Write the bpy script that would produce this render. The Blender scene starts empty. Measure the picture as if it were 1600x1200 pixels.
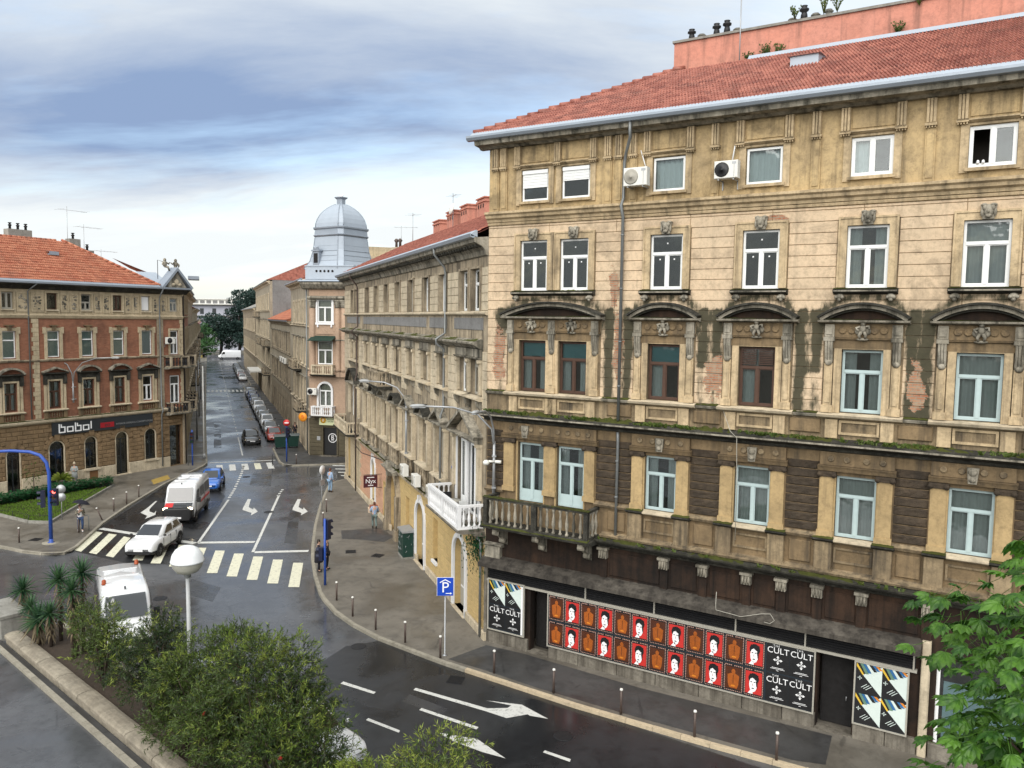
import bpy, math, random
from math import sin, cos, pi, radians, sqrt, atan2
from mathutils import Vector, Matrix
random.seed(7)
SC = bpy.context.scene
COL = SC.collection
# ---------------------------------------------------------------- camera, sky, sun, exposure
FPX, PITCH, ROLL, CAMH = 1250.0, radians(4.6), radians(.78), 14.0
_fw = Vector((0, cos(PITCH), -sin(PITCH))); _rt = Vector((1, 0, 0)); _up = _rt.cross(_fw)
R2 = cos(ROLL)*_rt + sin(ROLL)*_up; U2 = -sin(ROLL)*_rt + cos(ROLL)*_up
cd = bpy.data.cameras.new('camera'); cam = bpy.data.objects.new('camera', cd); COL.objects.link(cam)
cd.sensor_width = 36; cd.lens = FPX/1600*36; cd.clip_end = 20000; cd.clip_start = .1
cam.matrix_world = Matrix(((R2.x, U2.x, -_fw.x, 0), (R2.y, U2.y, -_fw.y, 0), (R2.z, U2.z, -_fw.z, CAMH), (0, 0, 0, 1)))
SC.camera = cam
SUN_AZ, SUN_EL = radians(200), radians(42)       # azimuth clockwise from +Y: behind the camera, a little left
w = bpy.data.worlds.new('World'); SC.world = w; w.use_nodes = True
def node(nt, t, ins=None, **kw):
    n = nt.nodes.new(t)
    for k, v in kw.items(): setattr(n, k, v)
    for k, v in (ins or {}).items():
        s = n.inputs[k]
        if hasattr(v, 'is_output') or isinstance(v, bpy.types.NodeSocket): nt.links.new(v, s)
        else: s.default_value = v
    return n
def mth(nt, op, a, b=0.0, c=0.0, clamp=False):
    return node(nt, 'ShaderNodeMath', {0: a, 1: b, 2: c}, operation=op, use_clamp=clamp).outputs[0]
def rampn(nt, f, stops):
    n = node(nt, 'ShaderNodeValToRGB', {0: f}); e = n.color_ramp.elements
    while len(e) < len(stops): e.new(.5)
    for i, (p, c) in enumerate(stops):
        e[i].position = p; e[i].color = (c, c, c, 1) if not hasattr(c, '__len__') else (*c, 1)
    return n.outputs[0]
def mixc(nt, f, a, b, blend='MIX'):
    n = nt.nodes.new('ShaderNodeMix'); n.data_type = 'RGBA'; n.blend_type = blend
    for s, v in ((n.inputs[0], f), (n.inputs[6], a), (n.inputs[7], b)):
        if isinstance(v, bpy.types.NodeSocket): nt.links.new(v, s)
        elif hasattr(v, '__len__'): s.default_value = (*v, 1) if len(v) == 3 else v
        else: s.default_value = v
    return n.outputs[2]
nt = w.node_tree; bg = nt.nodes['Background']
sky = node(nt, 'ShaderNodeTexSky', sky_type='NISHITA', sun_disc=False, sun_elevation=SUN_EL, sun_rotation=SUN_AZ, air_density=1.2, dust_density=1.5)
tc = node(nt, 'ShaderNodeTexCoord'); sx = node(nt, 'ShaderNodeSeparateXYZ', {0: tc.outputs['Generated']})
zz = mth(nt, 'MAXIMUM', mth(nt, 'ADD', sx.outputs[2], .24), .05)
pv = node(nt, 'ShaderNodeCombineXYZ', {0: mth(nt, 'DIVIDE', sx.outputs[0], zz), 1: mth(nt, 'DIVIDE', sx.outputs[1], zz), 2: 0.0})
def wnoise(off, sc, det, rough=.55, dist=.3):
    mp = node(nt, 'ShaderNodeMapping', {0: pv.outputs[0], 1: off, 3: sc})
    return node(nt, 'ShaderNodeTexNoise', {'Vector': mp.outputs[0], 'Scale': 1.0, 'Detail': det, 'Roughness': rough, 'Distortion': dist}).outputs[0]
big = wnoise((1.15, .35, 0), (.42, .62, 1), 4, .5)       # broad light and dark banks
det = wnoise((7.3, 1.1, 0), (1.0, 2.2, 1), 7, .6)        # torn edges
gap = wnoise((2.2, 5.4, 0), (.8, 2.0, 1), 6, .6)         # thin places
mp = node(nt, 'ShaderNodeMapping', {0: pv.outputs[0], 1: (.8/1.25, -1.92/.5, 0), 3: (1/1.25, 1/.5, 1)})   # the heavy bank over the town
ln = node(nt, 'ShaderNodeVectorMath', {0: mp.outputs[0]}, operation='LENGTH').outputs['Value']
bank = mth(nt, 'ADD', mth(nt, 'ADD', mth(nt, 'MULTIPLY', big, .25), mth(nt, 'MULTIPLY', det, .5)), mth(nt, 'MULTIPLY', mth(nt, 'MINIMUM', ln, 1.5), .33))
dark = rampn(nt, bank, [(.42, 0), (.78, 1)])
ccol = mixc(nt, dark, (1.1, 1.52, 2.35), (3.5, 3.68, 3.72))
cover = rampn(nt, gap, [(.34, .55), (.52, 1)])
col = mixc(nt, cover, sky.outputs[0], ccol)
nt.links.new(col, bg.inputs[0]); bg.inputs[1].default_value = .1
sl = bpy.data.lights.new('sun', 'SUN'); sl.energy = 1.5; sl.angle = radians(75); sl.color = (1, .965, .91)
so = bpy.data.objects.new('sun', sl); COL.objects.link(so)
_sd = Vector((sin(SUN_AZ)*cos(SUN_EL), cos(SUN_AZ)*cos(SUN_EL), sin(SUN_EL)))
so.rotation_euler = _sd.to_track_quat('Z', 'Y').to_euler(); so.location = (0, -30, 60)
vs = SC.view_settings; vs.view_transform = 'Standard'; vs.look = 'None'; vs.gamma = 1; vs.use_curve_mapping = False; vs.exposure = 1.42
SC.display_settings.display_device = 'sRGB'
SC.cycles.use_denoising = True
SC.cycles.max_bounces = 6; SC.cycles.diffuse_bounces = 2; SC.cycles.glossy_bounces = 3; SC.cycles.transparent_max_bounces = 12
SC.cycles.caustics_reflective = False; SC.cycles.caustics_refractive = False; SC.cycles.sample_clamp_indirect = 6

# ---------------------------------------------------------------- helpers
def ray(x, y): return (x-800)/FPX*R2 - (y-600)/FPX*U2 + _fw
def gp(x, y, z=0.0):                                # pixel of the photograph -> point on the level z
    d = ray(x, y); t = (z-CAMH)/d.z; return Vector((0, 0, CAMH)) + t*d
class MB:
    "collects faces of one mesh"
    def __init__(s): s.v = []; s.f = []; s.m = []; s.sm = []; s.w = None
    def add(s, vs, fs, m=0, sm=False):
        b = len(s.v); s.v += [tuple(p) for p in vs]
        for f in fs: s.f.append(tuple(b+i for i in f)); s.m.append(m); s.sm.append(sm)
        return s
    def box(s, x0, x1, y0, y1, z0, z1, m=0):
        return s.add([(x0,y0,z0),(x1,y0,z0),(x1,y1,z0),(x0,y1,z0),(x0,y0,z1),(x1,y0,z1),(x1,y1,z1),(x0,y1,z1)],
                     [(0,3,2,1),(4,5,6,7),(0,1,5,4),(1,2,6,5),(2,3,7,6),(3,0,4,7)], m)
    def fb(s, u0, u1, d0, d1, z0, z1, m=0): return s.box(u0, u1, -d1, -d0, z0, z1, m)     # facade box: d = outwards
    def bev(s, u0, u1, d0, d1, z0, z1, b=.02, m=0):                                     # facade box with chamfered front
        x = [(u0,-d0,z0),(u1,-d0,z0),(u1,-d0,z1),(u0,-d0,z1),(u0,-d1+b,z0),(u1,-d1+b,z0),(u1,-d1+b,z1),(u0,-d1+b,z1),
             (u0+b,-d1,z0+b),(u1-b,-d1,z0+b),(u1-b,-d1,z1-b),(u0+b,-d1,z1-b)]
        return s.add(x, [(0,1,2,3),(0,4,5,1),(1,5,6,2),(2,6,7,3),(3,7,4,0),(4,8,9,5),(5,9,10,6),(6,10,11,7),(7,11,8,4),(8,11,10,9)], m)
    def prof(s, pts, u0, u1, m=0):                  # extrude a closed (d,z) outline along u
        n = len(pts); a = [(u0,-d,z) for d, z in pts] + [(u1,-d,z) for d, z in pts]
        return s.add(a, [(i, i+n, (i+1) % n+n, (i+1) % n) for i in range(n)] + [tuple(range(n)), tuple(range(2*n-1, n-1, -1))], m)
    def poly(s, pts, y0, y1, m=0):                  # extrude a closed (x,z) outline along y
        n = len(pts); a = [(x,y0,z) for x, z in pts] + [(x,y1,z) for x, z in pts]
        return s.add(a, [(i, (i+1) % n, (i+1) % n+n, i+n) for i in range(n)] + [tuple(range(n-1, -1, -1)), tuple(range(n, 2*n))], m)
    def slab(s, pts, z0, z1, m=0):                  # extrude a closed (x,y) outline along z
        n = len(pts); a = [(p[0],p[1],z0) for p in pts] + [(p[0],p[1],z1) for p in pts]
        return s.add(a, [(i, (i+1) % n, (i+1) % n+n, i+n) for i in range(n)] + [tuple(range(n-1, -1, -1)), tuple(range(n, 2*n))], m)
    def lathe(s, pr, c=(0,0,0), n=10, m=0, sm=True, cap=True):   # pr = [(r,z)]
        vs = [(c[0]+r*cos(2*pi*k/n), c[1]+r*sin(2*pi*k/n), c[2]+z) for r, z in pr for k in range(n)]
        fs = [(i*n+k, i*n+(k+1) % n, (i+1)*n+(k+1) % n, (i+1)*n+k) for i in range(len(pr)-1) for k in range(n)]
        if cap: fs += [tuple(range(n-1, -1, -1)), tuple((len(pr)-1)*n+k for k in range(n))]
        return s.add(vs, fs, m, sm)
    def tube(s, path, r, n=8, m=0, sm=True, cap=True):
        P = [Vector(p) for p in path]; rs = r if hasattr(r, '__len__') else [r]*len(P); vs = []; ref = None
        for i, p in enumerate(P):
            t = (P[min(i+1, len(P)-1)]-P[max(i-1, 0)])
            t = t.normalized() if t.length > 1e-9 else Vector((0, 0, 1))
            if ref is None: ref = Vector((1, 0, 0)) if abs(t.x) < .8 else Vector((0, 1, 0))
            a = (ref - t*ref.dot(t)).normalized(); b = t.cross(a); ref = a
            vs += [p + rs[i]*(cos(2*pi*k/n)*a + sin(2*pi*k/n)*b) for k in range(n)]
        fs = [(i*n+k, i*n+(k+1) % n, (i+1)*n+(k+1) % n, (i+1)*n+k) for i in range(len(P)-1) for k in range(n)]
        if cap: fs += [tuple(range(n-1, -1, -1)), tuple((len(P)-1)*n+k for k in range(n))]
        return s.add(vs, fs, m, sm)
    def ell(s, c, r, n=8, k=5, m=0, sm=True):       # ellipsoid
        pr = [(sin(pi*i/k), -cos(pi*i/k)) for i in range(k+1)]
        vs = [(c[0]+max(q, .01)*r[0]*cos(2*pi*j/n), c[1]+max(q, .01)*r[1]*sin(2*pi*j/n), c[2]+z*r[2]) for q, z in pr for j in range(n)]
        fs = [(i*n+j, i*n+(j+1) % n, (i+1)*n+(j+1) % n, (i+1)*n+j) for i in range(k) for j in range(n)]
        return s.add(vs, fs, m, sm)
    def merge(s, o, M, m=None):
        b = len(s.v); s.v += [tuple(M @ Vector(p)) for p in o.v]
        s.f += [tuple(b+i for i in f) for f in o.f]; s.m += o.m if m is None else [m]*len(o.f); s.sm += o.sm
        return s
    def mesh(s, name, mats):
        me = bpy.data.meshes.new(name); me.from_pydata(s.v, [], s.f)
        for mt in (mats if isinstance(mats, (list, tuple)) else [mats]): me.materials.append(mt)
        if any(s.m): me.polygons.foreach_set('material_index', s.m)
        if any(s.sm): me.polygons.foreach_set('use_smooth', s.sm)
        if s.w is not None:
            at = me.color_attributes.new('wear', 'FLOAT_COLOR', 'POINT')
            at.data.foreach_set('color', [c for q in s.w for c in (q[0], q[1], 0, 1)])
        me.update(); return me
W = {}; CH = {}
def T(x, y=None, z=None): return Matrix.Translation(x if y is None else (x, y, z))
def RZ(a): return Matrix.Rotation(a, 4, 'Z')
def RX(a): return Matrix.Rotation(a, 4, 'X')
def RY(a): return Matrix.Rotation(a, 4, 'Y')
I4 = Matrix.Identity(4)
def link(o, parent, M):
    COL.objects.link(o)
    if parent is not None:
        o.parent = parent; o.matrix_local = W[parent].inverted() @ M
    else: o.matrix_local = M
    W[o] = M.copy(); CH.setdefault(parent, []).append(o); return o
def obj(name, mb, mats=None, parent=None, M=I4):
    me = mb if isinstance(mb, bpy.types.Mesh) else mb.mesh(name, mats)
    return link(bpy.data.objects.new(name, me), parent, M)
def tag(o, label, cat=None, group=None, kind=None):
    if label: o['label'] = label
    if cat: o['category'] = cat
    if group: o['group'] = group
    if kind: o['kind'] = kind
    return o
def thing(name, label, cat, M=I4, group=None):
    return tag(link(bpy.data.objects.new(name, None), None, M), label, cat, group)
def dup(o, M, label=None, parent=None):
    c = o.copy(); link(c, parent, M)
    if label: c['label'] = label
    for k in CH.get(o, []): dup(k, M @ W[o].inverted() @ W[k], None, c)
    return c
def structure(name, mb, mats, M=I4, parent=None):
    o = obj(name, mb, mats, parent, M)
    if parent is None: o['kind'] = 'structure'
    return o
def rnd(a, b): return random.uniform(a, b)
_FC = {}
def text_mesh(s, size, mat, ext=.002, spacing=1.0):
    cu = bpy.data.curves.new('txt', 'FONT'); cu.body = s; cu.size = size; cu.align_x = 'CENTER'; cu.align_y = 'CENTER'; cu.extrude = ext; cu.space_character = spacing; cu.resolution_u = 3
    o = bpy.data.objects.new('txt', cu); COL.objects.link(o)
    me = bpy.data.meshes.new_from_object(o); bpy.data.objects.remove(o); bpy.data.curves.remove(cu)
    me.materials.clear(); me.materials.append(mat); return me
UPR = Matrix.Rotation(pi/2, 4, 'X')                 # text in XY -> upright, facing -Y
# ---------------------------------------------------------------- materials
def newmat(name, rough=.8, metal=0.0, spec=.4):
    m = bpy.data.materials.new(name); m.use_nodes = True; b = m.node_tree.nodes['Principled BSDF']
    b.inputs['Roughness'].default_value = rough; b.inputs['Metallic'].default_value = metal
    b.inputs['Specular IOR Level'].default_value = spec
    return m, m.node_tree, b
def coords(nt, sc=(1, 1, 1), kind='Object'):
    t = node(nt, 'ShaderNodeTexCoord'); v = node(nt, 'ShaderNodeVectorMath', {0: t.outputs[kind], 1: node(nt, 'ShaderNodeObjectInfo').outputs['Location']}, operation='ADD').outputs[0]
    return node(nt, 'ShaderNodeMapping', {0: v, 3: sc}).outputs[0]
def nz(nt, sc, det=5, stretch=(1, 1, 1), rough=.6, kind='Object', dist=0.0):
    return node(nt, 'ShaderNodeTexNoise', {'Vector': coords(nt, stretch, kind), 'Scale': sc, 'Detail': det, 'Roughness': rough, 'Distortion': dist}).outputs[0]
def bump(nt, b, h, st, dist=.02):
    bn = node(nt, 'ShaderNodeBump', {'Strength': st, 'Distance': dist, 'Height': h}); nt.links.new(bn.outputs[0], b.inputs['Normal'])
def plain(name, c, rough=.6, metal=0.0, var=.15, sc=6, spec=.4, bmp=0.0, coat=0.0):
    m, nt, b = newmat(name, rough, metal, spec)
    n = nz(nt, sc, 4); oi = node(nt, 'ShaderNodeObjectInfo')
    f = mth(nt, 'ADD', mth(nt, 'MULTIPLY', n, .75), mth(nt, 'MULTIPLY', oi.outputs['Random'], .25))
    col = mixc(nt, f, tuple(x*(1-var*1.3) for x in c), tuple(min(1, x*(1+var)) for x in c))
    nt.links.new(col, b.inputs['Base Color'])
    nt.links.new(rampn(nt, nz(nt, sc*.7, 3), [(.3, max(0, rough-.12)), (.7, min(1, rough+.1))]), b.inputs['Roughness'])
    if bmp: bump(nt, b, nz(nt, sc*5, 4), bmp)
    if coat: b.inputs['Coat Weight'].default_value = coat; b.inputs['Coat Roughness'].default_value = .05
    return m
def plaster(name, c1, c2, sc=.7, grime=(.045, .038, .03), streak=.5, blot=.35, bmp=.35, brick=False, moss=0.0, s0=.52, rough=.88):
    m, nt, b = newmat(name, rough, 0, .25)
    col = mixc(nt, rampn(nt, nz(nt, sc, 6, rough=.65), [(.32, 0), (.68, 1)]), c1, c2)
    oi = node(nt, 'ShaderNodeObjectInfo')
    col = mixc(nt, mth(nt, 'MULTIPLY', oi.outputs['Random'], .22), col, tuple(x*.55 for x in c1))
    col = mixc(nt, mth(nt, 'MULTIPLY', rampn(nt, nz(nt, 9, 6, rough=.7), [(.45, 0), (.75, 1)]), .4), col, tuple(x*.5 for x in c2))
    col = mixc(nt, mth(nt, 'MULTIPLY', rampn(nt, nz(nt, .9, 8, rough=.74, dist=.6), [(.48, 0), (.66, 1)]), blot), col, tuple(x*.3+y*.4 for x, y in zip(c1, grime)))
    col = mixc(nt, mth(nt, 'MULTIPLY', rampn(nt, nz(nt, 3.6, 12, rough=.82), [(.5, 0), (.66, 1)]), .28+blot*.4), col, tuple(x*.22+y*.5 for x, y in zip(c1, grime)))
    st = rampn(nt, nz(nt, 1.0, 6, (3.2, 3.2, .22), rough=.65), [(s0, 0), (s0+.2, 1)])
    col = mixc(nt, mth(nt, 'MULTIPLY', st, streak), col, grime)
    h = nz(nt, 18, 6, rough=.7)
    if brick:
        at = node(nt, 'ShaderNodeVertexColor', layer_name='wear'); sp = node(nt, 'ShaderNodeSeparateColor', {0: at.outputs[0]})
        edge = nz(nt, 5, 8, rough=.72); e2 = nz(nt, 2.2, 7, (1.6, 1.6, .5), rough=.7)
        d = rampn(nt, mth(nt, 'ADD', sp.outputs[0], mth(nt, 'MULTIPLY', mth(nt, 'SUBTRACT', e2, .5), 1.7)), [(.36, 0), (.72, 1)])
        col = mixc(nt, mth(nt, 'MULTIPLY', d, .93), col, mixc(nt, edge, (.012, .014, .01), (.05, .052, .028)))
        xy = node(nt, 'ShaderNodeSeparateXYZ', {0: coords(nt)}); bv = node(nt, 'ShaderNodeCombineXYZ', {0: xy.outputs[0], 1: xy.outputs[2], 2: 0.0})
        bt = node(nt, 'ShaderNodeTexBrick', {'Vector': bv.outputs[0], 'Color1': (.30, .10, .05, 1), 'Color2': (.42, .2, .11, 1), 'Mortar': (.24, .2, .15, 1), 'Scale': 2.0, 'Mortar Size': .03, 'Brick Width': .5, 'Row Height': .17})
        p = rampn(nt, mth(nt, 'ADD', sp.outputs[1], mth(nt, 'MULTIPLY', mth(nt, 'SUBTRACT', nz(nt, 1.9, 8, rough=.7), .5), 2.4)), [(.48, 0), (.54, 1)])
        col = mixc(nt, p, col, mixc(nt, rampn(nt, edge, [(.45, .05), (.6, .75)]), bt.outputs[0], tuple(x*.62 for x in c2))); h = mth(nt, 'SUBTRACT', h, mth(nt, 'MULTIPLY', p, .8))
    nt.links.new(col, b.inputs['Base Color']); bump(nt, b, h, bmp, .03); return m
def glass(name, tint=(.8, .85, .85), refl=.012):
    m, nt, b = newmat(name); nt.nodes.remove(b)
    lw = node(nt, 'ShaderNodeFresnel', {'IOR': 1.5})
    tr = node(nt, 'ShaderNodeBsdfTransparent', {0: (*tint, 1)}); gl = node(nt, 'ShaderNodeBsdfGlossy', {0: (1, 1, 1, 1), 'Roughness': .03})
    bn = node(nt, 'ShaderNodeBump', {'Strength': .12, 'Distance': .05, 'Height': nz(nt, 1.5, 2)}); nt.links.new(bn.outputs[0], gl.inputs['Normal'])
    mx = node(nt, 'ShaderNodeMixShader', {0: mth(nt, 'ADD', mth(nt, 'MULTIPLY', lw.outputs[0], .9), refl, clamp=True), 1: tr.outputs[0], 2: gl.outputs[0]})
    nt.links.new(mx.outputs[0], nt.nodes['Material Output'].inputs[0]); return m
def emit(name, c, s=1.0):
    m, nt, b = newmat(name); b.inputs['Base Color'].default_value = (*c, 1); b.inputs['Emission Color'].default_value = (*c, 1); b.inputs['Emission Strength'].default_value = s; return m
def leafm(name, c1, c2, rough=.5, trans=.25, spec=.35):
    m, nt, b = newmat(name, rough, 0, spec); oi = node(nt, 'ShaderNodeObjectInfo')
    f = mth(nt, 'ADD', mth(nt, 'MULTIPLY', nz(nt, 1.3, 4), .8), mth(nt, 'MULTIPLY', oi.outputs['Random'], .3))
    f = mth(nt, 'ADD', f, mth(nt, 'MULTIPLY', mth(nt, 'SUBTRACT', nz(nt, 14, 2), .5), .9))
    col = mixc(nt, rampn(nt, f, [(.36, 0), (.72, 1)]), c1, c2); nt.links.new(col, b.inputs['Base Color'])
    b.inputs['Subsurface Weight'].default_value = 0
    tl = node(nt, 'ShaderNodeBsdfTranslucent', {0: col}); mx = node(nt, 'ShaderNodeMixShader', {0: trans, 1: b.outputs[0], 2: tl.outputs[0]})
    nt.links.new(mx.outputs[0], nt.nodes['Material Output'].inputs[0]); return m
def asphalt(name, c, wet=.5, dry=.62, wsc=.16, patches=True, w0=.42, w1=.6):
    m, nt, b = newmat(name, .5, 0, .5)
    wn = nz(nt, wsc, 6, (1, 1, 1), rough=.62, dist=.5); wm = rampn(nt, wn, [(w0, 0), (w1, 1)])       # wet and drying places
    g = nz(nt, 60, 3); big = nz(nt, .35, 6)
    base = mixc(nt, g, tuple(x*.6 for x in c), tuple(x*1.5 for x in c))
    base = mixc(nt, rampn(nt, big, [(.35, 0), (.65, .55)]), base, tuple(x*1.7 for x in c))
    base = mixc(nt, mth(nt, 'MULTIPLY', rampn(nt, nz(nt, 1.3, 10, rough=.78, dist=.4), [(.48, 0), (.64, 1)]), .6), base, tuple(x*.5 for x in c))
    base = mixc(nt, mth(nt, 'MULTIPLY', wm, .45), base, tuple(x*.45 for x in c))
    cr = node(nt, 'ShaderNodeTexVoronoi', {'Vector': coords(nt), 'Scale': .33}, feature='DISTANCE_TO_EDGE')
    ck = mth(nt, 'MULTIPLY', rampn(nt, mth(nt, 'ADD', cr.outputs[0], mth(nt, 'MULTIPLY', nz(nt, 1.1, 5), .09)), [(.048, 1), (.056, 0)]), rampn(nt, nz(nt, .2, 2), [(.52, 0), (.6, .55)]))
    base = mixc(nt, ck, base, tuple(x*.35 for x in c))
    nt.links.new(base, b.inputs['Base Color'])
    nt.links.new(mixc(nt, wm, (dry,)*3, (wet,)*3), b.inputs['Roughness'])
    h = mth(nt, 'ADD', mth(nt, 'MULTIPLY', g, .25), nz(nt, 2.5, 4)); bump(nt, b, h, .07, .01); return m
def rooftile(name, c1, c2, c3):
    m, nt, b = newmat(name, .55, 0, .4); oi = node(nt, 'ShaderNodeObjectInfo')
    vo = node(nt, 'ShaderNodeTexVoronoi', {'Vector': coords(nt, (1, 1, 1)), 'Scale': 3.2}); sp = node(nt, 'ShaderNodeSeparateColor', {0: vo.outputs['Color']})
    col = mixc(nt, rampn(nt, mth(nt, 'ADD', mth(nt, 'MULTIPLY', sp.outputs[0], .6), mth(nt, 'MULTIPLY', oi.outputs['Random'], .4)), [(.2, 0), (.8, 1)]), c1, c2)
    col = mixc(nt, mth(nt, 'MULTIPLY', rampn(nt, nz(nt, 1.1, 7, rough=.7), [(.5, 0), (.72, 1)]), .6), col, c3)
    nt.links.new(col, b.inputs['Base Color']); bump(nt, b, nz(nt, 30, 3), .2); return m
M_ = {}
M_['attic'] = plaster('ochre_attic_plaster', (.60, .44, .23), (.38, .285, .165), .55, streak=.6, blot=.75, brick=True, s0=.5)
M_['ochre'] = plaster('pale_ochre_plaster', (.70, .53, .355), (.56, .44, .305), .5, streak=.3, blot=.6, brick=True, s0=.58)
M_['trim'] = plaster('ochre_trim_plaster', (.62, .48, .3), (.44, .335, .2), .9, streak=.65, blot=.65, s0=.5)
M_['trimd'] = plaster('grimy_brown_trim_plaster', (.36, .275, .165), (.17, .125, .078), .9, streak=.85, blot=.75, s0=.45)
M_['brown'] = plaster('brown_plaster', (.27, .19, .105), (.16, .115, .065), .8, streak=.7, blot=.65, s0=.48)
M_['pil'] = plaster('golden_pilaster_plaster', (.48, .345, .175), (.38, .275, .14), .9, streak=.4, blot=.4, s0=.54)
M_['rust'] = plaster('sooty_rusticated_plaster', (.09, .066, .044), (.036, .028, .021), 2.5, streak=.4, blot=.5, bmp=1.0)
M_['soot'] = plaster('soot_black_plaster', (.011, .009, .008), (.065, .036, .022), .55, grime=(.008, .007, .006), streak=.75, blot=.5, s0=.45)
M_['dirty'] = plaster('weathered_stone', (.46, .42, .34), (.22, .195, .15), 1.2, grime=(.015, .016, .012), streak=.85, blot=.75, s0=.46)
M_['black'] = plaster('blackened_stone', (.04, .038, .03), (.014, .014, .012), 1.2, grime=(.3, .28, .23), streak=.16, blot=.3, s0=.62)
M_['moss'] = plain('moss', (.062, .068, .018), .95, var=.6, sc=7, spec=.1, bmp=.8)
M_['plinth'] = plaster('grey_plinth_stone', (.27, .245, .2), (.12, .105, .085), 1.0, streak=.75, blot=.7, s0=.46)
M_['white'] = plain('white_window_paint', (.78, .79, .78), .4, var=.05)
M_['bluegrey'] = plain('blue_grey_window_paint', (.42, .52, .52), .5, var=.12)
M_['brownwood'] = plain('dark_brown_wood', (.07, .035, .022), .6, var=.3)
M_['greywood'] = plain('weathered_grey_wood', (.36, .34, .29), .7, var=.2)
M_['glass'] = glass('window_glass'); M_['cglass'] = glass('car_glass', (.035, .04, .042), .10)
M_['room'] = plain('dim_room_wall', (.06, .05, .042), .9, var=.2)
M_['curtain'] = plain('grey_curtain', (.34, .35, .34), .9, var=.15); M_['curtainw'] = plain('white_curtain', (.7, .72, .72), .9, var=.08)
M_['blind'] = plain('pale_green_blind', (.47, .56, .52), .8, var=.06, sc=1); M_['teal'] = plain('teal_blind', (.035, .15, .17), .8, var=.15)
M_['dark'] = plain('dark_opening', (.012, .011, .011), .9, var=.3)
M_['zinc'] = plain('zinc_sheet', (.30, .34, .39), .45, .35, var=.15, sc=1.5); M_['zincl'] = plain('pale_zinc_sheet', (.37, .42, .48), .5, .1, var=.12, sc=1.5)
M_['pipe'] = plain('grey_downpipe_metal', (.2, .21, .21), .5, .4, var=.2); M_['pipeb'] = plain('brown_downpipe_metal', (.09, .065, .055), .5, .2, var=.2)
M_['tile'] = rooftile('red_roof_tile', (.19, .052, .036), (.37, .135, .095), (.07, .034, .028)); M_['tileo'] = rooftile('orange_roof_tile', (.32, .09, .045), (.46, .18, .10), (.14, .06, .04))
M_['coral'] = plaster('coral_render', (.62, .26, .185), (.57, .265, .2), .5, grime=(.13, .08, .065), streak=.6, blot=.3, s0=.52)
M_['conc'] = plaster('grey_concrete', (.33, .32, .29), (.24, .23, .2), 1.2, streak=.35, blot=.35)
M_['stone'] = plaster('planter_stone', (.36, .32, .25), (.22, .19, .145), 1.4, streak=.2, blot=.55, bmp=.6)
M_['kerb'] = plaster('kerb_stone', (.36, .33, .27), (.26, .24, .19), 2.0, streak=0, blot=.3); M_['kerby'] = plaster('pale_kerb_stone', (.60, .49, .33), (.5, .41, .29), 2.0, streak=0, blot=.2)
M_['road'] = asphalt('wet_asphalt', (.075, .077, .082), .1, .4, w0=.38, w1=.6); M_['roadnew'] = asphalt('new_dark_asphalt', (.02, .021, .023), .18, .45, .3)
M_['pave'] = asphalt('pavement_asphalt', (.125, .112, .092), .3, .7, .25, w0=.46, w1=.62); M_['paved'] = asphalt('dark_pavement_asphalt', (.05, .049, .048), .3, .65, .3)
M_['soil'] = plain('soil', (.045, .032, .022), .95, var=.5, sc=8, bmp=.8)
def worn(name, c):
    m, nt, b = newmat(name, .5); col = mixc(nt, nz(nt, 4, 5), tuple(x*.8 for x in c), c)
    col = mixc(nt, rampn(nt, nz(nt, 5.5, 10, rough=.8), [(.52, 0), (.66, .85)]), col, (.09, .09, .09)); nt.links.new(col, b.inputs['Base Color']); return m
M_['paint'] = worn('road_paint', (.66, .66, .62)); M_['painty'] = worn('cream_road_paint', (.72, .70, .54))
M_['grass'] = leafm('lawn_grass', (.06, .13, .012), (.16, .27, .03)); M_['ivy'] = leafm('dark_leaf', (.008, .05, .016), (.02, .11, .035))
M_['brick'] = None
def brickmat():
    m, nt, b = newmat('red_brick', .85, 0, .2)
    xy = node(nt, 'ShaderNodeSeparateXYZ', {0: coords(nt)}); bv = node(nt, 'ShaderNodeCombineXYZ', {0: xy.outputs[0], 1: xy.outputs[2], 2: 0.0})
    bt = node(nt, 'ShaderNodeTexBrick', {'Vector': bv.outputs[0], 'Color1': (.24, .095, .055, 1), 'Color2': (.31, .135, .08, 1), 'Mortar': (.22, .14, .1, 1), 'Scale': 4.0, 'Mortar Size': .025, 'Brick Width': 1.0, 'Row Height': .3})
    col = mixc(nt, mth(nt, 'MULTIPLY', rampn(nt, nz(nt, .6, 8, rough=.7), [(.48, 0), (.75, 1)]), .75), bt.outputs[0], (.07, .038, .028))
    col = mixc(nt, mth(nt, 'MULTIPLY', rampn(nt, nz(nt, 1.0, 5, (2, 2, .3)), [(.55, 0), (.75, 1)]), .5), col, (.06, .045, .036))
    nt.links.new(col, b.inputs['Base Color']); bump(nt, b, bt.outputs['Fac'], -.3, .01); return m
M_['brick'] = brickmat()
M_['cream'] = plaster('cream_stucco', (.56, .46, .31), (.44, .36, .24), .9, streak=.35, blot=.3)
M_['rustic'] = plaster('rustic_stone', (.30, .20, .11), (.17, .115, .062), 1.5, streak=.2, blot=.45, bmp=.8)
M_['yellow'] = plaster('yellow_block', (.58, .42, .19), (.52, .38, .18), 1.4, streak=.15, blot=.15, s0=.6); M_['pink'] = plaster('pink_block', (.60, .35, .23), (.55, .33, .22), 1.4, streak=.15, blot=.12, s0=.6)
M_['lime'] = plaster('limestone', (.68, .58, .42), (.5, .42, .3), 1.0, streak=.45, blot=.45); M_['limed'] = plaster('stained_limestone', (.50, .415, .295), (.27, .22, .155), .7, streak=.9, blot=.65, s0=.48)
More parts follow.
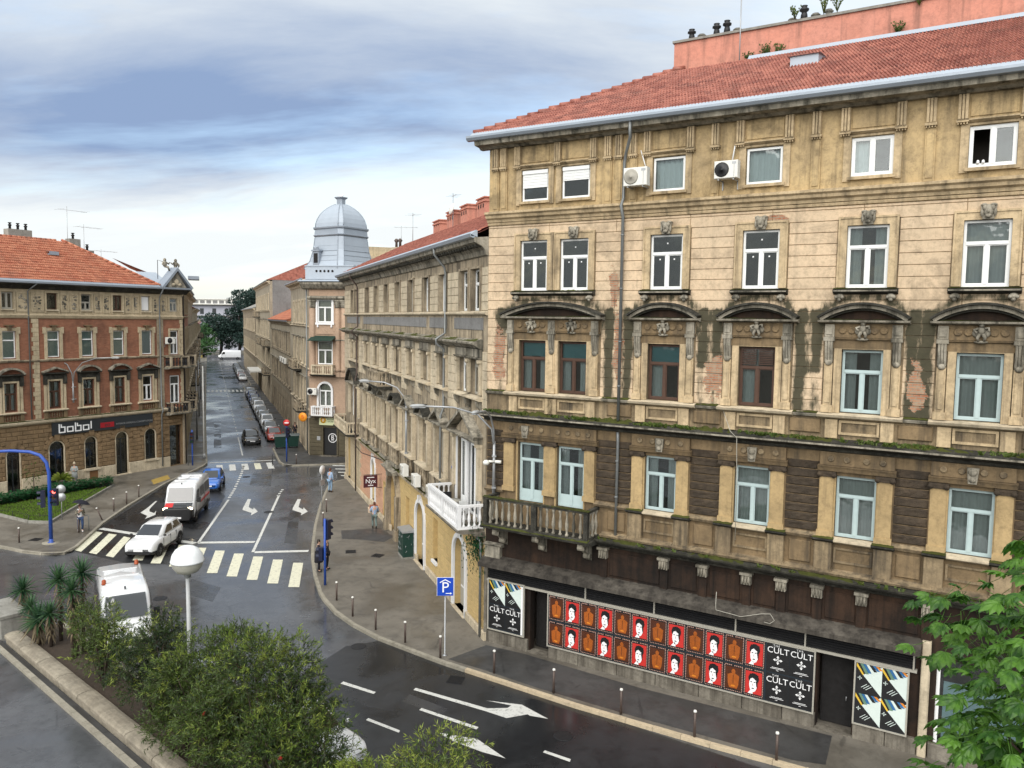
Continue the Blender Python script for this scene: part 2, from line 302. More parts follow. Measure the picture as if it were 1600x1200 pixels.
M_['shutter'] = plain('grey_brown_shutter', (.235, .215, .175), .7, var=.15); M_['whitest'] = plain('white_stone', (.72, .72, .72), .6, var=.08)
M_['rosy'] = plaster('rosy_plaster', (.46, .32, .225), (.38, .275, .2), .5, streak=.3, blot=.25, s0=.56); M_['olive'] = plaster('olive_stone', (.13, .11, .07), (.085, .072, .048), 1.0, streak=.3, blot=.4)
M_['grey'] = plaster('grey_render', (.26, .255, .25), (.2, .2, .195), .5, streak=.3, blot=.3); M_['fadeb'] = plaster('faded_beige_plaster', (.44, .385, .29), (.33, .29, .22), .6, streak=.55, blot=.4)
M_['acw'] = plain('air_conditioner_white', (.70, .69, .64), .45, var=.06); M_['blackp'] = plain('black_plastic', (.012, .012, .013), .45, var=.2); M_['iron'] = plain('dark_iron', (.03, .03, .032), .55, .5, var=.3)
M_['steel'] = plain('galvanised_steel', (.38, .39, .40), .45, .5, var=.15); M_['bluep'] = plain('blue_pole_paint', (.025, .075, .34), .4, var=.12); M_['navy'] = plain('dark_navy_paint', (.01, .013, .035), .45, var=.15)
M_['red'] = plain('red_paint', (.5, .03, .03), .45); M_['signb'] = plain('sign_blue', (.012, .06, .42), .35, var=.05); M_['signw'] = plain('sign_white', (.8, .8, .8), .4, var=.03); M_['signk'] = plain('sign_charcoal', (.022, .026, .03), .5, var=.1)
M_['orange'] = plain('orange_sign', (.75, .27, .02), .5, var=.1); M_['ored'] = plain('orange_red_print', (.62, .09, .015), .5); M_['signy'] = plain('sign_pale_yellow', (.66, .69, .42), .5, var=.05); M_['signo'] = plain('sign_amber', (.8, .42, .03), .5)
M_['signr'] = plain('sign_maroon', (.065, .014, .018), .5); M_['green'] = plain('dark_green_paint', (.008, .035, .026), .5, var=.3); M_['wood'] = plain('brown_door_wood', (.2, .1, .04), .6, var=.25)
# ---------------------------------------------------------------- ground, roads, pavements
SD = Vector((-.3548, .9349, 0)); TD = Vector((.9349, .3548, 0))       # along and across the side street
def st(s, t, z=0.0): v = SD*s + TD*t; v.z = z; return v
C0 = Vector((-1.045, 33.812, 0)); MU = Vector((.852, -.52354, 0)); MN = Vector((-.52354, -.852, 0))   # corner of the ochre house, its facade and outward directions
b = MB(); b.add([(-3000, -300, -.05), (3000, -300, -.05), (3000, 6000, -.05), (-3000, 6000, -.05)], [(0, 1, 2, 3)])
structure('ground', b, plain('earth', (.12, .11, .09), .95, sc=.02))
b = MB(); b.add([(-9000, 6000, -.3), (9000, 6000, -.3), (9000, 12000, -.3), (-9000, 12000, -.3)], [(0, 1, 2, 3)])
structure('sea', b, plain('sea_water', (.03, .07, .1), .15))
b = MB(); n = 60                                                     # island ridge across the bay
hs = [90*(.35+.65*max(0, sin(pi*i/n)))*(1+.25*sin(i*.7)+.15*sin(i*1.9)) for i in range(n+1)]
b.add([(-5200+i*120, 7200, -1) for i in range(n+1)] + [(-5200+i*120, 7800, h) for i, h in enumerate(hs)] + [(-5200+i*120, 8600, -1) for i in range(n+1)],
      [(i, i+1, i+n+2, i+n+1) for i in range(n)] + [(i+n+1, i+n+2, i+2*n+3, i+2*n+2) for i in range(n)], 0, True)
structure('hills', b, plain('haze_tinted_wooded_hill', (.10, .16, .21), .95, sc=.01))  # blue of the distance haze is put into the hill colour
b = MB(); b.add([(-60, -4, 0), (40, -4, 0), (40, 60, 0), (40, 90, 0), tuple(st(300, 14)), tuple(st(300, -40)), (-90, 100, 0), (-60, 40, 0)], [tuple(range(8))])
road = structure('road', b, M_['road'])
def patch(px, mat, name='asphalt_patch', z=.004, par=None, pts=None):
    q = pts or [gp(x, y) for x, y in px]
    b = MB(); b.add([(p.x, p.y, z) for p in q], [tuple(range(len(q)))])
    return obj(name, b, mat, par or road)
# relaid dark lane on the left and the darker carriageway below the old crossing
patch([(118, 862), (160, 822), (262, 756), (300, 742), (330, 757), (352, 775), (312, 848), (270, 882), (200, 880)], M_['roadnew'])
patch(None, M_['roadnew'], pts=[gp(600, 1000), gp(740, 1052), C0+MU*30+MN*4.4, C0+MU*30+MN*16, C0+MU*9+MN*12.5, gp(440, 1075), gp(540, 1010)])
# painted markings
def mark(px, mat='paint', name='road_marking'): return patch(px, M_[mat], name, .009)
def band(p, q, wd, mat='paint', name='lane_line'):
    p = Vector(p); q = Vector(q); n = (q-p).normalized().cross(Vector((0, 0, 1)))*wd/2
    return patch(None, M_[mat], name, .009, pts=[p-n, q-n, q+n, p+n])
zx = lambda x, y: (100+x/6.1538, 720+y/6.1538)
zb = lambda x, y: (x*.3, 840+y*.3)
for q in ([(95, 860), (165, 875), (372, 690), (308, 680)], [(240, 885), (312, 900), (508, 711), (432, 700)], [(400, 915), (475, 930), (640, 742), (575, 728)]):
    mark([zx(*p) for p in q], 'painty', 'crossing_stripe')
A, Bq = gp(134.4, 862), gp(459, 917.5); A2, B2 = gp(155, 831), gp(466, 879.5)   # regular stripes between the measured ends
for i in range(3, 12):
    t = i/11; lo = A.lerp(Bq, t); hi = A2.lerp(B2, t); h = Vector((.46, .0, 0))*.62
    patch(None, M_['painty'], 'crossing_stripe', .009, pts=[lo-h, lo+h, hi+h, hi-h])
for q, wd in ((((157, 826), (305, 849)), .42), (((310, 848), (398, 847)), .42), (((398, 863), (482, 861)), .4)): band(gp(*q[0]), gp(*q[1]), wd, name='stop_line')
for p, q in (((310, 848), (357, 781)), ((395, 863), (436, 774))): band(gp(*p), gp(*q), .17)
pts = [gp(358, 778), gp(366, 765), gp(373, 750), gp(378, 738), gp(381, 727)]
for i in range(len(pts)-1):
    for k in range(4): band(pts[i].lerp(pts[i+1], k/4), pts[i].lerp(pts[i+1], k/4+.13), .2, name='lane_dash')
for k in range(4): band(gp(434, 775).lerp(gp(437, 771), k/4*3), gp(434, 775).lerp(gp(437, 771), (k/4+.12)*3), .2, name='lane_dash')
za = lambda x, y: (100+x/6.1538, 720+y/6.1538); zc = lambda x, y: (380+x/4, 560+y/4)
mark([za(*p) for p in [(880, 388), (895, 388), (822, 465), (822, 488), (868, 505), (886, 478), (878, 520), (780, 560), (800, 530), (735, 500), (800, 455)]], name='turn_arrow')
for dx in (0, 312):                                                     # right-turn arrows further on
    mark([zc(x+dx, y) for x, y in [(28, 880), (48, 880), (34, 930), (62, 945), (66, 932), (92, 958), (48, 982), (52, 966), (-4, 948), (-2, 936)]], name='turn_arrow')
for k in range(5):                                                      # crossing at the mouth of the side street
    c = st(77.6, .75+k*1.12); patch(None, M_['painty' if k == 3 else 'paint'], 'crossing_stripe', .009, pts=[c-TD*.28-SD*1.6, c+TD*.28-SD*1.6, c+TD*.28+SD*1.6, c-TD*.28+SD*1.6])
band(st(80.6, -.1), st(80.4, 5.9), .3, name='stop_line')
for s in range(84, 260, 1):
    if s % 3 == 0 or s < 96: band(st(s, 3.0), st(s+1.0, 3.0), .13, name='lane_line')
for k in range(10): c = st(158, -.2+k*.72); patch(None, M_['paint'], 'crossing_stripe', .009, pts=[c-TD*.2-SD*2, c+TD*.2-SD*2, c+TD*.2+SD*2, c-TD*.2+SD*2])
for k in range(4): c = gp(546+k*5, 728+k*5.2); patch(None, M_['paint'], 'crossing_stripe', .009, pts=[c-Vector((1.6, 0, 0))-SD*.22, c+Vector((1.6, 0, 0))-SD*.22, c+Vector((1.6, 0, 0))+SD*.22, c-Vector((1.6, 0, 0))+SD*.22])
def ru(u, d): return C0 + MU*u + MN*d                                   # road coordinates along the ochre house
ze = lambda x, y: (400+x*.3, 880+y*.3)
for q in ([(455, 617), (625, 672), (612, 682), (440, 628)], [(862, 755), (1160, 855), (1148, 867), (850, 766)], [(585, 808), (750, 872), (744, 884), (572, 818)], [(1505, 976), (1640, 1022), (1634, 1036), (1494, 986)]): mark([ze(*p) for p in q], name='lane_line')
mark([ze(*p) for p in [(832, 650), (1205, 757), (1310, 755), (1330, 742), (1200, 716), (1385, 738), (1522, 812), (1425, 795), (1415, 788), (1305, 808), (1196, 772), (820, 661)]], name='turn_arrow')
mark([ze(*p) for p in [(945, 882), (1075, 905), (1150, 915), (1300, 1018), (1180, 985), (1030, 930)]], name='turn_arrow')
band(ru(22, 6.4), ru(25.5, 6.1), .16)
# pavements with kerbs
def pavement(name, kerb, back, mat, kmat='kerb', z=.13, stone=1.0, kw=.17, lim=999):
    outline = kerb + back
    b = MB(); b.add([(p.x, p.y, z) for p in outline], [tuple(range(len(outline)))])
    o = structure(name, b, mat); cache = {}
    L = [0]
    for i in range(len(kerb)-1): L.append(L[-1]+(kerb[i+1]-kerb[i]).length)
    def along(d):
        for i in range(len(kerb)-1):
            if d <= L[i+1] or i == len(kerb)-2: return kerb[i].lerp(kerb[i+1], (d-L[i])/max(1e-6, L[i+1]-L[i]))
    n = min(int(L[-1]/stone), lim)
    for k in range(n):
        p, q = along(k*stone), along((k+1)*stone); e = q-p; ln = e.length
        if ln < .2: continue
        key = round(ln, 1)
        if key not in cache:
            mb = MB(); h = key/2-.006; mb.slab([(-h, -kw), (h, -kw), (h, .015), (-h, .015)], -.05, z+.004); mb.slab([(-h, -kw+.02), (h, -kw+.02), (h, -.01), (-h, -.01)], z+.004, z+.012); cache[key] = mb.mesh('kerbstone', M_[kmat(k*stone) if callable(kmat) else kmat])
        me = cache[key]
        if callable(kmat):
            kk = (key, kmat(k*stone))
            if kk not in cache:
                cache[kk] = me.copy(); cache[kk].materials[0] = M_[kk[1]]
            me = cache[kk]
        m = (p+q)/2; obj('kerbstone', me, None, o, T(m.x, m.y, rnd(-.004, .004)) @ RZ(atan2(e.y, e.x)+rnd(-.006, .006)))
    return o
def flip(l): return l
kr = [gp(x, y, .13) for x, y in [(1240, 1198), (1100, 1160), (900, 1102), (740, 1050), (690, 1034), (640, 1015), (590, 996), (550, 975), (522, 955), (500, 930), (490, 898), (486, 870), (487, 850), (491, 820), (499, 790), (507, 770), (512, 759), (525, 751), (541, 748)]]
kr = [ru(26, 2.6)] + kr
midend = C0 - SD*0 + Vector((-.3548, .9349, 0))*37.8
pv1 = pavement('pavement', kr, [midend+TD*5, C0+MN*-4+MU*4, ru(26, -4)], M_['pave'], kmat=lambda d: 'kerby' if d < 24.7 else 'kerb')
def prel(px, mat, z=.134, par=None): return patch(None, mat, 'asphalt_patch', z, par or pv1, pts=[gp(x, y, .13) for x, y in px])
prel([(533, 829), (592, 825), (616, 838), (600, 847), (562, 843), (534, 842)], M_['paved'])
prel([(700, 1030), (760, 1008), (820, 1022), (1000, 1075), (1300, 1150), (1290, 1195), (1240, 1188), (1000, 1122), (840, 1075), (760, 1048)], M_['paved'])
kl = [Vector((-75, 50, .13)), gp(-60, 846, .13), gp(0, 853, .13), gp(40, 862, .13), gp(85, 866, .13), gp(112, 861, .13), gp(128, 847, .13), gp(160, 818, .13), gp(200, 790, .13), gp(262, 753, .13), gp(300, 736, .13), gp(316, 729, .13), st(80, -.3, .13), st(110, -.5, .13), st(290, -.8, .13)]
pv2 = pavement('pavement', list(reversed(kl)), [Vector((-80, 90, .13)), st(290, -30, .13)], M_['pave'], stone=1.4)
patch(None, plain('worn_yellow_paint', (.35, .24, .06), .7, var=.4), 'loading_mark', .134, pv2, pts=[gp(x, y, .13) for x, y in [(236, 750), (262, 742), (266, 748), (240, 757)]])
kf = [Vector((8, 70, .13)), gp(560, 723, .13), gp(540, 724, .13), gp(446, 727, .13), gp(439, 724, .13), st(79, 6.1, .13), st(87.5, 6.1, .13), st(89.3, 7.8, .13), st(150, 7.8, .13), st(151.5, 6.2, .13), st(166, 6.2, .13), st(168, 7.8, .13), st(255, 7.8, .13)]
pv3 = pavement('pavement', kf, [st(255, 14, .13), Vector((10, 90, .13))], M_['paved'], stone=1.4)
# drain covers
for (x, y), par in (((712, 1062), road), ((548, 862), pv1), ((56, 843), pv2), ((590, 868), pv1)):
    z = .012 if par is road else .14; c = gp(x, y, z); b = MB()
    b.box(-.3, .3, -.3, -.26, 0, .012); b.box(-.3, .3, .26, .3, 0, .012); b.box(-.3, -.26, -.26, .26, 0, .012); b.box(.26, .3, -.26, .26, 0, .012)
    for k in range(6): b.box(-.26, .26, -.24+k*.085, -.2+k*.085, 0, .01)
    obj('drain_grate', b, M_['iron'], par, T(c) @ RZ(rnd(-.5, .2)))
for (x, y), par in (((250, 935), road), ((420, 800), road), ((385, 745), road), ((560, 1010), road), ((880, 1150), road), ((345, 640), road)):   # round manhole covers
    c = gp(x, y, .006); b = MB(); b.lathe([(.33, 0), (.33, .008), (.3, .006), (.28, .008), (.02, .008)], n=20); obj('manhole_cover', b, M_['iron'], par, T(c))
M_['roadold'] = asphalt('repaired_asphalt', (.04, .041, .043), .16, .5, .5)
for q in ([(300, 905), (345, 918), (332, 940), (283, 925)], [(455, 790), (470, 791), (462, 850), (444, 848)], [(395, 740), (425, 741), (423, 760), (390, 758)], [(120, 905), (150, 900), (100, 960), (60, 965)], [(640, 1085), (700, 1108), (690, 1120), (628, 1096)], [(335, 660), (345, 660), (346, 700), (334, 700)]): patch(q, M_['roadold'], z=.005)
# ---------------------------------------------------------------- facade kit
class Fac:
    def __init__(s, root, origin, ang):
        s.root = root; s.M = T(origin) @ RZ(ang)
    def put(s, name, mb, mat=None, parent=None, off=(0, 0, 0), rot=None):
        M = s.M @ T(off[0], -off[1], off[2])
        if rot is not None: M = M @ rot
        return obj(name, mb, mat, parent or s.root, M)
    def P(s, u, d, z): return s.M @ Vector((u, -d, z))
def holed(b, u0, u1, z0, z1, holes, th=.35, d=0.0, m=0, maxu=None):
    "wall front with rectangular holes (hu0,hu1,hz0,hz1) and their reveals"
    us = sorted({u0, u1, *[h[0] for h in holes], *[h[1] for h in holes]}); zs = sorted({z0, z1, *[h[2] for h in holes], *[h[3] for h in holes]})
    us = [x for x in us if u0 <= x <= u1]; zs = [x for x in zs if z0 <= x <= z1]
    for i in range(len(us)-1):
        for j in range(len(zs)-1):
            cu, cz = (us[i]+us[i+1])/2, (zs[j]+zs[j+1])/2
            if any(h[0] < cu < h[1] and h[2] < cz < h[3] for h in holes): continue
            b.add([(us[i],-d,zs[j]),(us[i+1],-d,zs[j]),(us[i+1],-d,zs[j+1]),(us[i],-d,zs[j+1])], [(0, 1, 2, 3)], m)
    for a, c, e, f in holes:
        b.add([(a,-d,e),(a,-d,f),(a,-d+th,f),(a,-d+th,e)], [(0,1,2,3)], m); b.add([(c,-d,e),(c,-d+th,e),(c,-d+th,f),(c,-d,f)], [(0,1,2,3)], m)
        b.add([(a,-d,f),(c,-d,f),(c,-d+th,f),(a,-d+th,f)], [(0,1,2,3)], m); b.add([(a,-d,e),(a,-d+th,e),(c,-d+th,e),(c,-d,e)], [(0,1,2,3)], m)
    return b
def spandrel(b, uc, r, zs, top, d, th=.35, m=0, n=10):
    "fills the corners of a rectangular hole above a round arch: springing zs, radius r, hole top at zs+r=top"
    for sg in (-1, 1):
        arc = [(uc+sg*r*cos(pi/2*k/n), zs+r*sin(pi/2*k/n)) for k in range(n+1)]
        for k in range(n):
            p, q = arc[k], arc[k+1]; c = (uc+sg*r, top)
            b.add([(p[0],-d,p[1]), (q[0],-d,q[1]), (c[0],-d,c[1])], [(0, 1, 2) if sg < 0 else (0, 2, 1)], m)
            b.add([(p[0],-d,p[1]), (q[0],-d,q[1]), (q[0],-d+th,q[1]), (p[0],-d+th,p[1])], [(0, 1, 2, 3)], m)
def archband(b, uc, zs, r0, r1, d0, d1, n=12, a0=0.0, a1=pi, m=0):
    for k in range(n):
        t, s_ = a0+(a1-a0)*k/n, a0+(a1-a0)*(k+1)/n
        q = [(uc-r*cos(a), zs+r*sin(a)) for r, a in ((r0, t), (r1, t), (r1, s_), (r0, s_))]
        b.poly(q, -d1, -d0, m)
_wm = {}
def frame_mesh(w, h, tr, mu, mat, t=.075, dep=.07):
    key = ('f', round(w, 2), round(h, 2), tr, mu, mat)
    if key in _wm: return _wm[key]
    b = MB(); x = w/2
    b.fb(-x, -x+t, 0, dep, 0, h); b.fb(x-t, x, 0, dep, 0, h); b.fb(-x+t, x-t, 0, dep, 0, t); b.fb(-x+t, x-t, 0, dep, h-t, h)
    lights = []; top = h-t
    if tr:
        z = h*tr; b.fb(-x+t, x-t, 0, dep+.02, z-.05, z+.05); lights.append((-x+t, x-t, z+.05, h-t)); top = z-.05
    if mu:
        b.fb(-.05, .05, 0, dep+.015, t, top)
        for sg in (-1, 1):                                             # sash stiles
            a, c = (-x+t, -.05) if sg < 0 else (.05, x-t); q = .035
            b.fb(a, a+q, .015, dep-.01, t, top); b.fb(c-q, c, .015, dep-.01, t, top); b.fb(a+q, c-q, .015, dep-.01, t, t+q); b.fb(a+q, c-q, .015, dep-.01, top-q, top)
            lights.append((a+q, c-q, t+q, top-q))
    else: lights.append((-x+t, x-t, t, top))
    _wm[key] = (b.mesh('window', M_[mat]), lights); return _wm[key]
def pane_mesh(w, h, mat='glass'):
    key = ('p', round(w, 2), round(h, 2), mat)
    if key not in _wm: b = MB(); b.fb(-w/2, w/2, 0, .006, -h/2, h/2); _wm[key] = b.mesh('pane', M_[mat])
    return _wm[key]
def curtain_mesh(w, h, mat='curtain'):
    key = ('c', round(w, 2), round(h, 2), mat)
    if key not in _wm:
        b = MB(); n = max(6, int(w/.035)); P = [(-w/2+w*k/n, .03*sin(k*1.1)+.012*sin(k*2.9)) for k in range(n+1)]
        b.add([(x, y, 0) for x, y in P] + [(x, y, h) for x, y in P], [(k, k+1, k+n+2, k+n+1) for k in range(n)], 0, True); _wm[key] = b.mesh('curtain', M_[mat])
    return _wm[key]
def window(F, uc, z0, w, h, tr=.68, mu=True, mat='white', rec=.16, cur=None, curmat='curtain', blind=None, name='window', parent=None, d=0.0, bl=(0, 1)):
    me, lights = frame_mesh(w, h, tr, mu, mat)
    o = F.put(name, me, None, parent, (uc, d-rec, z0))
    for a, c, e, f in lights: F.put('pane', pane_mesh(c-a, f-e), None, o, (uc+(a+c)/2, d-rec+.03, z0+(e+f)/2))
    if cur == 'full': F.put('curtain', curtain_mesh(w-.1, h-.1, curmat), None, o, (uc, d-rec-.12, z0+.05))
    elif cur == 'sides':
        for sg in (-1, 1): F.put('curtain', curtain_mesh(w*.3, h-.1, curmat), None, o, (uc+sg*w*.31, d-rec-.12, z0+.05))
    elif cur == 'one': F.put('curtain', curtain_mesh(w*.45, h-.1, curmat), None, o, (uc-w*.22, d-rec-.12, z0+.05))
    if blind: b = MB(); b.fb(-w/2+.04, w/2-.04, 0, .015, h*bl[0], h*bl[1]); F.put('blind', b, M_[blind], o, (uc, d-rec-.06, z0))
    return o
_wt = {}
TILE = MB()
_c = [(0, .0), (.12, .05), (.25, .0), (.38, -.02), (.5, .0), (.62, .05), (.75, .0), (.9, -.02), (1, .0)]
def tile_mb(w, l, lift=.042):
    b = MB(); n = len(_c)
    b.add([((x-.5)*w, 0, z+lift) for x, z in _c] + [((x-.5)*w, l*1.08, z+.008) for x, z in _c] + [((x-.5)*w, .004, z+lift-.02) for x, z in _c],
          [(i, i+1, i+n+1, i+n) for i in range(n-1)] + [(i+2*n, i+2*n+1, i+1, i) for i in range(n-1)], 0, True); return b
def tiled_roof(F, mat, ew, rows, e0, up, u0, u1, cut, w=.25, l=.36, parts=0, order=1, parent=None, name='roof_tile'):
    """tiles on a slope: e0=(d,z) of the eave, up=(dd,dz) unit vector up the slope, columns u0..u1;
    cut(u,s) tells whether a tile centre is on the slope; 'parts' of them (from the u1 end when order>0) become single tiles"""
    tb = tile_mb(w, l); me = tb.mesh(name, M_[mat]); big = MB(); pl = []
    for r in range(rows):
        s = r*l
        for c in range(int((u1-u0)/w)):
            u = u0+(c+.5)*w
            if cut(u, s+l/2): pl.append((u, s))
    pl.sort(key=lambda p: (-p[0] if order > 0 else p[0]) + p[1]*.7)
    X = Vector((1, 0, 0)); Y = Vector((0, -up[0], up[1])); Z = X.cross(Y)
    for k, (u, s) in enumerate(pl):
        o = Vector((u, -(e0[0]+up[0]*s), e0[1]+up[1]*s))
        m = Matrix(((X.x, Y.x, Z.x, o.x), (X.y, Y.y, Z.y, o.y), (X.z, Y.z, Z.z, o.z), (0, 0, 0, 1))) @ RZ(rnd(-.012, .012)) @ T(0, rnd(-.008, .008), rnd(0, .006))
        if k < parts: obj(name, me, None, parent or F.root, F.M @ m)
        else: big.merge(tb, m)
    if big.v:
        o = F.put('roof_tiles', big, M_[mat], parent); o['kind'] = 'stuff'
def ac_unit(F, u, d, z, label, w=.8, h=.56, dep=.3, pad=True, fan=True, rot=0.0):
    "outdoor air conditioner on two wall brackets"
    M = F.M @ T(u, -d, z) @ RZ(rot)
    r = thing('air_conditioner', label, 'air conditioner', M)
    b = MB(); b.bev(-w/2, w/2, .0, dep, 0, h, .02); obj('casing', b, M_['acw'], r, M)
    b = MB(); b.lathe([(h*.40, 0), (h*.42, .012), (h*.36, .02), (.05, .014), (.05, .024)], n=20); obj('fan_grille', b, M_['blackp' if fan else 'greywood'], r, M @ T(-w*.17, -dep, h/2) @ RX(pi/2))
    b = MB(); b.fb(w*.34, w*.36, dep, dep+.008, .05, h-.05); b.fb(w*.26, w*.44, dep+.001, dep+.006, h*.78, h*.92); obj('side_panel', b, M_['steel'], r, M)
    if pad:
        for x in (-w*.32, w*.32): b = MB(); b.fb(x-.02, x+.02, -d, dep*.9, -.05, -.004); b.fb(x-.02, x+.02, -d, -d+.03, -.32, -.05); obj('bracket', b, M_['steel'], r, M)
    return r
def baluster_mesh(h, r, mat):
    key = ('b', h, r, mat)
    if key not in _wm: b = MB(); b.lathe([(r, 0), (r, h*.06), (r*.55, h*.1), (r*.6, h*.2), (r*1.05, h*.36), (r*.95, h*.5), (r*.5, h*.74), (r*.6, h*.86), (r, h*.93), (r, h)], n=8); _wm[key] = b.mesh('baluster', M_[mat])
    return _wm[key]
def balcony(F, u0, u1, dep, z, h, mat, matb, slabmat, nb, parent=None, posts=(0, 1), sides=2, name='balcony', dk=0.0):
    b = MB(); b.prof([(0, z-.22), (dep*.8, z-.18), (dep+.06, z-.1), (dep+.1, z), (0, z)], u0-.1, u1+.1); o = F.put(name, b, M_[slabmat], parent)
    pt = .14
    b = MB(); b.fb(u0, u1, dep-.14, dep+.02, z+h-.1, z+h); b.fb(u0, u0+.16, dk, dep-.14, z+h-.1, z+h); b.fb(u1-.16, u1, dk, dep-.14, z+h-.1, z+h); F.put('handrail', b, M_[mat], o)
    b = MB(); b.fb(u0, u1, dep-.13, dep+.0, z, z+.1); b.fb(u0, u0+.15, dk, dep-.13, z, z+.1); b.fb(u1-.15, u1, dk, dep-.13, z, z+.1); F.put('base_rail', b, M_[mat], o)
    me = baluster_mesh(round(h-.2, 2), .075, matb)
    for x in (u0+.09, u1-.09): b = MB(); b.fb(x-.09, x+.09, dep-.16, dep+.01, z+.1, z+h-.1); F.put('post', b, M_[mat], o)
    n = nb
    for i in range(n):
        x = u0+.18+(u1-u0-.36)*(i+.5)/n
        if n > 6 and i == n//2: b = MB(); b.fb(x-.12, x+.12, dep-.13, dep-.005, z+.1, z+h-.1); F.put('post', b, M_[mat], o)
        else: F.put('baluster', me, None, o, (x, dep-.07, z+.1))
    k = max(1, int((dep-.16-dk)/.24))
    for x in (u0+.08, u1-.08):
        for i in range(k): F.put('baluster', me, None, o, (x, dk+(dep-.16-dk)*(i+.5)/k, z+.1))
    return o
def mossrow(F, u0, u1, d0, d1, z, parent=None, amp=.06, tuft=.0):
    "lumpy cushion of moss along a ledge"
    n = int((u1-u0)/.12); b = MB(); R = random.Random(int(u0*100+z*10))
    g = [[(u0+(u1-u0)*i/n, -(d0+(d1-d0)*j/3), z + (.0 if j == 3 else max(0, amp*(.5+R.uniform(-.5, .6)+.4*sin(i*.21+z)))*(1-.25*j))) for i in range(n+1)] for j in range(4)]
    vs = [p for r in g for p in r]; N = n+1
    b.add(vs, [(j*N+i, (j+1)*N+i, (j+1)*N+i+1, j*N+i+1) for j in range(3) for i in range(n)], 0, True)
    o = F.put('moss', b, M_['moss'], parent); o['kind'] = 'stuff'
    if tuft:
        b = MB()
        for _ in range(int((u1-u0)*tuft)):
            u = R.uniform(u0, u1); d = R.uniform(d0, d1)
            if R.random() > .45+.45*sin(u*1.7): continue
            for k in range(R.randint(4, 9)):
                a = R.uniform(0, 2*pi); l = R.uniform(.06, .2); q = R.uniform(.015, .03); x, y = u+R.uniform(-.06, .06), -d
                ex, ey = x+cos(a)*l*.7, y+sin(a)*l*.7-.03
                b.add([(x-q, y, z), (x+q, y, z), ((x+ex)/2+q, (y+ey)/2, z+l*.8), (ex, ey, z+l*.75)], [(0, 1, 2, 3)])
        if b.v: o = F.put('weeds', b, M_['weed'], parent); o['kind'] = 'stuff'
M_['weed'] = leafm('weed_leaf', (.05, .085, .015), (.12, .16, .035))
def wearpanel(F, u0, u1, z0, z1, wear, mat, d=.028, step=.16, name='plaster_course', b_=.014, parent=None):
    "one plaster course: grid with recessed edges, carrying its stain and bare-brick amounts"
    nu = max(1, int((u1-u0)/step)); nzv = 3
    us = [u0]+[u0+b_+(u1-u0-2*b_)*i/nu for i in range(nu+1)]+[u1]; zs = [z0]+[z0+b_+(z1-z0-2*b_)*j/nzv for j in range(nzv+1)]+[z1]
    mb = MB(); NU = len(us); mb.w = []
    for j, z in enumerate(zs):
        for i, u in enumerate(us):
            edge = i in (0, NU-1) or j in (0, len(zs)-1)
            mb.v.append((u, -(0.0 if edge else d), z)); mb.w.append(wear(u, z))
    for j in range(len(zs)-1):
        for i in range(NU-1): mb.f.append((j*NU+i, j*NU+i+1, (j+1)*NU+i+1, (j+1)*NU+i)); mb.m.append(0); mb.sm.append(False)
    return F.put(name, mb, M_[mat], parent)
def chimney(F, u, d, z, w, dd, h, mat, pots=2, root=None, cap=True, potmat='conc'):
    b = MB(); b.box(-w/2, w/2, -dd/2, dd/2, 0, h)
    if cap: b.box(-w/2-.06, w/2+.06, -dd/2-.06, dd/2+.06, h-.22, h-.12); b.box(-w/2-.08, w/2+.08, -dd/2-.08, dd/2+.08, h, h+.07)
    o = F.put('chimney', b, M_[mat], root, (u, d, z))
    for i in range(pots):
        b = MB(); x = -w/2+w*(i+.5)/pots; b.lathe([(.11, 0), (.1, .25), (.15, .3), (.15, .36), (.08, .4), (.08, .46), (.16, .5), (.13, .55)], n=8); F.put('chimney_pot', b, M_[potmat], o, (u+x, d, z+h+(.07 if cap else 0)))
    return o
def antenna(M, label, h=2.2, n=5, w=.9, dish=False, bar=1.2):
    r = thing('roof_antenna', label, 'antenna', M)
    b = MB(); b.tube([(0, 0, 0), (0, 0, h)], .025, 6); obj('mast', b, M_['steel'], r, M)
    b = MB(); b.tube([(-bar*.3, 0, h*.93), (bar*.7, 0, h*.93)], .014, 5)
    for k in range(n): x = -bar*.25+bar*.9*k/max(1, n-1); b.tube([(x, -w/2*(1-.08*k), h*.93), (x, w/2*(1-.08*k), h*.93)], .008, 4)
    obj('aerial', b, M_['steel'], r, M)
    if dish: b = MB(); b.lathe([(.02, .12), (.2, .1), (.34, .03), (.42, -.05), (.40, -.05), (.2, .06), (.02, .08)], n=16, cap=False); obj('dish', b, M_['acw'], r, M @ T(0, -.12, h*.62) @ RX(radians(75)))
    return r
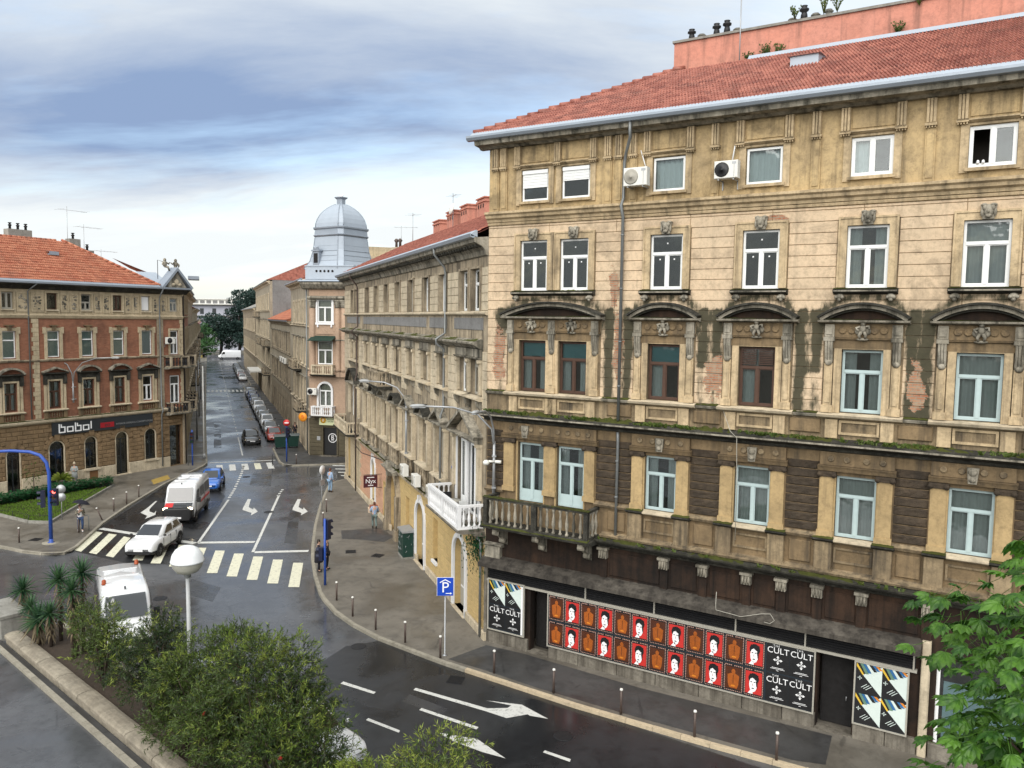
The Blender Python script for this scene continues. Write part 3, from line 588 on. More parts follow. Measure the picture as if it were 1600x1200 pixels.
# ---------------------------------------------------------------- the long ochre apartment house
ANG_M = atan2(MU.y, MU.x)
mainb = thing('apartment_building', 'long ochre apartment house with mossy cornices, peeling plaster and a red tiled roof', 'building', T(C0) @ RZ(ANG_M))
F = FM = Fac(mainb, C0, ANG_M)
AX = [7.83, 11.25, 14.65, 17.97, 21.4]; PAIR = [2.2, 4.03]; ALLC = PAIR+AX; WW = 1.26; UE = 23.2
peds = [(3.12, 2.4)] + [(c, 1.38) for c in AX]
def wear_main(u, z):
    d = 0.0; p = 0.0
    for c, hw in peds:
        for sg in (-1, 1):
            q = abs(u-(c+sg*(hw+.08)))                                   # black runs beside every pediment
            if z < 14.5: d = max(d, (1.25-q/.27)*(1.0 if z > 12.4 else (.95 if sg*sin(c*2.3) > -.3 else .5)))
            d = max(d, 1.0-sqrt(((u-c-sg*(hw+.1))/.62)**2+((z-14.1)/.7)**2))
        a = sqrt(((u-c)/(hw*1.05))**2+((z-14.05)/.95)**2)
        d = max(d, .75*(1-abs(a-.9)/.35))
    for c, s_, zc, sz in ((9.75, .42, 12.1, .75), (.62, .3, 12.6, 1.3), (11.75, .45, 17.55, .16), (6.0, .22, 13.1, 1.2), (16.25, .3, 12.0, .7), (15.9, .0001, 11, 1), (20.0, .3, 16.2, .5), (5.75, .2, 15.2, .9)):
        p = max(p, 1.25-sqrt(((u-c)/s_)**2+((z-zc)/sz)**2)*.8)
    return (max(0, min(1, d)), max(0, min(1, p)))
# wall with all its openings
holes = []
for c in ALLC:
    holes += [(c-WW/2, c+WW/2, 18.76, 20.0), (c-WW/2, c+WW/2, 15.18, 17.2), (c-WW/2, c+WW/2, 11.07, 13.16)]
    holes.append((c-WW/2, c+WW/2, 6.45 if c in PAIR else 6.85, 8.95))
holes += [(2.28, 3.2, .12, 2.9), (13.72, 14.86, .12, 2.85), (17.3, 22.6, .6, 3.4)]
b = MB(); holed(b, 0, UE, 0, 5.45, [h for h in holes if h[3] < 5], m=2); holed(b, 0, UE, 5.45, 10.1, [h for h in holes if 5 < h[2] < 10], m=1)
holed(b, 0, UE, 10.1, 18.0, [h for h in holes if 10 < h[2] < 18], m=4); holed(b, 0, UE, 18.0, 21.25, [h for h in holes if h[2] > 18], m=3)
F.put('front_wall', b, [M_['ochre'], M_['brown'], M_['soot'], M_['attic'], M_['trimd']])
b = MB(); b.add([(0,0,0),(0,11,0),(0,11,21.25),(0,0,21.25),(UE,0,0),(UE,11,0),(UE,11,21.25),(UE,0,21.25)], [(0,3,2,1),(4,5,6,7),(1,2,6,5),(3,7,6,2)]); F.put('side_wall', b, M_['ochre'])
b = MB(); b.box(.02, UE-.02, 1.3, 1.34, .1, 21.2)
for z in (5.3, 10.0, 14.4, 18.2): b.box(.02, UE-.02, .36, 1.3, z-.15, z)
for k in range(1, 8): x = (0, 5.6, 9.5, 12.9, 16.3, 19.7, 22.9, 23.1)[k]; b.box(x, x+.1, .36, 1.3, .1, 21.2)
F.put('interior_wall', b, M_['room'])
# attic: windows, fluted brackets, pilasters, hoods
def attic_bracket(x):
    b = MB(); b.fb(x-.13, x-.06, .05, .17, 20.22, 20.95); b.fb(x-.03, x+.03, .05, .17, 20.22, 20.95); b.fb(x+.06, x+.13, .05, .17, 20.22, 20.95); b.fb(x-.14, x+.14, .0, .09, 20.2, 20.97)
    b.fb(x-.17, x+.17, 0, .2, 20.12, 20.2)
    for k in range(4): b.fb(x-.14+k*.08, x-.1+k*.08, .1, .17, 20.06, 20.12)
    F.put('cornice_bracket', b, M_['trim'])
for i, c in enumerate(ALLC):
    z0 = 18.78
    if i < 2:
        o = window(F, c, z0, 1.2, 1.2, tr=None, mu=False, rec=.1)
        b = MB(); b.fb(-.58, .58, .02, .1, 1.06, 1.2)
        for k in range(10 if i == 0 else 7): b.fb(-.56, .56, .05, .062+.008*(k % 2), 1.06-.055*(k+1), 1.06-.055*k-.006)
        F.put('roller_shutter', b, M_['white'], o, (c, -.06, z0))
    elif i in (2, 3): window(F, c, z0, 1.2, 1.2, tr=None, mu=False, rec=.1, cur='full', curmat='curtainw')
    else:
        o = window(F, c, z0, 1.24, 1.22, tr=None, mu=True, rec=.1, cur='one' if i == 4 else None, curmat='curtainw')
        if i == 5: bpy.data.objects.remove(CH[o].pop(0))                    # this sash stands open
    b = MB(); hw = .86                                                   # moulded surround and hood
    b.fb(c-hw, c-.63, 0, .06, 18.62, 20.02); b.fb(c+.63, c+hw, 0, .06, 18.62, 20.02); b.fb(c-hw, c+hw, 0, .06, 20.02, 20.1)
    b.prof([(0, 20.1), (.1, 20.1), (.2, 20.16), (.2, 20.2), (0, 20.2)], c-.98, c+.98); b.fb(c-.72, c+.72, 0, .12, 18.66, 18.76); F.put('window_surround', b, M_['trim'])
    for sg in (-1, 1):
        if not (i == 0 and sg > 0): attic_bracket(c+sg*(.82 if i > 1 else .78))
    b = MB(); b.fb(c-.62, c+.62, 0, .03, 20.3, 20.85); F.put('frieze_panel', b, M_['attic'])
for x in (.35, .75, 5.42, 5.86, 6.45, 9.55, 12.94, 16.3, 19.7):
    attic_bracket(x); b = MB(); b.fb(x-.15, x+.15, 0, .07, 18.45, 20.12); b.fb(x-.1, x+.1, .06, .1, 18.55, 20.06); F.put('pilaster', b, M_['attic'])
b = MB(); b.prof([(0, 18.0), (.08, 18.0), (.1, 18.1), (.2, 18.16), (.22, 18.26), (.3, 18.32), (.3, 18.4), (0, 18.46)], -.05, UE); F.put('string_course', b, M_['trim'])
b = MB(); b.prof([(0, 17.86), (.07, 17.88), (.09, 17.95), (0, 18.0)], -.02, UE); F.put('string_course', b, M_['trim'])
b = MB(); b.prof([(0, 20.97), (.18, 20.97), (.3, 21.05), (.62, 21.08), (.66, 21.25), (0, 21.3)], -.35, UE); F.put('eaves_cornice', b, M_['dirty'])
# gutter, flashing and roof
EZ, ED, SL = 21.55, .66, radians(28)
b = MB(); pr = [(.62, 21.26), (.66, 21.24), (.80, 21.26), (.86, 21.36), (.86, 21.44), (.83, 21.44), (.82, 21.38), (.78, 21.3), (.66, 21.3)]; b.prof(pr, -.62, UE); F.put('gutter', b, M_['zinc'])
b = MB(); b.prof([(.52, 21.3), (.78, 21.42), (.78, 21.45), (.55, 21.62), (.5, 21.6)], -.5, UE); F.put('eaves_flashing', b, M_['zincl'])
hip = lambda u, s: u > -.45+cos(SL)*s*1.04 and s < 6.75
b = MB(); L = 6.85; ur = cos(SL)*L
b.add([(-.5,-.5,21.5),(UE,-.5,21.5),(UE,-.5+ur,21.5+L*sin(SL)),(-.5+ur,-.5+ur,21.5+L*sin(SL))], [(0,1,2,3)]); b.add([(-.5,-.5,21.5),(-.5+ur,-.5+ur,21.5+L*sin(SL)),(-.5+ur,11,21.5+L*sin(SL)),(-.5,11,21.5)], [(0,1,2,3)])
b.add([(-.5,-.5,21.5),(UE,-.5,21.5),(UE,11,21.5),(-.5,11,21.5)], [(3,2,1,0)])
roofm = F.put('roof', b, M_['tile'])
tiled_roof(F, 'tile', 0, 19, (.56, 21.53), (-cos(SL), sin(SL)), -.45, UE, hip, w=.24, l=.355, parts=290, parent=roofm)
b = MB()
for k in range(20):                                                      # hip tiles
    s = k*.36; p = Vector((-.48+cos(SL)*s*1.04, -.5+cos(SL)*s*1.0, 21.56+sin(SL)*s)); q = p+Vector((cos(SL)*.4, cos(SL)*.4, sin(SL)*.4)); b.tube([p+Vector((0, 0, .05)), q], [.14, .1], 8)
    F.put('hip_tile', b, M_['tile'], roofm); b = MB()
b = MB(); b.prof([(-5.5, 24.72), (-5.4, 24.74), (-5.62, 24.95), (-5.8, 25.0), (-5.8, 24.7)], 9.0, UE); F.put('ridge_flashing', b, M_['zincl'], roofm)
b = MB(); b.poly([(-.55, 0), (.55, 0), (.55, .1), (-.55, .1)], -.1, .75); b.add([(-.5,-.12,0),(.5,-.12,0),(.5,-.12,.42),(-.5,-.12,.42),(-.6,-.2,.42),(.6,-.2,.42),(.6,.75,.5),(-.6,.75,.5)], [(0,1,2,3),(4,5,6,7),(0,3,7),(1,6,2)]); F.put('roof_hatch', b, M_['zincl'], roofm, (11.75, -3.2, 23.42))
# coral building behind, rising over the ridge
Mc = F.M @ T(5.6, 6.05, 0)
cor = thing('party_wall_building', 'coral rendered building with a flat parapet rising behind the red roof', 'building', Mc)
b = MB(); b.box(0, 22, 0, 9, 0, 26.1); obj('wall', b, M_['coral'], cor, Mc)
b = MB(); b.box(-.06, 22, -.08, 9, 26.1, 26.2); obj('coping', b, M_['conc'], cor, Mc)
b = MB()
for k in range(28): b.box(.6+k*.8, 1.4+k*.8, -.05, -.0, 24.8+.02*sin(k*1.3), 24.87+.02*sin(k*1.3))
obj('crack_moulding', b, M_['coral'], cor, Mc)
for x, hh in ((.65, .5), (1.1, .22), (1.75, .55), (2.2, .6), (2.65, .2), (4.9, .2), (5.35, .62), (5.8, .24), (6.3, .3), (10.4, .6), (11.1, .28), (11.9, .3)):
    b = MB(); b.lathe([(.16, 0), (.13, hh*.45), (.1, hh*.6), (.19, hh*.7), (.19, hh*.8), (.1, hh*.9), (.14, hh)], n=8); obj('chimney_pot', b, M_['iron' if hh > .4 else 'conc'], cor, Mc @ T(x, .35, 26.2))
for x, zc, hh in ((4.0, 24.9, .6), (4.5, 24.9, .5), (3.3, 24.85, .35), (8.9, 24.95, .5), (6.2, 26.2, 1.0), (6.7, 26.2, .9), (9.6, 25.9, .7), (5.1, 26.2, .5)):
    r = random.Random(int(x*10)); b = MB(); b2 = MB()
    for k in range(14):
        a = r.uniform(0, 2*pi); e = (cos(a)*r.uniform(.05, .3), -.12+sin(a)*.12, hh*r.uniform(.5, 1)); b.tube([(0, -.1, 0), (e[0]*.6, e[1], e[2]*.6), e], [.012, .008, .004], 4)
        for q in range(4): f = r.uniform(.5, 1); b2.ell((e[0]*f+r.uniform(-.05, .05), e[1]*f-.06, e[2]*f), (.03, .02, .03), 5, 3)
    M = Mc @ T(x, 0, zc); t = thing('wall_weed', 'straggly weed growing from the coral wall, number unseen', 'weed', M, 'weeds rooted in the coral wall')
    t['label'] = 'straggly dry weed rooted in the coral wall above the red roof'; obj('stem', b, M_['weed'], t, M)['kind'] = 'stuff'; obj('leaves', b2, M_['weed'], t, M)['kind'] = 'stuff'
antenna(Mc @ T(2.95, -.25, 24.2), 'tall thin aerial fixed to the coral wall', 3.6, 2, .3, bar=.9)
# third floor (windows with mask keystones) and second floor (windows under curved pediments)
def mask_key(c, z, s=1.0):
    b = MB(); b.poly([(-.15, 0), (.15, 0), (.22, .44), (-.22, .44)], -.16, -.05); b.ell((0, -.17, .24), (.14, .09, .2)); b.ell((-.1, -.2, .33), (.07, .05, .08)); b.ell((.1, -.2, .33), (.07, .05, .08)); b.ell((0, -.27, .22), (.035, .05, .06)); b.ell((0, -.23, .09), (.09, .05, .06))
    for sg in (-1, 1): b.ell((sg*.17, -.16, .2), (.05, .05, .13)); b.ell((sg*.12, -.17, .42), (.09, .05, .05))
    F.put('keystone_mask', b, M_['dirty'], None, (c, 0, z))
def putto(c, z):
    b = MB(); b.ell((0, -.22, .46), (.085, .085, .1)); b.ell((0, -.2, .27), (.1, .08, .14)); b.tube([(-.08, -.2, .34), (-.2, -.24, .3), (-.12, -.28, .2)], [.045, .04, .03], 6); b.tube([(.08, -.2, .34), (.19, -.22, .36), (.2, -.26, .26)], [.045, .04, .03], 6)
    b.tube([(-.05, -.2, .17), (-.1, -.26, .05), (-.06, -.2, -.06)], [.06, .05, .035], 6); b.tube([(.05, -.2, .17), (.1, -.24, .06), (.08, -.2, -.05)], [.06, .05, .035], 6); b.ell((0, -.15, -.07), (.2, .1, .05)); b.ell((-.15, -.14, .2), (.1, .05, .12)); b.ell((.15, -.14, .2), (.1, .05, .12))
    F.put('putto_sculpture', b, M_['dirty'], None, (c, 0, z))
for i, c in enumerate(ALLC):
    o = window(F, c, 15.19, 1.25, 2.0, tr=.66, rec=.12, cur={4: 'sides', 5: 'full', 6: 'full'}.get(i))
    if i < 4:
        for x, z in ((0, 1.66), (-.28, 1.08), (.27, 1.08)): b = MB(); b.fb(-.025, .025, 0, .004, 0, .05); F.put('paper_sticker', b, M_['signw'], o, (c+x, -.075, 15.19+z))
    b = MB(); b.fb(c-.84, c-.63, 0, .08, 15.2, 17.2); b.fb(c+.63, c+.84, 0, .08, 15.2, 17.2); b.fb(c-.84, c+.84, 0, .08, 17.2, 17.42); b.fb(c-.9, c-.84, 0, .11, 15.2, 17.48); b.fb(c+.84, c+.9, 0, .11, 15.2, 17.48); b.fb(c-.84, c+.84, 0, .11, 17.42, 17.48)
    F.put('window_surround', b, M_['trim']); mask_key(c, 17.2)
def sill3(u0, u1):
    b = MB(); b.prof([(0, 14.96), (.16, 15.0), (.26, 15.04), (.28, 15.12), (0, 15.18)], u0, u1); o = F.put('window_sill', b, M_['black'])
    b = MB(); b.prof([(.26, 15.055), (.292, 15.06), (.292, 15.1), (.26, 15.11)], u0+.02, u1-.02); F.put('sill_nosing', b, M_['dirty'], o)
    for x in (u0+.2, u1-.2): b = MB(); b.ell((0, -.13, 0), (.15, .13, .1)); b.ell((-.09, -.2, -.02), (.06, .06, .06)); b.ell((.09, -.2, -.02), (.06, .06, .06)); b.ell((0, -.17, -.09), (.07, .07, .07)); F.put('sill_bracket', b, M_['dirty'], o, (x, 0, 14.9))
    mossrow(F, u0, u1, .02, .26, 15.15, o, .045)
sill3(1.25, 4.98)
for c in AX: sill3(c-.97, c+.97)
def curved_pediment(c, hw, cons):
    rise = .47 if hw < 2 else .5; R = (hw*hw+rise*rise)/(2*rise); zc = 14.24+rise-R; a = math.asin(hw/R)
    b = MB(); archband(b, c, zc, R-.07, R, .0, .46, 16, pi/2-a, pi/2+a); o = F.put('curved_pediment', b, M_['black'])
    b = MB(); archband(b, c, zc, R-.19, R-.08, .0, .34, 16, pi/2-a*.985, pi/2+a*.985); F.put('arch_moulding', b, M_['dirty'], o)
    b = MB(); archband(b, c, zc, R-.262, R-.2, .0, .22, 16, pi/2-a*.93, pi/2+a*.93); F.put('arch_moulding', b, M_['black'], o)
    b = MB(); b.prof([(0, 14.02), (.2, 14.03), (.34, 14.07), (.36, 14.13), (0, 14.15)], c-hw+.02, c+hw-.02); F.put('pediment_shelf', b, M_['dirty'], o)
    b = MB(); n = 14; arc = [(c+(R-.25)*sin(-a*.93+2*a*.93*k/n), zc+(R-.25)*cos(-a*.93+2*a*.93*k/n)) for k in range(n+1)]; b.poly([(arc[0][0], 14.15)]+arc+[(arc[-1][0], 14.15)], -.06, 0); F.put('tympanum', b, M_['soot'], o)
    mossrow(F, c-hw*.97, c+hw*.97, .04, .3, 14.15, o, .03)
    u0, u1 = c-hw+.24, c+hw-.24
    b = MB(); b.fb(u0, u1, 0, .1, 13.56, 14.02); b.prof([(0, 13.48), (.14, 13.5), (.16, 13.55), (0, 13.56)], u0-.04, u1+.04); b.fb(u0+.2, u1-.2, 0, .075, 13.2, 13.48); F.put('frieze', b, M_['brown'], o)
    for x in cons:
        b = MB(); b.fb(x-.15, x+.15, 0, .16, 13.58, 13.99); b.fb(x-.1, x+.1, .16, .19, 13.66, 13.92); b.fb(x-.17, x+.17, 0, .22, 13.44, 13.57)
        for k in range(3): b.prof([(0, 13.44), (.2, 13.44), (.19, 13.2), (.13, 12.9), (.09, 12.75), (0, 12.7)], x-.12+k*.085, x-.05+k*.085)
        b.ell((x, -.1, 12.72), (.12, .1, .1)); F.put('scroll_console', b, M_['dirty'], o)
        b = MB(); b.fb(x-.13, x+.13, 0, .1, 11.3, 12.7); b.fb(x-.08, x+.08, .1, .13, 11.4, 12.6); b.fb(x-.18, x+.18, 0, .15, 11.06, 11.3); F.put('pilaster', b, M_['trim'], o)
    return o
for c, hw in peds:
    if hw > 2:
        o = curved_pediment(c, 2.32, (1.2, 3.12, 5.03)); roundels = [1.62, 1.95, 2.45, 2.7, 3.55, 3.8, 4.3, 4.6]; ps = [2.2, 4.03]
    else:
        o = curved_pediment(c, hw+.02, (c-1.02, c+1.02)); roundels = [c-.62, c-.34, c+.34, c+.62]; ps = [c]
    for x in roundels: b = MB(); b.lathe([(.115, 0), (.12, .03), (.09, .04), (.07, .03), (.02, .05)], n=14); F.put('roundel', b, M_['brown'], o, (x, .1, 13.8), RX(pi/2))
    for x in ps: putto(x, 13.58)
for i, c in enumerate(ALLC):
    if i < 2: window(F, c, 11.09, 1.24, 2.06, tr=.66, mat='brownwood', rec=.2, blind='teal', bl=(.66 if i else .7, .98), cur='sides', curmat='curtain')
    elif i == 2: window(F, c, 11.09, 1.24, 2.06, tr=.66, mat='brownwood', rec=.2, blind='teal', bl=(.66, .98), cur='one')
    elif i == 3:
        o = window(F, c, 11.09, 1.24, 2.06, tr=.66, mat='brownwood', rec=.2, cur='one')
        b = MB()
        for sg in (-1, 1):
            for k in range(9): b.fb(sg*.29-.25, sg*.29+.25, .0, .05, 1.46+k*.06, 1.49+k*.06)
        F.put('louvre_slats', b, M_['brownwood'], o, (c, -.12, 11.09))
    else: window(F, c, 11.09, 1.24, 2.06, tr=.66, mat='bluegrey', rec=.2, cur='sides' if i == 4 else 'full')
    b = MB(); b.fb(c-.86, c-.63, 0, .07, 11.06, 13.18); b.fb(c+.63, c+.86, 0, .07, 11.06, 13.18); b.fb(c-.86, c+.86, 0, .07, 13.18, 13.36); F.put('window_surround', b, M_['trim'])
def sill2(u0, u1, d=.3): 
    b = MB(); b.prof([(0, 10.84), (.16, 10.88), (d-.04, 10.92), (d, 11.0), (0, 11.06)], u0, u1); o = F.put('window_sill', b, M_['lime']); return o
sill2(.95, 5.4)
for c in AX: sill2(c-1.3, c+1.3)
b = MB(); b.prof([(0, 10.86), (.14, 10.9), (.18, 10.98), (0, 11.04)], .0, UE); F.put('sill_course', b, M_['dirty'])
seg = [(0, .95), (5.4, AX[0]-1.3)] + [(AX[k]+1.3, AX[k+1]-1.3) for k in range(4)]
for a, e in seg: mossrow(F, a, e, .0, .17, 11.02, None, .09)
for c in ALLC:                                                           # apron panels under the sills
    b = MB(); b.fb(c-.62, c+.62, 0, .07, 10.34, 10.42); b.fb(c-.62, c+.62, 0, .07, 10.74, 10.82); b.fb(c-.62, c-.54, 0, .07, 10.42, 10.74); b.fb(c+.54, c+.62, 0, .07, 10.42, 10.74); F.put('apron_panel', b, M_['trim'])
    for sg in (-1, 1): b = MB(); b.bev(c+sg*.85-.2, c+sg*.85+.2, 0, .13, 10.2, 10.84, .02); F.put('pedestal', b, M_['trim'])
mid = [(5.45+AX[0]-1.1)/2] + [(AX[k]+AX[k+1])/2 for k in range(4)]
for x in mid: b = MB(); b.bev(x-.5, x+.5, 0, .08, 10.34, 10.8, .03); F.put('apron_panel', b, M_['brown'])
# plaster courses of the two middle storeys
zc = 11.06; k = 0
while zc < 17.8:
    z1 = min(zc+.372, 17.86); zm = (zc+z1)/2
    if zm > 17.4: ex = []
    elif zm > 15.18: ex = [(1.28, 4.95)] + [(c-.92, c+.92) for c in AX]
    elif zm > 14.0: ex = []
    else: ex = [(.98, 5.25)] + [(c-1.2, c+1.2) for c in AX]
    u = .0; spans = []
    for a, e in ex + [(UE, UE)]:
        if a > u+.05: spans.append((u, a))
        u = e
    for a, e in spans:
        n = max(1, round((e-a)/(3.4 if ex else 2.9)))
        for q in range(n):
            p0, p1 = a+(e-a)*q/n, a+(e-a)*(q+1)/n; wearpanel(F, p0+.004, p1-.004, zc+.005, z1-.005, wear_main, 'ochre', step=.13)
    zc = z1; k += 1
# upper mossy cornice, roundel frieze, first floor
def big_cornice(z, dep, u0=0.0, mat='black'):
    b = MB(); b.prof([(0, z-.34), (.12, z-.32), (.16, z-.22), (dep-.12, z-.13), (dep-.06, z-.1), (dep, z-.02), (dep, z+.03), (0, z+.1)], u0, UE); return F.put('cornice', b, M_[mat])
o = big_cornice(10.08, .52, -.05); mossrow(F, -.05, UE, .02, .5, 10.1, o, .13, 26)
b = MB(); b.prof([(.5, 9.99), (.535, 10.0), (.535, 10.05), (.5, 10.06)], -.03, UE); F.put('drip_edge', b, M_['dirty'], o)
for j, (a, e) in enumerate([(.9, 5.2)] + [(c-1.14, c+1.14) for c in AX]):
    b = MB(); b.fb(a, e, 0, .13, 9.3, 9.74); b.prof([(0, 9.08), (.16, 9.1), (.2, 9.2), (.24, 9.27), (0, 9.3)], a-.06, e+.06); o = F.put('frieze', b, M_['brown'])
    xs = [1.3, 1.75, 2.25, 2.75, 3.5, 3.95, 4.4, 4.85] if j == 0 else [(a+e)/2+t for t in (-.8, -.3, .3, .8)]
    for x in xs: b = MB(); b.lathe([(.1, 0), (.105, .03), (.075, .04), (.06, .03), (.02, .045)], n=14); F.put('roundel', b, M_['trimd'], o, (x, .13, 9.52), RX(pi/2))
    kx = [2.0] if j == 0 else ([(a+e)/2] if j in (1, 2, 4) else [])
    for x in kx: b = MB(); b.poly([(-.12, 0), (.12, 0), (.17, .5), (-.17, .5)], -.24, 0); b.ell((0, -.24, .36), (.13, .06, .12)); b.ell((0, -.26, .12), (.1, .05, .07)); F.put('keystone', b, M_['dirty'], o, (x, 0, 9.16))
pil = [(.93, 1.42), (2.85, 3.38), (4.68, 5.13)]
for c in AX: pil += [(c-1.13, c-.68), (c+.66, c+1.11)]
for a, e in pil:
    m = (a+e)/2; b = MB(); b.fb(a, e, 0, .12, 7.06, 8.92); b.fb(a-.04, e+.04, 0, .16, 6.86, 7.06); o = F.put('pilaster', b, M_['pil'])
    b = MB(); b.fb(a-.06, e+.06, 0, .17, 9.0, 9.08)
    for sg in (-1, 1): b.tube([(m+sg*(e-a)/2, -.02, 8.96), (m+sg*(e-a)/2, -.2, 8.96)], .085, 10)
    b.fb(a+.03, e-.03, 0, .16, 8.9, 9.0); F.put('capital', b, M_['rust'], o)
for c in ALLC:
    pr = c in PAIR; z0 = 6.48 if pr else 6.87
    if pr:
        o = window(F, c, z0, 1.2, 2.44, tr=.72, mat='bluegrey', rec=.2, name='balcony_door', cur='sides'); b = MB(); b.fb(-.52, -.07, 0, .03, .1, .5); b.fb(.07, .52, 0, .03, .1, .5); F.put('door_panel', b, M_['bluegrey'], o, (c, -.18, z0))
    else: window(F, c, z0, 1.24, 2.06, tr=.68, mat='bluegrey', rec=.2, cur='full' if c > 11 else 'sides')
    b = MB(); b.fb(c-.68, c-.62, 0, .06, z0-.02, 8.98); b.fb(c+.62, c+.68, 0, .06, z0-.02, 8.98); F.put('window_surround', b, M_['pil'])
gaps = [(.03, .9), (5.17, AX[0]-1.17)] + [(AX[k]+1.15, AX[k+1]-1.17) for k in range(4)] + [(AX[4]+1.15, UE)]
for a, e in gaps:
    z = 6.95
    while z < 9.2:
        b = MB(); n = max(1, int((e-a)/.14)); R = random.Random(int(a*50+z*9)); us = [a+(e-a)*i/n for i in range(n+1)]; zs = [z+.012, z+.05, z+.16, z+.25, z+.292]
        vs = [(u, -(0 if j in (0, 4) or i in (0, n) else .05+R.uniform(-.016, .02)), zz_) for j, zz_ in enumerate(zs) for i, u in enumerate(us)]
        b.add(vs, [(j*(n+1)+i, j*(n+1)+i+1, (j+1)*(n+1)+i+1, (j+1)*(n+1)+i) for j in range(4) for i in range(n)]); F.put('rusticated_course', b, M_['rust']); z += .304
    b = MB(); b.prof([(0, 6.72), (.14, 6.74), (.2, 6.84), (0, 6.93)], a-.02, e+.02); F.put('dado_course', b, M_['trimd'])
for a, e in [(AX[0]-1.24, AX[0]+1.24)] + [(c-1.24, c+1.24) for c in AX[1:]]:
    b = MB(); c = (a+e)/2; b.prof([(0, 6.68), (.2, 6.7), (.3, 6.76), (.3, 6.81), (0, 6.87)], c-.72, c+.72); F.put('window_sill', b, M_['lime'])
    for x in (c-.93, c+.91):
        b = MB(); b.prof([(0, 6.68), (.22, 6.7), (.33, 6.77), (.33, 6.82), (0, 6.86)], x-.34, x+.34); o = F.put('pedestal_cap', b, M_['black']); mossrow(F, x-.33, x+.33, .12, .32, 6.835, o, .05)
        b = MB(); b.bev(x-.28, x+.28, 0, .2, 5.74, 6.68, .02); b.fb(x-.32, x+.32, 0, .24, 5.62, 5.76); F.put('pedestal', b, M_['trimd'])
    b = MB(); b.fb(c-.6, c+.6, 0, .06, 6.0, 6.07); b.fb(c-.6, c+.6, 0, .06, 6.45, 6.52); b.fb(c-.6, c-.53, 0, .06, 6.07, 6.45); b.fb(c+.53, c+.6, 0, .06, 6.07, 6.45); F.put('apron_panel', b, M_['trimd'])
for x in mid: b = MB(); b.bev(x-.36, x+.36, 0, .07, 5.85, 6.6, .03); F.put('apron_panel', b, M_['brown'])
b = MB(); b.prof([(0, 5.62), (.3, 5.6), (.34, 5.68), (0, 5.76)], 5.5, UE); F.put('base_course', b, M_['trimd'])
o = big_cornice(5.5, .55, 5.3, 'black'); mossrow(F, 5.3, UE, .02, .56, 5.52, o, .12, 5)
# stone balcony under the pair of doors
bal = balcony(F, .55, 5.35, 1.05, 5.5, 1.2, 'black', 'dirty', 'black', 15)
mossrow(F, .5, 5.4, .9, 1.1, 6.69, bal, .04); mossrow(F, .5, 5.4, .95, 1.14, 5.5, bal, .08)
for x in (1.0, 2.9, 4.95):
    b = MB(); b.prof([(0, 5.3), (.85, 5.3), (.86, 5.14), (.7, 5.04), (.5, 4.98), (.3, 4.82), (.18, 4.6), (0, 4.5)], x-.12, x+.12); b.tube([(x-.14, -.74, 5.14), (x+.14, -.74, 5.14)], .1, 10); b.tube([(x-.13, -.2, 4.72), (x+.13, -.2, 4.72)], .12, 10); F.put('scroll_console', b, M_['dirty'], bal)
b = MB(); b.prof([(0, 4.35), (.22, 4.38), (.3, 4.46), (0, 4.5)], .05, .95); b.fb(.1, .85, 0, .22, 3.75, 4.4); F.put('corner_capital', b, M_['dirty'])
M_['ledge'] = plaster('charred_ledge', (.13, .115, .095), (.032, .028, .024), .8, grime=(.012, .01, .009), streak=.7, blot=.8, s0=.44)
# sooty shopfront storey
for x in (5.6, 8.1, 9.6, 11.2, 12.4, 13.6, 15.0, 16.95, 20.2):
    b = MB(); b.fb(x-.17, x+.17, 0, .2, 4.72, 5.14); b.fb(x-.22, x+.22, 0, .26, 5.06, 5.16)
    for k in range(3): b.tube([(x-.1+k*.1, -.2, 5.04), (x-.1+k*.1, -.24, 4.9), (x-.1+k*.1, -.2, 4.74)], .035, 6)
    o = F.put('cornice_console', b, M_['dirty']); b = MB(); b.fb(x-.15, x+.15, 0, .07, 3.9, 4.72); F.put('pier', b, M_['soot'], o)
for a, e in ((5.85, 7.9), (8.35, 9.35), (9.85, 10.95), (11.45, 12.2), (12.65, 13.4), (13.85, 14.8), (15.2, 16.7)):
    b = MB(); b.bev(a, e, 0, .045, 4.05, 4.98, .02); F.put('fascia_panel', b, M_['soot'])
b = MB(); b.prof([(0, 3.58), (.5, 3.52), (.62, 3.56), (.62, 3.72), (.2, 3.9), (0, 3.95)], .02, 16.85); F.put('shop_ledge', b, M_['ledge'])
for k in range(6):
    b = MB(); b.prof([(.04, 2.98+k*.09), (.14, 2.94+k*.09), (.15, 2.97+k*.09), (.05, 3.03+k*.09)], .25, 16.7); F.put('louvre_slat', b, M_['iron'])
b = MB(); b.fb(.2, 16.75, .0, .18, 2.84, 2.93); F.put('shutter_rail', b, M_['greywood'])
for x in (4.9, 7.8, 10.9, 13.3, 16.65): b = MB(); b.fb(x-.025, x+.025, .1, .2, 2.93, 3.5); F.put('shutter_bracket', b, M_['greywood'])
b = MB(); b.bev(16.86, 17.12, 0, .2, 0, 3.95, .03); F.put('pier', b, M_['lime'])
b = MB(); b.bev(-.0, .2, -.05, .12, 0, 3.6, .02); F.put('pier', b, M_['plinth'])
u = .2
for wd in (.95, 1.05, 1.0): 
    pass
edges = [(.22, 2.22), (3.22, 4.6), (4.6, 6.3), (6.3, 7.9), (7.9, 9.6), (9.6, 11.2), (11.2, 12.6), (12.6, 13.7), (14.9, 15.9), (15.9, 16.84), (17.15, 19), (19, 21), (21, UE)]
for a, e in edges: b = MB(); b.bev(a+.01, e-.01, -.02, .14, -.05, .62+rnd(-.01, .02), .02); F.put('plinth_block', b, M_['plinth'])
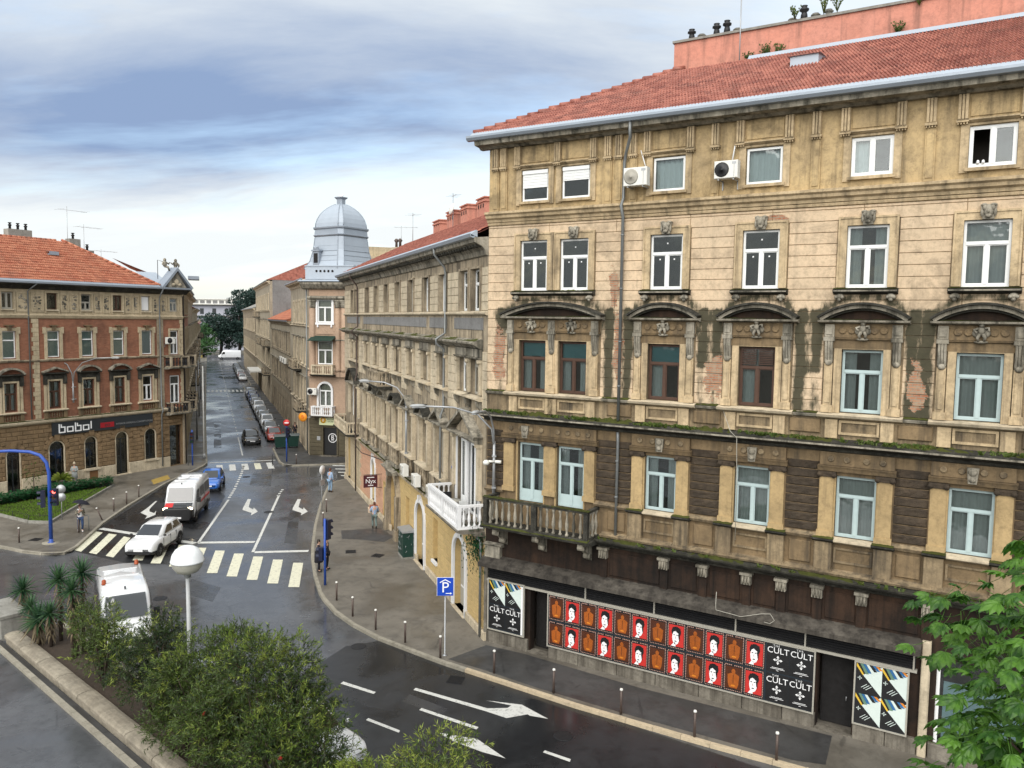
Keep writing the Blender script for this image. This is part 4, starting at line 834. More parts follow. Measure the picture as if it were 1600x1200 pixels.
for a, e in ((2.22, 3.22), (13.7, 14.9)):
    b = MB(); b.fb(a, e, -.3, .16, -.05, .16); F.put('door_step', b, M_['plinth']); b = MB(); b.fb(a+.06, e-.06, -.6, -.55, .16, 2.86); b.fb(a+.1, a+.14, -.55, -.53, .2, 2.8); o = F.put('door', b, M_['dark'])
    b = MB(); b.tube([((a+e)/2+.3, .5, 1.1), ((a+e)/2+.3, .44, 1.1), ((a+e)/2+.3, .44, 1.25)], .015, 6); F.put('door_handle', b, M_['steel'], o)
b = MB(); b.fb(17.35, 22.55, -.25, -.2, .62, 3.38); o = F.put('shop_window', b, M_['glass'])
[F.put('frame', MB().fb(x, x+.1, -.26, -.1, .6, 3.4), M_['white'], o) for x in (17.3, 19.8, 22.5)]; b = MB(); b.fb(17.5, 19.7, -.33, -.3, .7, 2.6); F.put('poster', b, plain('pale_blue_print', (.4, .55, .6), .6), o)
# downpipes, cables, lights
b = MB(); b.tube([F.M.inverted() @ F.P(6.55, .7, 21.3), (6.55, -.7, 20.9), (6.55, -.66, 20.7), (6.2, -.2, 20.25), (6.12, -.14, 19.9), (6.12, -.16, 18.6), (6.12, -.36, 18.3), (6.12, -.16, 17.9), (6.12, -.16, 10.2)], .06, 8); o = F.put('downpipe', b, M_['pipe'])
b = MB(); b.tube([(6.12, -.16, 9.75), (6.12, -.12, 9.4), (6.12, -.16, 5.6)], .06, 8); F.put('downpipe', b, M_['pipe'])
for z in (17.2, 15.2, 13.2, 11.5, 8.6, 7.2): b = MB(); b.lathe([(.075, 0), (.075, .05)], n=10); F.put('pipe_clip', b, M_['pipe'], o, (6.12, .16, z))
b = MB(); b.tube([(10.15, -.12, 10.9), (10.55, -.5, 10.2), (10.8, -.56, 10.0), (10.8, -.3, 8.0), (10.8, -.3, 6.3)], .012, 5); F.put('cable', b, M_['greywood'])
b = MB(); b.tube([(10.2, -.3, 4.3), (10.22, -.4, 3.9), (10.3, -.63, 3.75), (11.2, -.66, 3.7), (11.9, -.66, 3.95), (12.2, -.64, 4.0), (12.35, -.64, 3.8), (12.2, -.66, 3.66), (12.0, -.66, 3.68)], .012, 5); F.put('cable', b, M_['greywood'])
ac_unit(F, 6.75, .3, 18.95, 'air conditioner beside the downpipe on the ochre attic wall', .92, .66, fan=False)
ac_unit(F, 10.1, .3, 18.95, 'air conditioner with dark round fan on the ochre attic wall', .82, .6)
b = MB(); b.tube([(10.2, -.2, 19.6), (10.25, -.12, 20.1), (10.3, -.1, 20.2)], .025, 6); b.tube([(7.0, -.2, 19.65), (6.75, -.1, 20.3)], .02, 6); F.put('refrigerant_pipe', b, M_['signw'])
for sg in (0, 1):
    b = MB(); b.ell((0, 0, .05), (.05, .13, .05)); b.ell((0, .05, .09), (.045, .06, .06)); o = obj('shoe', b, M_['signw'], None, F.M @ T(17.6+sg*.14, .06, 18.86)); tag(o, 'white shoe set out on the sill of an open attic window', 'shoe', 'shoes on the attic sill')
# ---------------------------------------------------------------- weathered stone house round the corner
ANG_S = atan2(-SD.y, -SD.x)                                              # local x runs back towards the ochre house
midb = thing('townhouse', 'weathered stone townhouse with yellow and pink block ground floor beside the ochre house', 'building', T(C0) @ RZ(ANG_S))
F = FS = Fac(midb, C0, ANG_S)
MX = [-1.6, -3.3, -6.88, -10.2, -13.62, -17.08, -20.5, -23.95, -27.36, -31.97, -33.75]; ML0 = -37.8; WS = 1.28
h3 = [(x-WS/2, x+WS/2, 14.36, 16.2) for x in MX]
h2 = [(x-.68, x+.68, 10.62, 12.5) for x in MX]
def w1(x): return (x-.68, x+.68, 6.1, 8.45)
h1 = [w1(x) for x in MX[2:9]] + [(-4.2, -.95, 5.12, 8.45), (-34.9, -31.0, 5.9, 8.45)]
arches = [(-3.62, .95, 2.75, .15), (-11.2, .98, 2.72, .15), (-24.95, .62, 3.3, .9), (-27.9, .01, 2, 1)]     # centre, radius, springing, foot
arches = [(-3.62, .95, 2.75, .15), (-11.2, .98, 2.72, .15), (-24.9, .66, 3.2, .8)]
niches = [(-8.05, .45, 1.25, 3.5), (-14.35, .45, .9, 3.4), (-21.1, .55, .35, 2.9), (-35.6, .5, .5, 3.9)]
gate = (-17.9, 1.25, 2.9, .1)
hg = [(c-r, c+r, f, s+r) for c, r, s, f in arches+[gate]] + [(c-w_, c+w_, a, e) for c, w_, a, e in niches]
b = MB(); holed(b, ML0, 0, 0, 4.35, hg, m=1); holed(b, ML0, 0, 4.35, 9.6, h1); holed(b, ML0, 0, 9.6, 13.05, h2); holed(b, ML0, 0, 13.05, 17.3, h3)
for c, r, s, f in arches+[gate]: spandrel(b, c, r, s, s+r, 0, m=1)
F.put('front_wall', b, [M_['limed'], M_['yellow']])
b = MB(); b.add([(0,0,0),(0,12,0),(0,12,17.3),(0,0,17.3),(ML0,0,0),(ML0,12,0),(ML0,12,17.3),(ML0,0,17.3)], [(0,3,2,1),(4,5,6,7),(1,2,6,5)]); F.put('side_wall', b, M_['limed'])
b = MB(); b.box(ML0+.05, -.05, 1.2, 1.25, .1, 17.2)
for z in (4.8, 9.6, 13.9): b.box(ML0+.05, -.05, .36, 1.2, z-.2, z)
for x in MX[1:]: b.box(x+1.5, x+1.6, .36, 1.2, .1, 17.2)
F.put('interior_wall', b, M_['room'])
# attic storey: stone courses between the windows
spans = []; xs = sorted(MX); u = ML0
for x in xs:
    if x-.8 > u: spans.append((u, x-.8))
    u = x+.8
spans.append((u, 0))
_blk = {}
def block(mat, w_, h_, d=.035, b_=.012, rough=.0):
    key = (mat, round(w_, 2), round(h_, 2), d)
    if key not in _blk: mb = MB(); mb.bev(-w_/2, w_/2, 0, d, -h_/2, h_/2, b_); _blk[key] = mb.mesh('stone_block', M_[mat])
    return _blk[key]
for a, e in spans:
    if e-a < .25: continue
    for k in range(5): F.put('stone_block', block('lime', e-a-.02, .35), None, None, ((a+e)/2, 0, 14.55+k*.37))
for x in MX:
    b = MB(); b.fb(x-.78, x-.64, 0, .09, 14.36, 16.3); b.fb(x+.64, x+.78, 0, .09, 14.36, 16.3); b.fb(x-.64, x+.64, 0, .09, 16.2, 16.3); F.put('window_surround', b, M_['limed'])
    if x > -11: window(F, x, 14.38, 1.26, 1.8, tr=.66, mu=True, rec=.24, mat='white', cur='sides' if x > -8 else None)
    else: window(F, x, 14.38, 1.26, 1.8, tr=.66, mu=True, rec=.24, mat='greywood', blind='shutter' if x < -30 else None)
b = MB(); b.prof([(0, 14.16), (.1, 14.18), (.16, 14.24), (.16, 14.3), (0, 14.36)], ML0, 0); F.put('string_course', b, M_['lime'])
for a, e in ((-4.9, -.6), (-9.5, -6.2), (-29, -10.2), (-36.5, -30.5)): b = MB(); b.bev(a, e, 0, .03, 13.52, 14.06, .02); F.put('frieze_panel', b, M_['grey'])
b = MB(); b.prof([(0, 12.7), (.2, 12.74), (.34, 12.86), (.5, 12.92), (.52, 13.0), (0, 13.14)], ML0-.2, -.62); o = F.put('cornice', b, M_['dirty']); mossrow(F, ML0, -.7, .02, .4, 13.04, o, .1)
# second floor: stone piers, pilastered windows with lintels and shelves
spans = []; u = ML0
for x in xs:
    if x-1.02 > u: spans.append((u, x-1.02))
    u = x+1.02
spans.append((u, 0))
for a, e in spans:
    if e-a < .2: continue
    for k in range(7):
        j = rnd(-.0, .03) if e-a < 1.2 else 0
        F.put('stone_block', block('lime', e-a-.02, .39, .05), None, None, ((a+e)/2, 0, 9.95+k*.41))
for i, x in enumerate(MX):
    b = MB(); b.fb(x-.98, x+.98, 0, .16, 12.36, 12.7); b.prof([(0, 12.24), (.2, 12.26), (.26, 12.33), (0, 12.36)], x-1.0, x+1.0); o = F.put('window_lintel', b, M_['dirty'])
    for sg in (-1, 1):
        b = MB(); b.fb(x+sg*.83-.11, x+sg*.83+.11, 0, .14, 10.72, 12.1); b.fb(x+sg*.83-.15, x+sg*.83+.15, 0, .2, 12.1, 12.24); b.ell((x+sg*.83, -.16, 12.12), (.14, .09, .09)); F.put('pilaster', b, M_['lime'], o)
    b = MB(); b.prof([(0, 10.44), (.22, 10.46), (.36, 10.52), (.36, 10.58), (0, 10.64)], x-1.08, x+1.08); s_ = F.put('window_sill', b, M_['lime'])
    for sg in (-1, 1): b = MB(); b.prof([(0, 10.44), (.26, 10.44), (.2, 10.2), (0, 10.0)], x+sg*.8-.1, x+sg*.8+.1); F.put('sill_bracket', b, M_['dirty'], s_)
    window(F, x, 10.64, 1.34, 1.84, tr=.7, mat='white' if i in (1, 2) else 'greywood', rec=.26, cur='sides' if i in (0, 1, 4) else None, blind='shutter' if i in (3, 8) else None)
# first floor: shuttered French windows under pointed and curved pediments
def pediment(x, hw, kind, z=8.62):
    b = MB(); b.prof([(0, z-.04), (.3, z), (.46, z+.08), (.48, z+.15), (0, z+.18)], x-hw, x+hw); o = F.put('window_pediment', b, M_['dirty'])
    if kind == 'tri':
        for sg in (-1, 1): b = MB(); b.poly([(x+sg*hw, z+.18), (x, z+.18+hw*.5), (x, z+.36+hw*.5), (x+sg*(hw+.06), z+.3)] if sg > 0 else [(x, z+.18+hw*.5), (x-hw, z+.18), (x-hw-.06, z+.3), (x, z+.36+hw*.5)], -.46, 0); F.put('raking_cornice', b, M_['dirty'], o)
        b = MB(); b.poly([(x-hw*.85, z+.18), (x+hw*.85, z+.18), (x, z+.18+hw*.45)], -.1, 0); F.put('tympanum', b, M_['limed'], o)
    else:
        rise = hw*.5; R = (hw*hw+rise*rise)/(2*rise); a = math.asin(hw/R); b = MB(); archband(b, x, z+.18+rise-R, R-.16, R, 0, .46, 12, pi/2-a, pi/2+a); F.put('arch_moulding', b, M_['black'], o)
        b = MB(); archband(b, x, z+.18+rise-R, R-.3, R-.16, 0, .2, 12, pi/2-a*.9, pi/2+a*.9); F.put('arch_moulding', b, M_['dirty'], o)
    for sg in (-1, 1):
        b = MB(); b.fb(x+sg*(hw-.2)-.13, x+sg*(hw-.2)+.13, 0, .2, 6.1, z-.2); b.fb(x+sg*(hw-.2)-.17, x+sg*(hw-.2)+.17, 0, .27, z-.2, z-.02); b.ell((x+sg*(hw-.2), -.2, z-.1), (.17, .12, .1)); F.put('pilaster', b, M_['lime'], o)
    return o
for i, x in enumerate(MX[2:9]):
    pediment(x, 1.12, 'arc' if i % 2 else 'tri')
    o = window(F, x, 6.12, 1.34, 2.32, tr=.74, mat='greywood' if i != 2 else 'white', rec=.24, blind='shutter' if i in (0, 3, 5) else None, cur='one' if i == 1 else None)
    b = MB(); b.prof([(0, 5.86), (.3, 5.9), (.42, 5.98), (.42, 6.05), (0, 6.12)], x-1.1, x+1.1); s_ = F.put('window_sill', b, M_['lime'])
    me = baluster_mesh(.95, .11, 'limed')
    for sg in (-.72, -.24, .24, .72): F.put('baluster', me, None, s_, (x+sg, .2, 4.92))
    b = MB(); b.fb(x-.95, x+.95, 0, .34, 4.72, 4.92); F.put('plinth', b, M_['dirty'], s_)
pediment(-2.57, 2.05, 'tri'); pediment(-32.95, 2.3, 'arc')
def shutters(x, z0, w_, h_):
    b = MB()
    n = int(h_/.075)
    o = window(F, x, z0, w_, h_, tr=None, mu=True, mat='white', rec=.16, name='balcony_door', blind='shutter')
    return o
for x in (-3.3, -1.85): shutters(x, 5.14, 1.3, 3.26)
for x in (-2.57, -.85, -4.3): b = MB(); b.fb(x-.09, x+.09, .0, .08, 5.1, 8.45); F.put('mullion', b, M_['whitest'])
for x in (-33.9, -32): window(F, x, 5.92, 1.5, 2.5, tr=.74, mat='white', rec=.2)
for x in (-33, ): b = MB(); b.fb(x-.2, x+.2, 0, .06, 5.9, 8.45); F.put('mullion', b, M_['limed'])
b = MB(); b.fb(-36.6, -31.1, 0, .08, 9.25, 9.4); F.put('string_course', b, M_['dirty'])
# balconies: white one next to the ochre house, a stone one at the far end, a stone one above
bw = balcony(F, -5.35, -.35, 1.15, 4.95, 1.05, 'whitest', 'whitest', 'plinth', 17)
be = balcony(F, -37.6, -31.2, 1.0, 4.75, .95, 'lime', 'lime', 'black', 11)
bu = balcony(F, -22.2, -18.8, .95, 9.6, .95, 'limed', 'limed', 'black', 9)
for x in (-22.0, -19.0): b = MB(); b.prof([(0, 9.4), (.85, 9.4), (.5, 9.1), (0, 8.7)], x-.12, x+.12); F.put('scroll_console', b, M_['dirty'], bu)
# ledge above the ground floor
b = MB(); b.prof([(0, 4.3), (.12, 4.32), (.3, 4.42), (.3, 4.52), (0, 4.62)], ML0, -5.45); o = F.put('ledge', b, M_['limed']); mossrow(F, -30, -5.6, .02, .28, 4.57, o, .05)
b = MB(); b.prof([(0, 4.62), (.5, 4.7), (.52, 4.8), (0, 4.86)], -5.4, -.1); F.put('ledge', b, M_['plinth'])
# ground floor blocks: yellow near the ochre house, pink beyond the gate, pale at the far end
blocks = []; z = .55; row = 0
occ = [(c-r-.24, c+r+.24, f-.3, s+r+.24, c, r, s) for c, r, s, f in arches] + [(gate[0]-1.75, gate[0]+1.75, 0, 4.3, None, 0, 0)] + [(c-w_-.03, c+w_+.03, a-.02, e+.02, None, 0, 0) for c, w_, a, e in niches]
while z < 4.2:
    u = 0.0-(.35 if row % 2 else .0)
    while u > ML0:
        w_ = .82; a, e = max(u-w_, ML0), min(u, 0); u -= w_
        segs = [(a, e)]
        for o0, o1, zz0, zz1, c, r, s in occ:
            if z+.17 < zz0 or z+.17 > zz1: continue
            if c is not None and z+.17 > s: q = sqrt(max(0, (r+.22)**2-(z+.17-s)**2)); o0, o1 = c-q, c+q
            ns = []
            for p0, p1 in segs:
                if o1 <= p0 or o0 >= p1: ns.append((p0, p1))
                else:
                    if p0 < o0-.08: ns.append((p0, o0))
                    if p1 > o1+.08: ns.append((o1, p1))
            segs = ns
        for p0, p1 in segs:
            if p1-p0 > .12: blocks.append((p0, p1, z))
    z += .345; row += 1
blocks.sort(key=lambda q: -q[0]); rest = MB()
for k, (p0, p1, z) in enumerate(blocks):
    mt = 'yellow' if p0 > -17 else ('pink' if p0 > -30.6 else 'cream')
    if k < 295: F.put('stone_block', block(mt, round(p1-p0, 2)-.015, .33, .04, .014), None, None, ((p0+p1)/2, 0, z+.1725))
    else: rest.bev(p0+.008, p1-.008, 0, .04, z+.008, z+.337, .014, 0 if mt == 'pink' else (1 if mt == 'cream' else 2))
if rest.v: o = F.put('stone_blocks', rest, [M_['pink'], M_['cream'], M_['yellow']]); o['kind'] = 'stuff'
u = 0.0
for k in range(38):
    a = ML0+k*1.0
    if any(c-r-.1 < a+.5 < c+r+.1 for c, r, s, f in arches[:2]+[gate]): continue
    b = MB(); b.bev(a+.01, a+.99, 0, .12, -.05, .5, .02); F.put('plinth_block', b, M_['lime'])
for c, r, s, f in arches:
    b = MB(); archband(b, c, s, r-.02, r+.2, 0, .12, 14); b.fb(c-r-.2, c-r+.02, 0, .12, f, s); b.fb(c+r-.02, c+r+.2, 0, .12, f, s); b.poly([(c-.1, s+r), (c+.1, s+r), (c+.15, s+r+.4), (c-.15, s+r+.4)], -.2, 0); o = F.put('arch_surround', b, M_['whitest'])
    b = MB(); b.fb(c-r, c+r, -.34, -.3, f, s+r); F.put('door_leaf', b, M_['greywood'] if r > .7 else M_['acw'], o)
    b = MB(); b.fb(c-.03, c+.03, -.3, -.27, f, s+r*.9); b.fb(c-r*.85, c+r*.85, -.3, -.28, f+.9, f+.98); F.put('door_rail', b, M_['whitest'], o)
    b = MB(); b.fb(c-r-.1, c+r+.1, -.3, .2, f-.2, f); F.put('door_step', b, M_['lime'], o)
for k, (c, w_, a, e) in enumerate(niches):
    b = MB(); b.fb(c-w_, c+w_, -.34, -.24, a, e); o = F.put('blind_niche', b, M_['yellow' if k < 2 else ('acw' if k == 2 else 'lime')]); b = MB(); b.fb(c-w_-.04, c+w_+.04, -.24, .14, a-.14, a); F.put('niche_sill', b, M_['whitest' if k == 0 else 'lime'], o)
c, r, s, f = gate
b = MB(); archband(b, c, s, r, r+.3, 0, .3, 14); b.fb(c-r-.45, c-r, 0, .35, .0, s); b.fb(c+r, c+r+.45, 0, .35, 0, s); b.fb(c-r-.55, c-r+.02, 0, .42, 0, .8); b.fb(c+r-.02, c+r+.55, 0, .42, 0, .8); o = F.put('portal', b, M_['limed'])
b = MB(); b.prof([(0, 4.25), (.5, 4.3), (.62, 4.45), (0, 4.6)], c-r-.5, c+r+.5); F.put('portal_cornice', b, M_['dirty'], o)
b = MB(); b.poly([(c-.25, 4.0), (c+.25, 4.0), (c+.4, 4.9), (c-.4, 4.9)], -.55, 0); b.ell((c, -.5, 4.6), (.35, .2, .35)); F.put('keystone', b, M_['dirty'], o)
b = MB(); b.fb(c-r, c+r, -.34, -.3, f, s+r); F.put('door_leaf', b, M_['wood'], o)
b = MB(); b.fb(c-.04, c+.04, -.3, -.26, f, s); b.fb(c-r, c+r, -.3, -.26, s-.05, s+.05); F.put('door_rail', b, M_['wood'], o)
# eaves and roof
b = MB(); b.prof([(0, 16.65), (.1, 16.7), (.16, 16.9), (.3, 17.05), (.62, 17.2), (.66, 17.38), (0, 17.45)], ML0-.2, 0); o = F.put('eaves_cornice', b, M_['dirty'])
me = MB().bev(-.07, .07, 0, .4, -.12, .0, .02).mesh('modillion', M_['black'])
for k in range(94): F.put('modillion', me, None, o, (-.25-k*.4, .14, 17.14))
b = MB(); b.prof([(.6, 17.4), (.68, 17.36), (.8, 17.4), (.84, 17.54), (.8, 17.54), (.77, 17.44), (.62, 17.44)], ML0-.3, .0); F.put('gutter', b, M_['zinc'])
b = MB(); b.prof([(.5, 17.4), (.78, 17.52), (.55, 17.7), (.5, 17.68)], ML0-.3, -.02); F.put('eaves_flashing', b, M_['zincl'])
SL2 = radians(27); L2 = 5.6
b = MB(); b.add([(ML0-.4,-.5,17.55),(-.05,-.5,17.55),(-.05,-.5+cos(SL2)*L2,17.55+sin(SL2)*L2),(ML0+4.6,-.5+cos(SL2)*L2,17.55+sin(SL2)*L2)], [(0,1,2,3)]); b.add([(ML0-.4,-.5,17.55),(ML0+4.6,-.5+cos(SL2)*L2,17.55+sin(SL2)*L2),(ML0-.4,10,17.55)], [(0,1,2)])
b.add([(ML0+4.6,-.5+cos(SL2)*L2,17.55+sin(SL2)*L2),(-.05,-.5+cos(SL2)*L2,17.55+sin(SL2)*L2),(-.05,12,17.3),(ML0,12,17.3)], [(0,1,2,3)])
rf = F.put('roof', b, M_['tile'])
tiled_roof(F, 'tile', 0, 15, (.55, 17.58), (-cos(SL2), sin(SL2)), ML0-.3, -.05, lambda u, s: u > ML0+s*.9, w=.27, l=.37, parts=200, parent=rf)
for k, (x, w_) in enumerate(((-14.0, 1.5), (-17.4, 1.5), (-20.5, 1.7), (-24.0, 1.7))):
    o = chimney(F, x, -4.7, 19.4, w_, .8, 1.75 if k < 3 else 1.5, 'coral', 0, rf)
    for j in range(3): b = MB(); b.box(-.06, .06, -.43, -.4, 0, .22); F.put('flue_slot', b, M_['dark'], o, (x-w_*.3+j*w_*.3, -4.7, 19.4+1.2))
antenna(F.M @ T(-19.2, 4.1, 19.5), 'roof aerial with a white satellite dish between coral chimneys', 2.7, 3, .8, dish=True)
antenna(F.M @ T(-31.5, 4.4, 19.8), 'bare cross-shaped aerial on the ridge beyond the coral chimneys', 2.6, 2, 1.2, bar=1.0)
# pipes
for x, zt, mt, dd in ((-30.9, 17.4, 'pipeb', .3), (-6.05, 16.4, 'pipe', .35), (-.35, 17.4, 'pipe', .2)):
    b = MB(); q = [(x, -.74, 17.4), (x, -.72, 17.1), (x, -.2, 16.5), (x, -.14, 16.2), (x, -.14, 13.3), (x, -.6, 13.0), (x, -.6, 12.8), (x, -.2, 12.5), (x, -.2, 9.6), (x, -dd, 9.2), (x, -dd, .3 if x < -20 else (4.6 if x < -2 else .3))]
    if x > -2: q = [(x, -.3, 4.6), (x+.15, -.16, 4.4), (x+.15, -.16, .2)]
    b.tube(q, .06, 8); F.put('downpipe', b, M_[mt])
b = MB(); b.tube([(-31, -.3, 3.9), (-26, -.7, 4.15), (-19.5, -.6, 4.75)], .03, 6); F.put('cable_duct', b, M_['iron'])
for k, (x, z, lab) in enumerate(((-12.9, 4.95, 'air conditioner on the stone ledge, first beyond the gate keystone'), (-10.1, 4.9, 'air conditioner on the stone ledge above the tall arched door'), (-6.95, 4.9, 'air conditioner at the corner of the white balcony'))):
    ac_unit(F, x, .42, z, lab, .85, .62, .32, fan=False)
b = MB(); b.ell((0, 0, 0), (.12, .1, .16)); b.fb(-.03, .03, -.2, .0, -.02, .02); F.put('wall_plate', b, M_['bluep'], None, (-4.55, .12, 6.9))
b = MB(); r = random.Random(3)                                           # ivy spilling below the white balcony
for k in range(420):
    x, z, dd = r.gauss(-.55, .38), r.gauss(4.15, .5), abs(r.gauss(.25, .25)); a = r.uniform(0, 6.28); q = r.uniform(.05, .1)
    b.add([(x-q*cos(a), -dd, z-q*sin(a)), (x+q*sin(a)*.6, -dd-.04, z-q*cos(a)*.6), (x+q*cos(a), -dd, z+q*sin(a)), (x-q*sin(a)*.6, -dd-.02, z+q*cos(a)*.6)], [(0, 1, 2, 3)])
t = thing('hanging_plant', 'dark trailing plant hanging under the corner of the white balcony', 'plant', F.M @ T(-.55, -.2, 4.7)); obj('foliage', b, M_['ivy'], t, F.M)['kind'] = 'stuff'
# cafe table and chairs on the white balcony
Mt = F.M @ T(-2.9, -.62, 4.95); t = thing('balcony_table', 'round grey table on the white balcony', 'table', Mt)
b = MB(); b.lathe([(.36, .7), (.38, .71), (.38, .74), (.02, .75)], n=18); obj('table_top', b, M_['greywood'], t, Mt)
for k in range(3): b = MB(); a = k*2.09; b.tube([(.05*cos(a), .05*sin(a), .7), (.1*cos(a), .1*sin(a), .35), (.26*cos(a), .26*sin(a), 0)], .015, 6); obj('leg', b, M_['iron'], t, Mt)
def chair(M, label, mt):
    t = thing('balcony_chair', label, 'chair', M)
    b = MB(); b.box(-.2, .2, -.2, .2, .42, .46); obj('seat', b, M_[mt], t, M)
    b = MB(); b.box(-.2, .2, .18, .21, .5, .9); obj('backrest', b, M_[mt], t, M)
    for x in (-.18, .18):
        for y in (-.18, .19): b = MB(); b.box(x-.015, x+.015, y-.015, y+.015, 0, .42 if y < 0 else .5); obj('leg', b, M_['iron' if mt == 'iron' else 'white'], t, M)
chair(F.M @ T(-3.75, -.6, 4.95) @ RZ(1.5), 'dark wire chair at the far side of the balcony table', 'iron')
chair(F.M @ T(-2.95, -.25, 4.95) @ RZ(.1), 'white chair between balcony table and shuttered door', 'white')
chair(F.M @ T(-2.1, -.5, 4.95) @ RZ(-1.3), 'white chair at the near side of the balcony table', 'white')
# hanging shop sign
Ms = F.M @ T(-21.9, -.35, 2.85); t = thing('shop_sign', 'small dark maroon hanging shop sign with white script', 'sign', Ms)
b = MB(); b.box(-.02, .02, -.95, 0, -.42, .42); obj('panel', b, M_['signr'], t, Ms)
b = MB(); b.tube([(0, .3, .46), (0, -.95, .46)], .02, 6); b.tube([(0, .3, -.46), (0, -.1, -.46)], .02, 6); obj('bracket', b, M_['iron'], t, Ms)
obj('lettering', text_mesh('Nyx', .42, M_['signw']), None, t, Ms @ T(.024, -.47, 0) @ RZ(pi/2) @ UPR)
for zz_, l in ((.27, .5), (-.28, .36)): b = MB(); b.box(.02, .026, -.47-l/2, -.47+l/2, zz_-.025, zz_+.025); obj('lettering', b, M_['signw'], t, Ms)
# ---------------------------------------------------------------- generic street facade
def row_facade(F, u0, u1, ztop, storeys, cs, wall, trim, d_in=9.0, frame='greywood', corn=.5, sill=True, hood=None, ground=None, gz=4.3, lights=True, seed=1, sidewalls=True):
    R = random.Random(seed); holes = []
    for (z0, h, w_) in storeys: holes += [(c-w_/2, c+w_/2, z0, z0+h) for c in cs]
    gh = []
    if ground: gh = [(c-ground[0]/2, c+ground[0]/2, .15, ground[1]) for c in cs]
    b = MB(); holed(b, u0, u1, 0, gz, gh, m=1); holed(b, u0, u1, gz, ztop, holes); F.put('front_wall', b, [M_[wall], M_[trim]])
    if sidewalls:
        b = MB(); b.add([(u0,0,0),(u0,d_in,0),(u0,d_in,ztop),(u0,0,ztop),(u1,0,0),(u1,d_in,0),(u1,d_in,ztop),(u1,0,ztop)], [(0,3,2,1),(4,5,6,7),(1,2,6,5),(3,7,6,2)]); F.put('side_wall', b, M_[wall])
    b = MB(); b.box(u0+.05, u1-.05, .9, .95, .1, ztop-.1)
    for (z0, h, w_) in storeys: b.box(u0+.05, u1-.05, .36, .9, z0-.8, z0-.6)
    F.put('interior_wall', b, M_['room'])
    for k, (z0, h, w_) in enumerate(storeys):
        for c in cs:
            fr = frame if R.random() < .6 else ('white' if R.random() < .6 else 'brownwood')
            window(F, c, z0+.01, w_-.02, h-.02, tr=.68, mat=fr, rec=.18, cur='full' if R.random() < .3 else None, blind='shutter' if R.random() < .25 else None)
            b = MB(); b.fb(c-w_/2-.16, c-w_/2, 0, .08, z0, z0+h); b.fb(c+w_/2, c+w_/2+.16, 0, .08, z0, z0+h); b.fb(c-w_/2-.16, c+w_/2+.16, 0, .08, z0+h, z0+h+.2); F.put('window_surround', b, M_[trim])
            b = MB(); b.prof([(0, z0-.16), (.24, z0-.13), (.24, z0-.05), (0, z0)], c-w_/2-.2, c+w_/2+.2); F.put('window_sill', b, M_[trim])
            if hood and k in hood:
                b = MB(); z = z0+h+.25; b.prof([(0, z), (.34, z+.06), (.36, z+.14), (0, z+.18)], c-w_/2-.3, c+w_/2+.3); F.put('window_hood', b, M_['dirty'])
        b = MB(); z = z0-.35; b.prof([(0, z-.1), (.12, z-.06), (.18, z), (0, z+.06)], u0, u1); F.put('string_course', b, M_[trim])
    b = MB(); b.prof([(0, ztop-.6), (.1, ztop-.5), (.2, ztop-.3), (corn, ztop-.15), (corn+.06, ztop), (0, ztop+.06)], u0-.1, u1+.1); F.put('eaves_cornice', b, M_[trim])
    b = MB(); b.prof([(corn, ztop-.02), (corn+.16, ztop), (corn+.18, ztop+.12), (corn, ztop+.06)], u0-.1, u1+.1); F.put('gutter', b, M_['zinc'])
    if ground:
        for c in cs: b = MB(); b.fb(c-ground[0]/2, c+ground[0]/2, -.3, -.24, .15, ground[1]); o = F.put('shop_door', b, M_['dark']); b = MB(); b.fb(c-.04, c+.04, -.24, -.18, .15, ground[1]); F.put('door_rail', b, M_['greywood'], o)
def gable_roof(F, u0, u1, ztop, mat, run=5.0, sl=28, over=.5, w=.3, l=.4, parts=0, tiles=True, order=1):
    a = radians(sl); Ls = run/cos(a)
    b = MB(); zr = ztop+.12+run*math.tan(a)
    b.add([(u0-.1,-over,ztop+.1),(u1+.1,-over,ztop+.1),(u1+.1,run-over,zr),(u0-.1,run-over,zr),(u0-.1,2*run-over,ztop),(u1+.1,2*run-over,ztop)], [(0,1,2,3),(3,2,5,4),(0,3,4),(1,5,2)]); o = F.put('roof', b, M_[mat])
    if tiles: tiled_roof(F, mat, 0, int(Ls/l), (over+.04, ztop+.14), (-cos(a), sin(a)), u0, u1, lambda u, s: True, w=w, l=l, parts=parts, parent=o, order=order)
    return o
# ---------------------------------------------------------------- corner house with the zinc dome
PA, PB = gp(484, 713), gp(541, 716); PA.z = PB.z = 0
e = (PB-PA).normalized(); ANG_T = atan2(e.y, e.x)
towb = thing('corner_house', 'corner townhouse crowned by a grey zinc dome', 'building', T(PA) @ RZ(ANG_T))
FT = F = Fac(towb, PA, ANG_T); WT = (PB-PA).length+1.0; ZT = 17.7
cx = 1.72
hs = [(cx-.78, cx+.78, 13.45, 15.75), (cx-.82, cx+.82, 9.3, 11.65), (cx-.68, cx+.68, 5.1, 7.45), (1.5, 2.95, .2, 3.0)]
b = MB(); holed(b, 0, WT, 0, 4.2, hs[3:], m=1); holed(b, 0, WT, 4.2, ZT, hs[:3]); spandrel(b, cx, .68, 6.77, 7.45, 0); F.put('front_wall', b, [M_['rosy'], M_['olive']])
b = MB(); b.box(.1, WT-.1, .9, .95, .1, ZT-.1); b.box(.1, WT-.1, .36, .9, 8.2, 8.4); b.box(.1, WT-.1, .36, .9, 12.4, 12.6); F.put('interior_wall', b, M_['room'])
window(F, cx, 13.47, 1.5, 2.26, tr=.66, rec=.1); window(F, cx, 9.32, 1.56, 2.3, tr=.62, rec=.12)
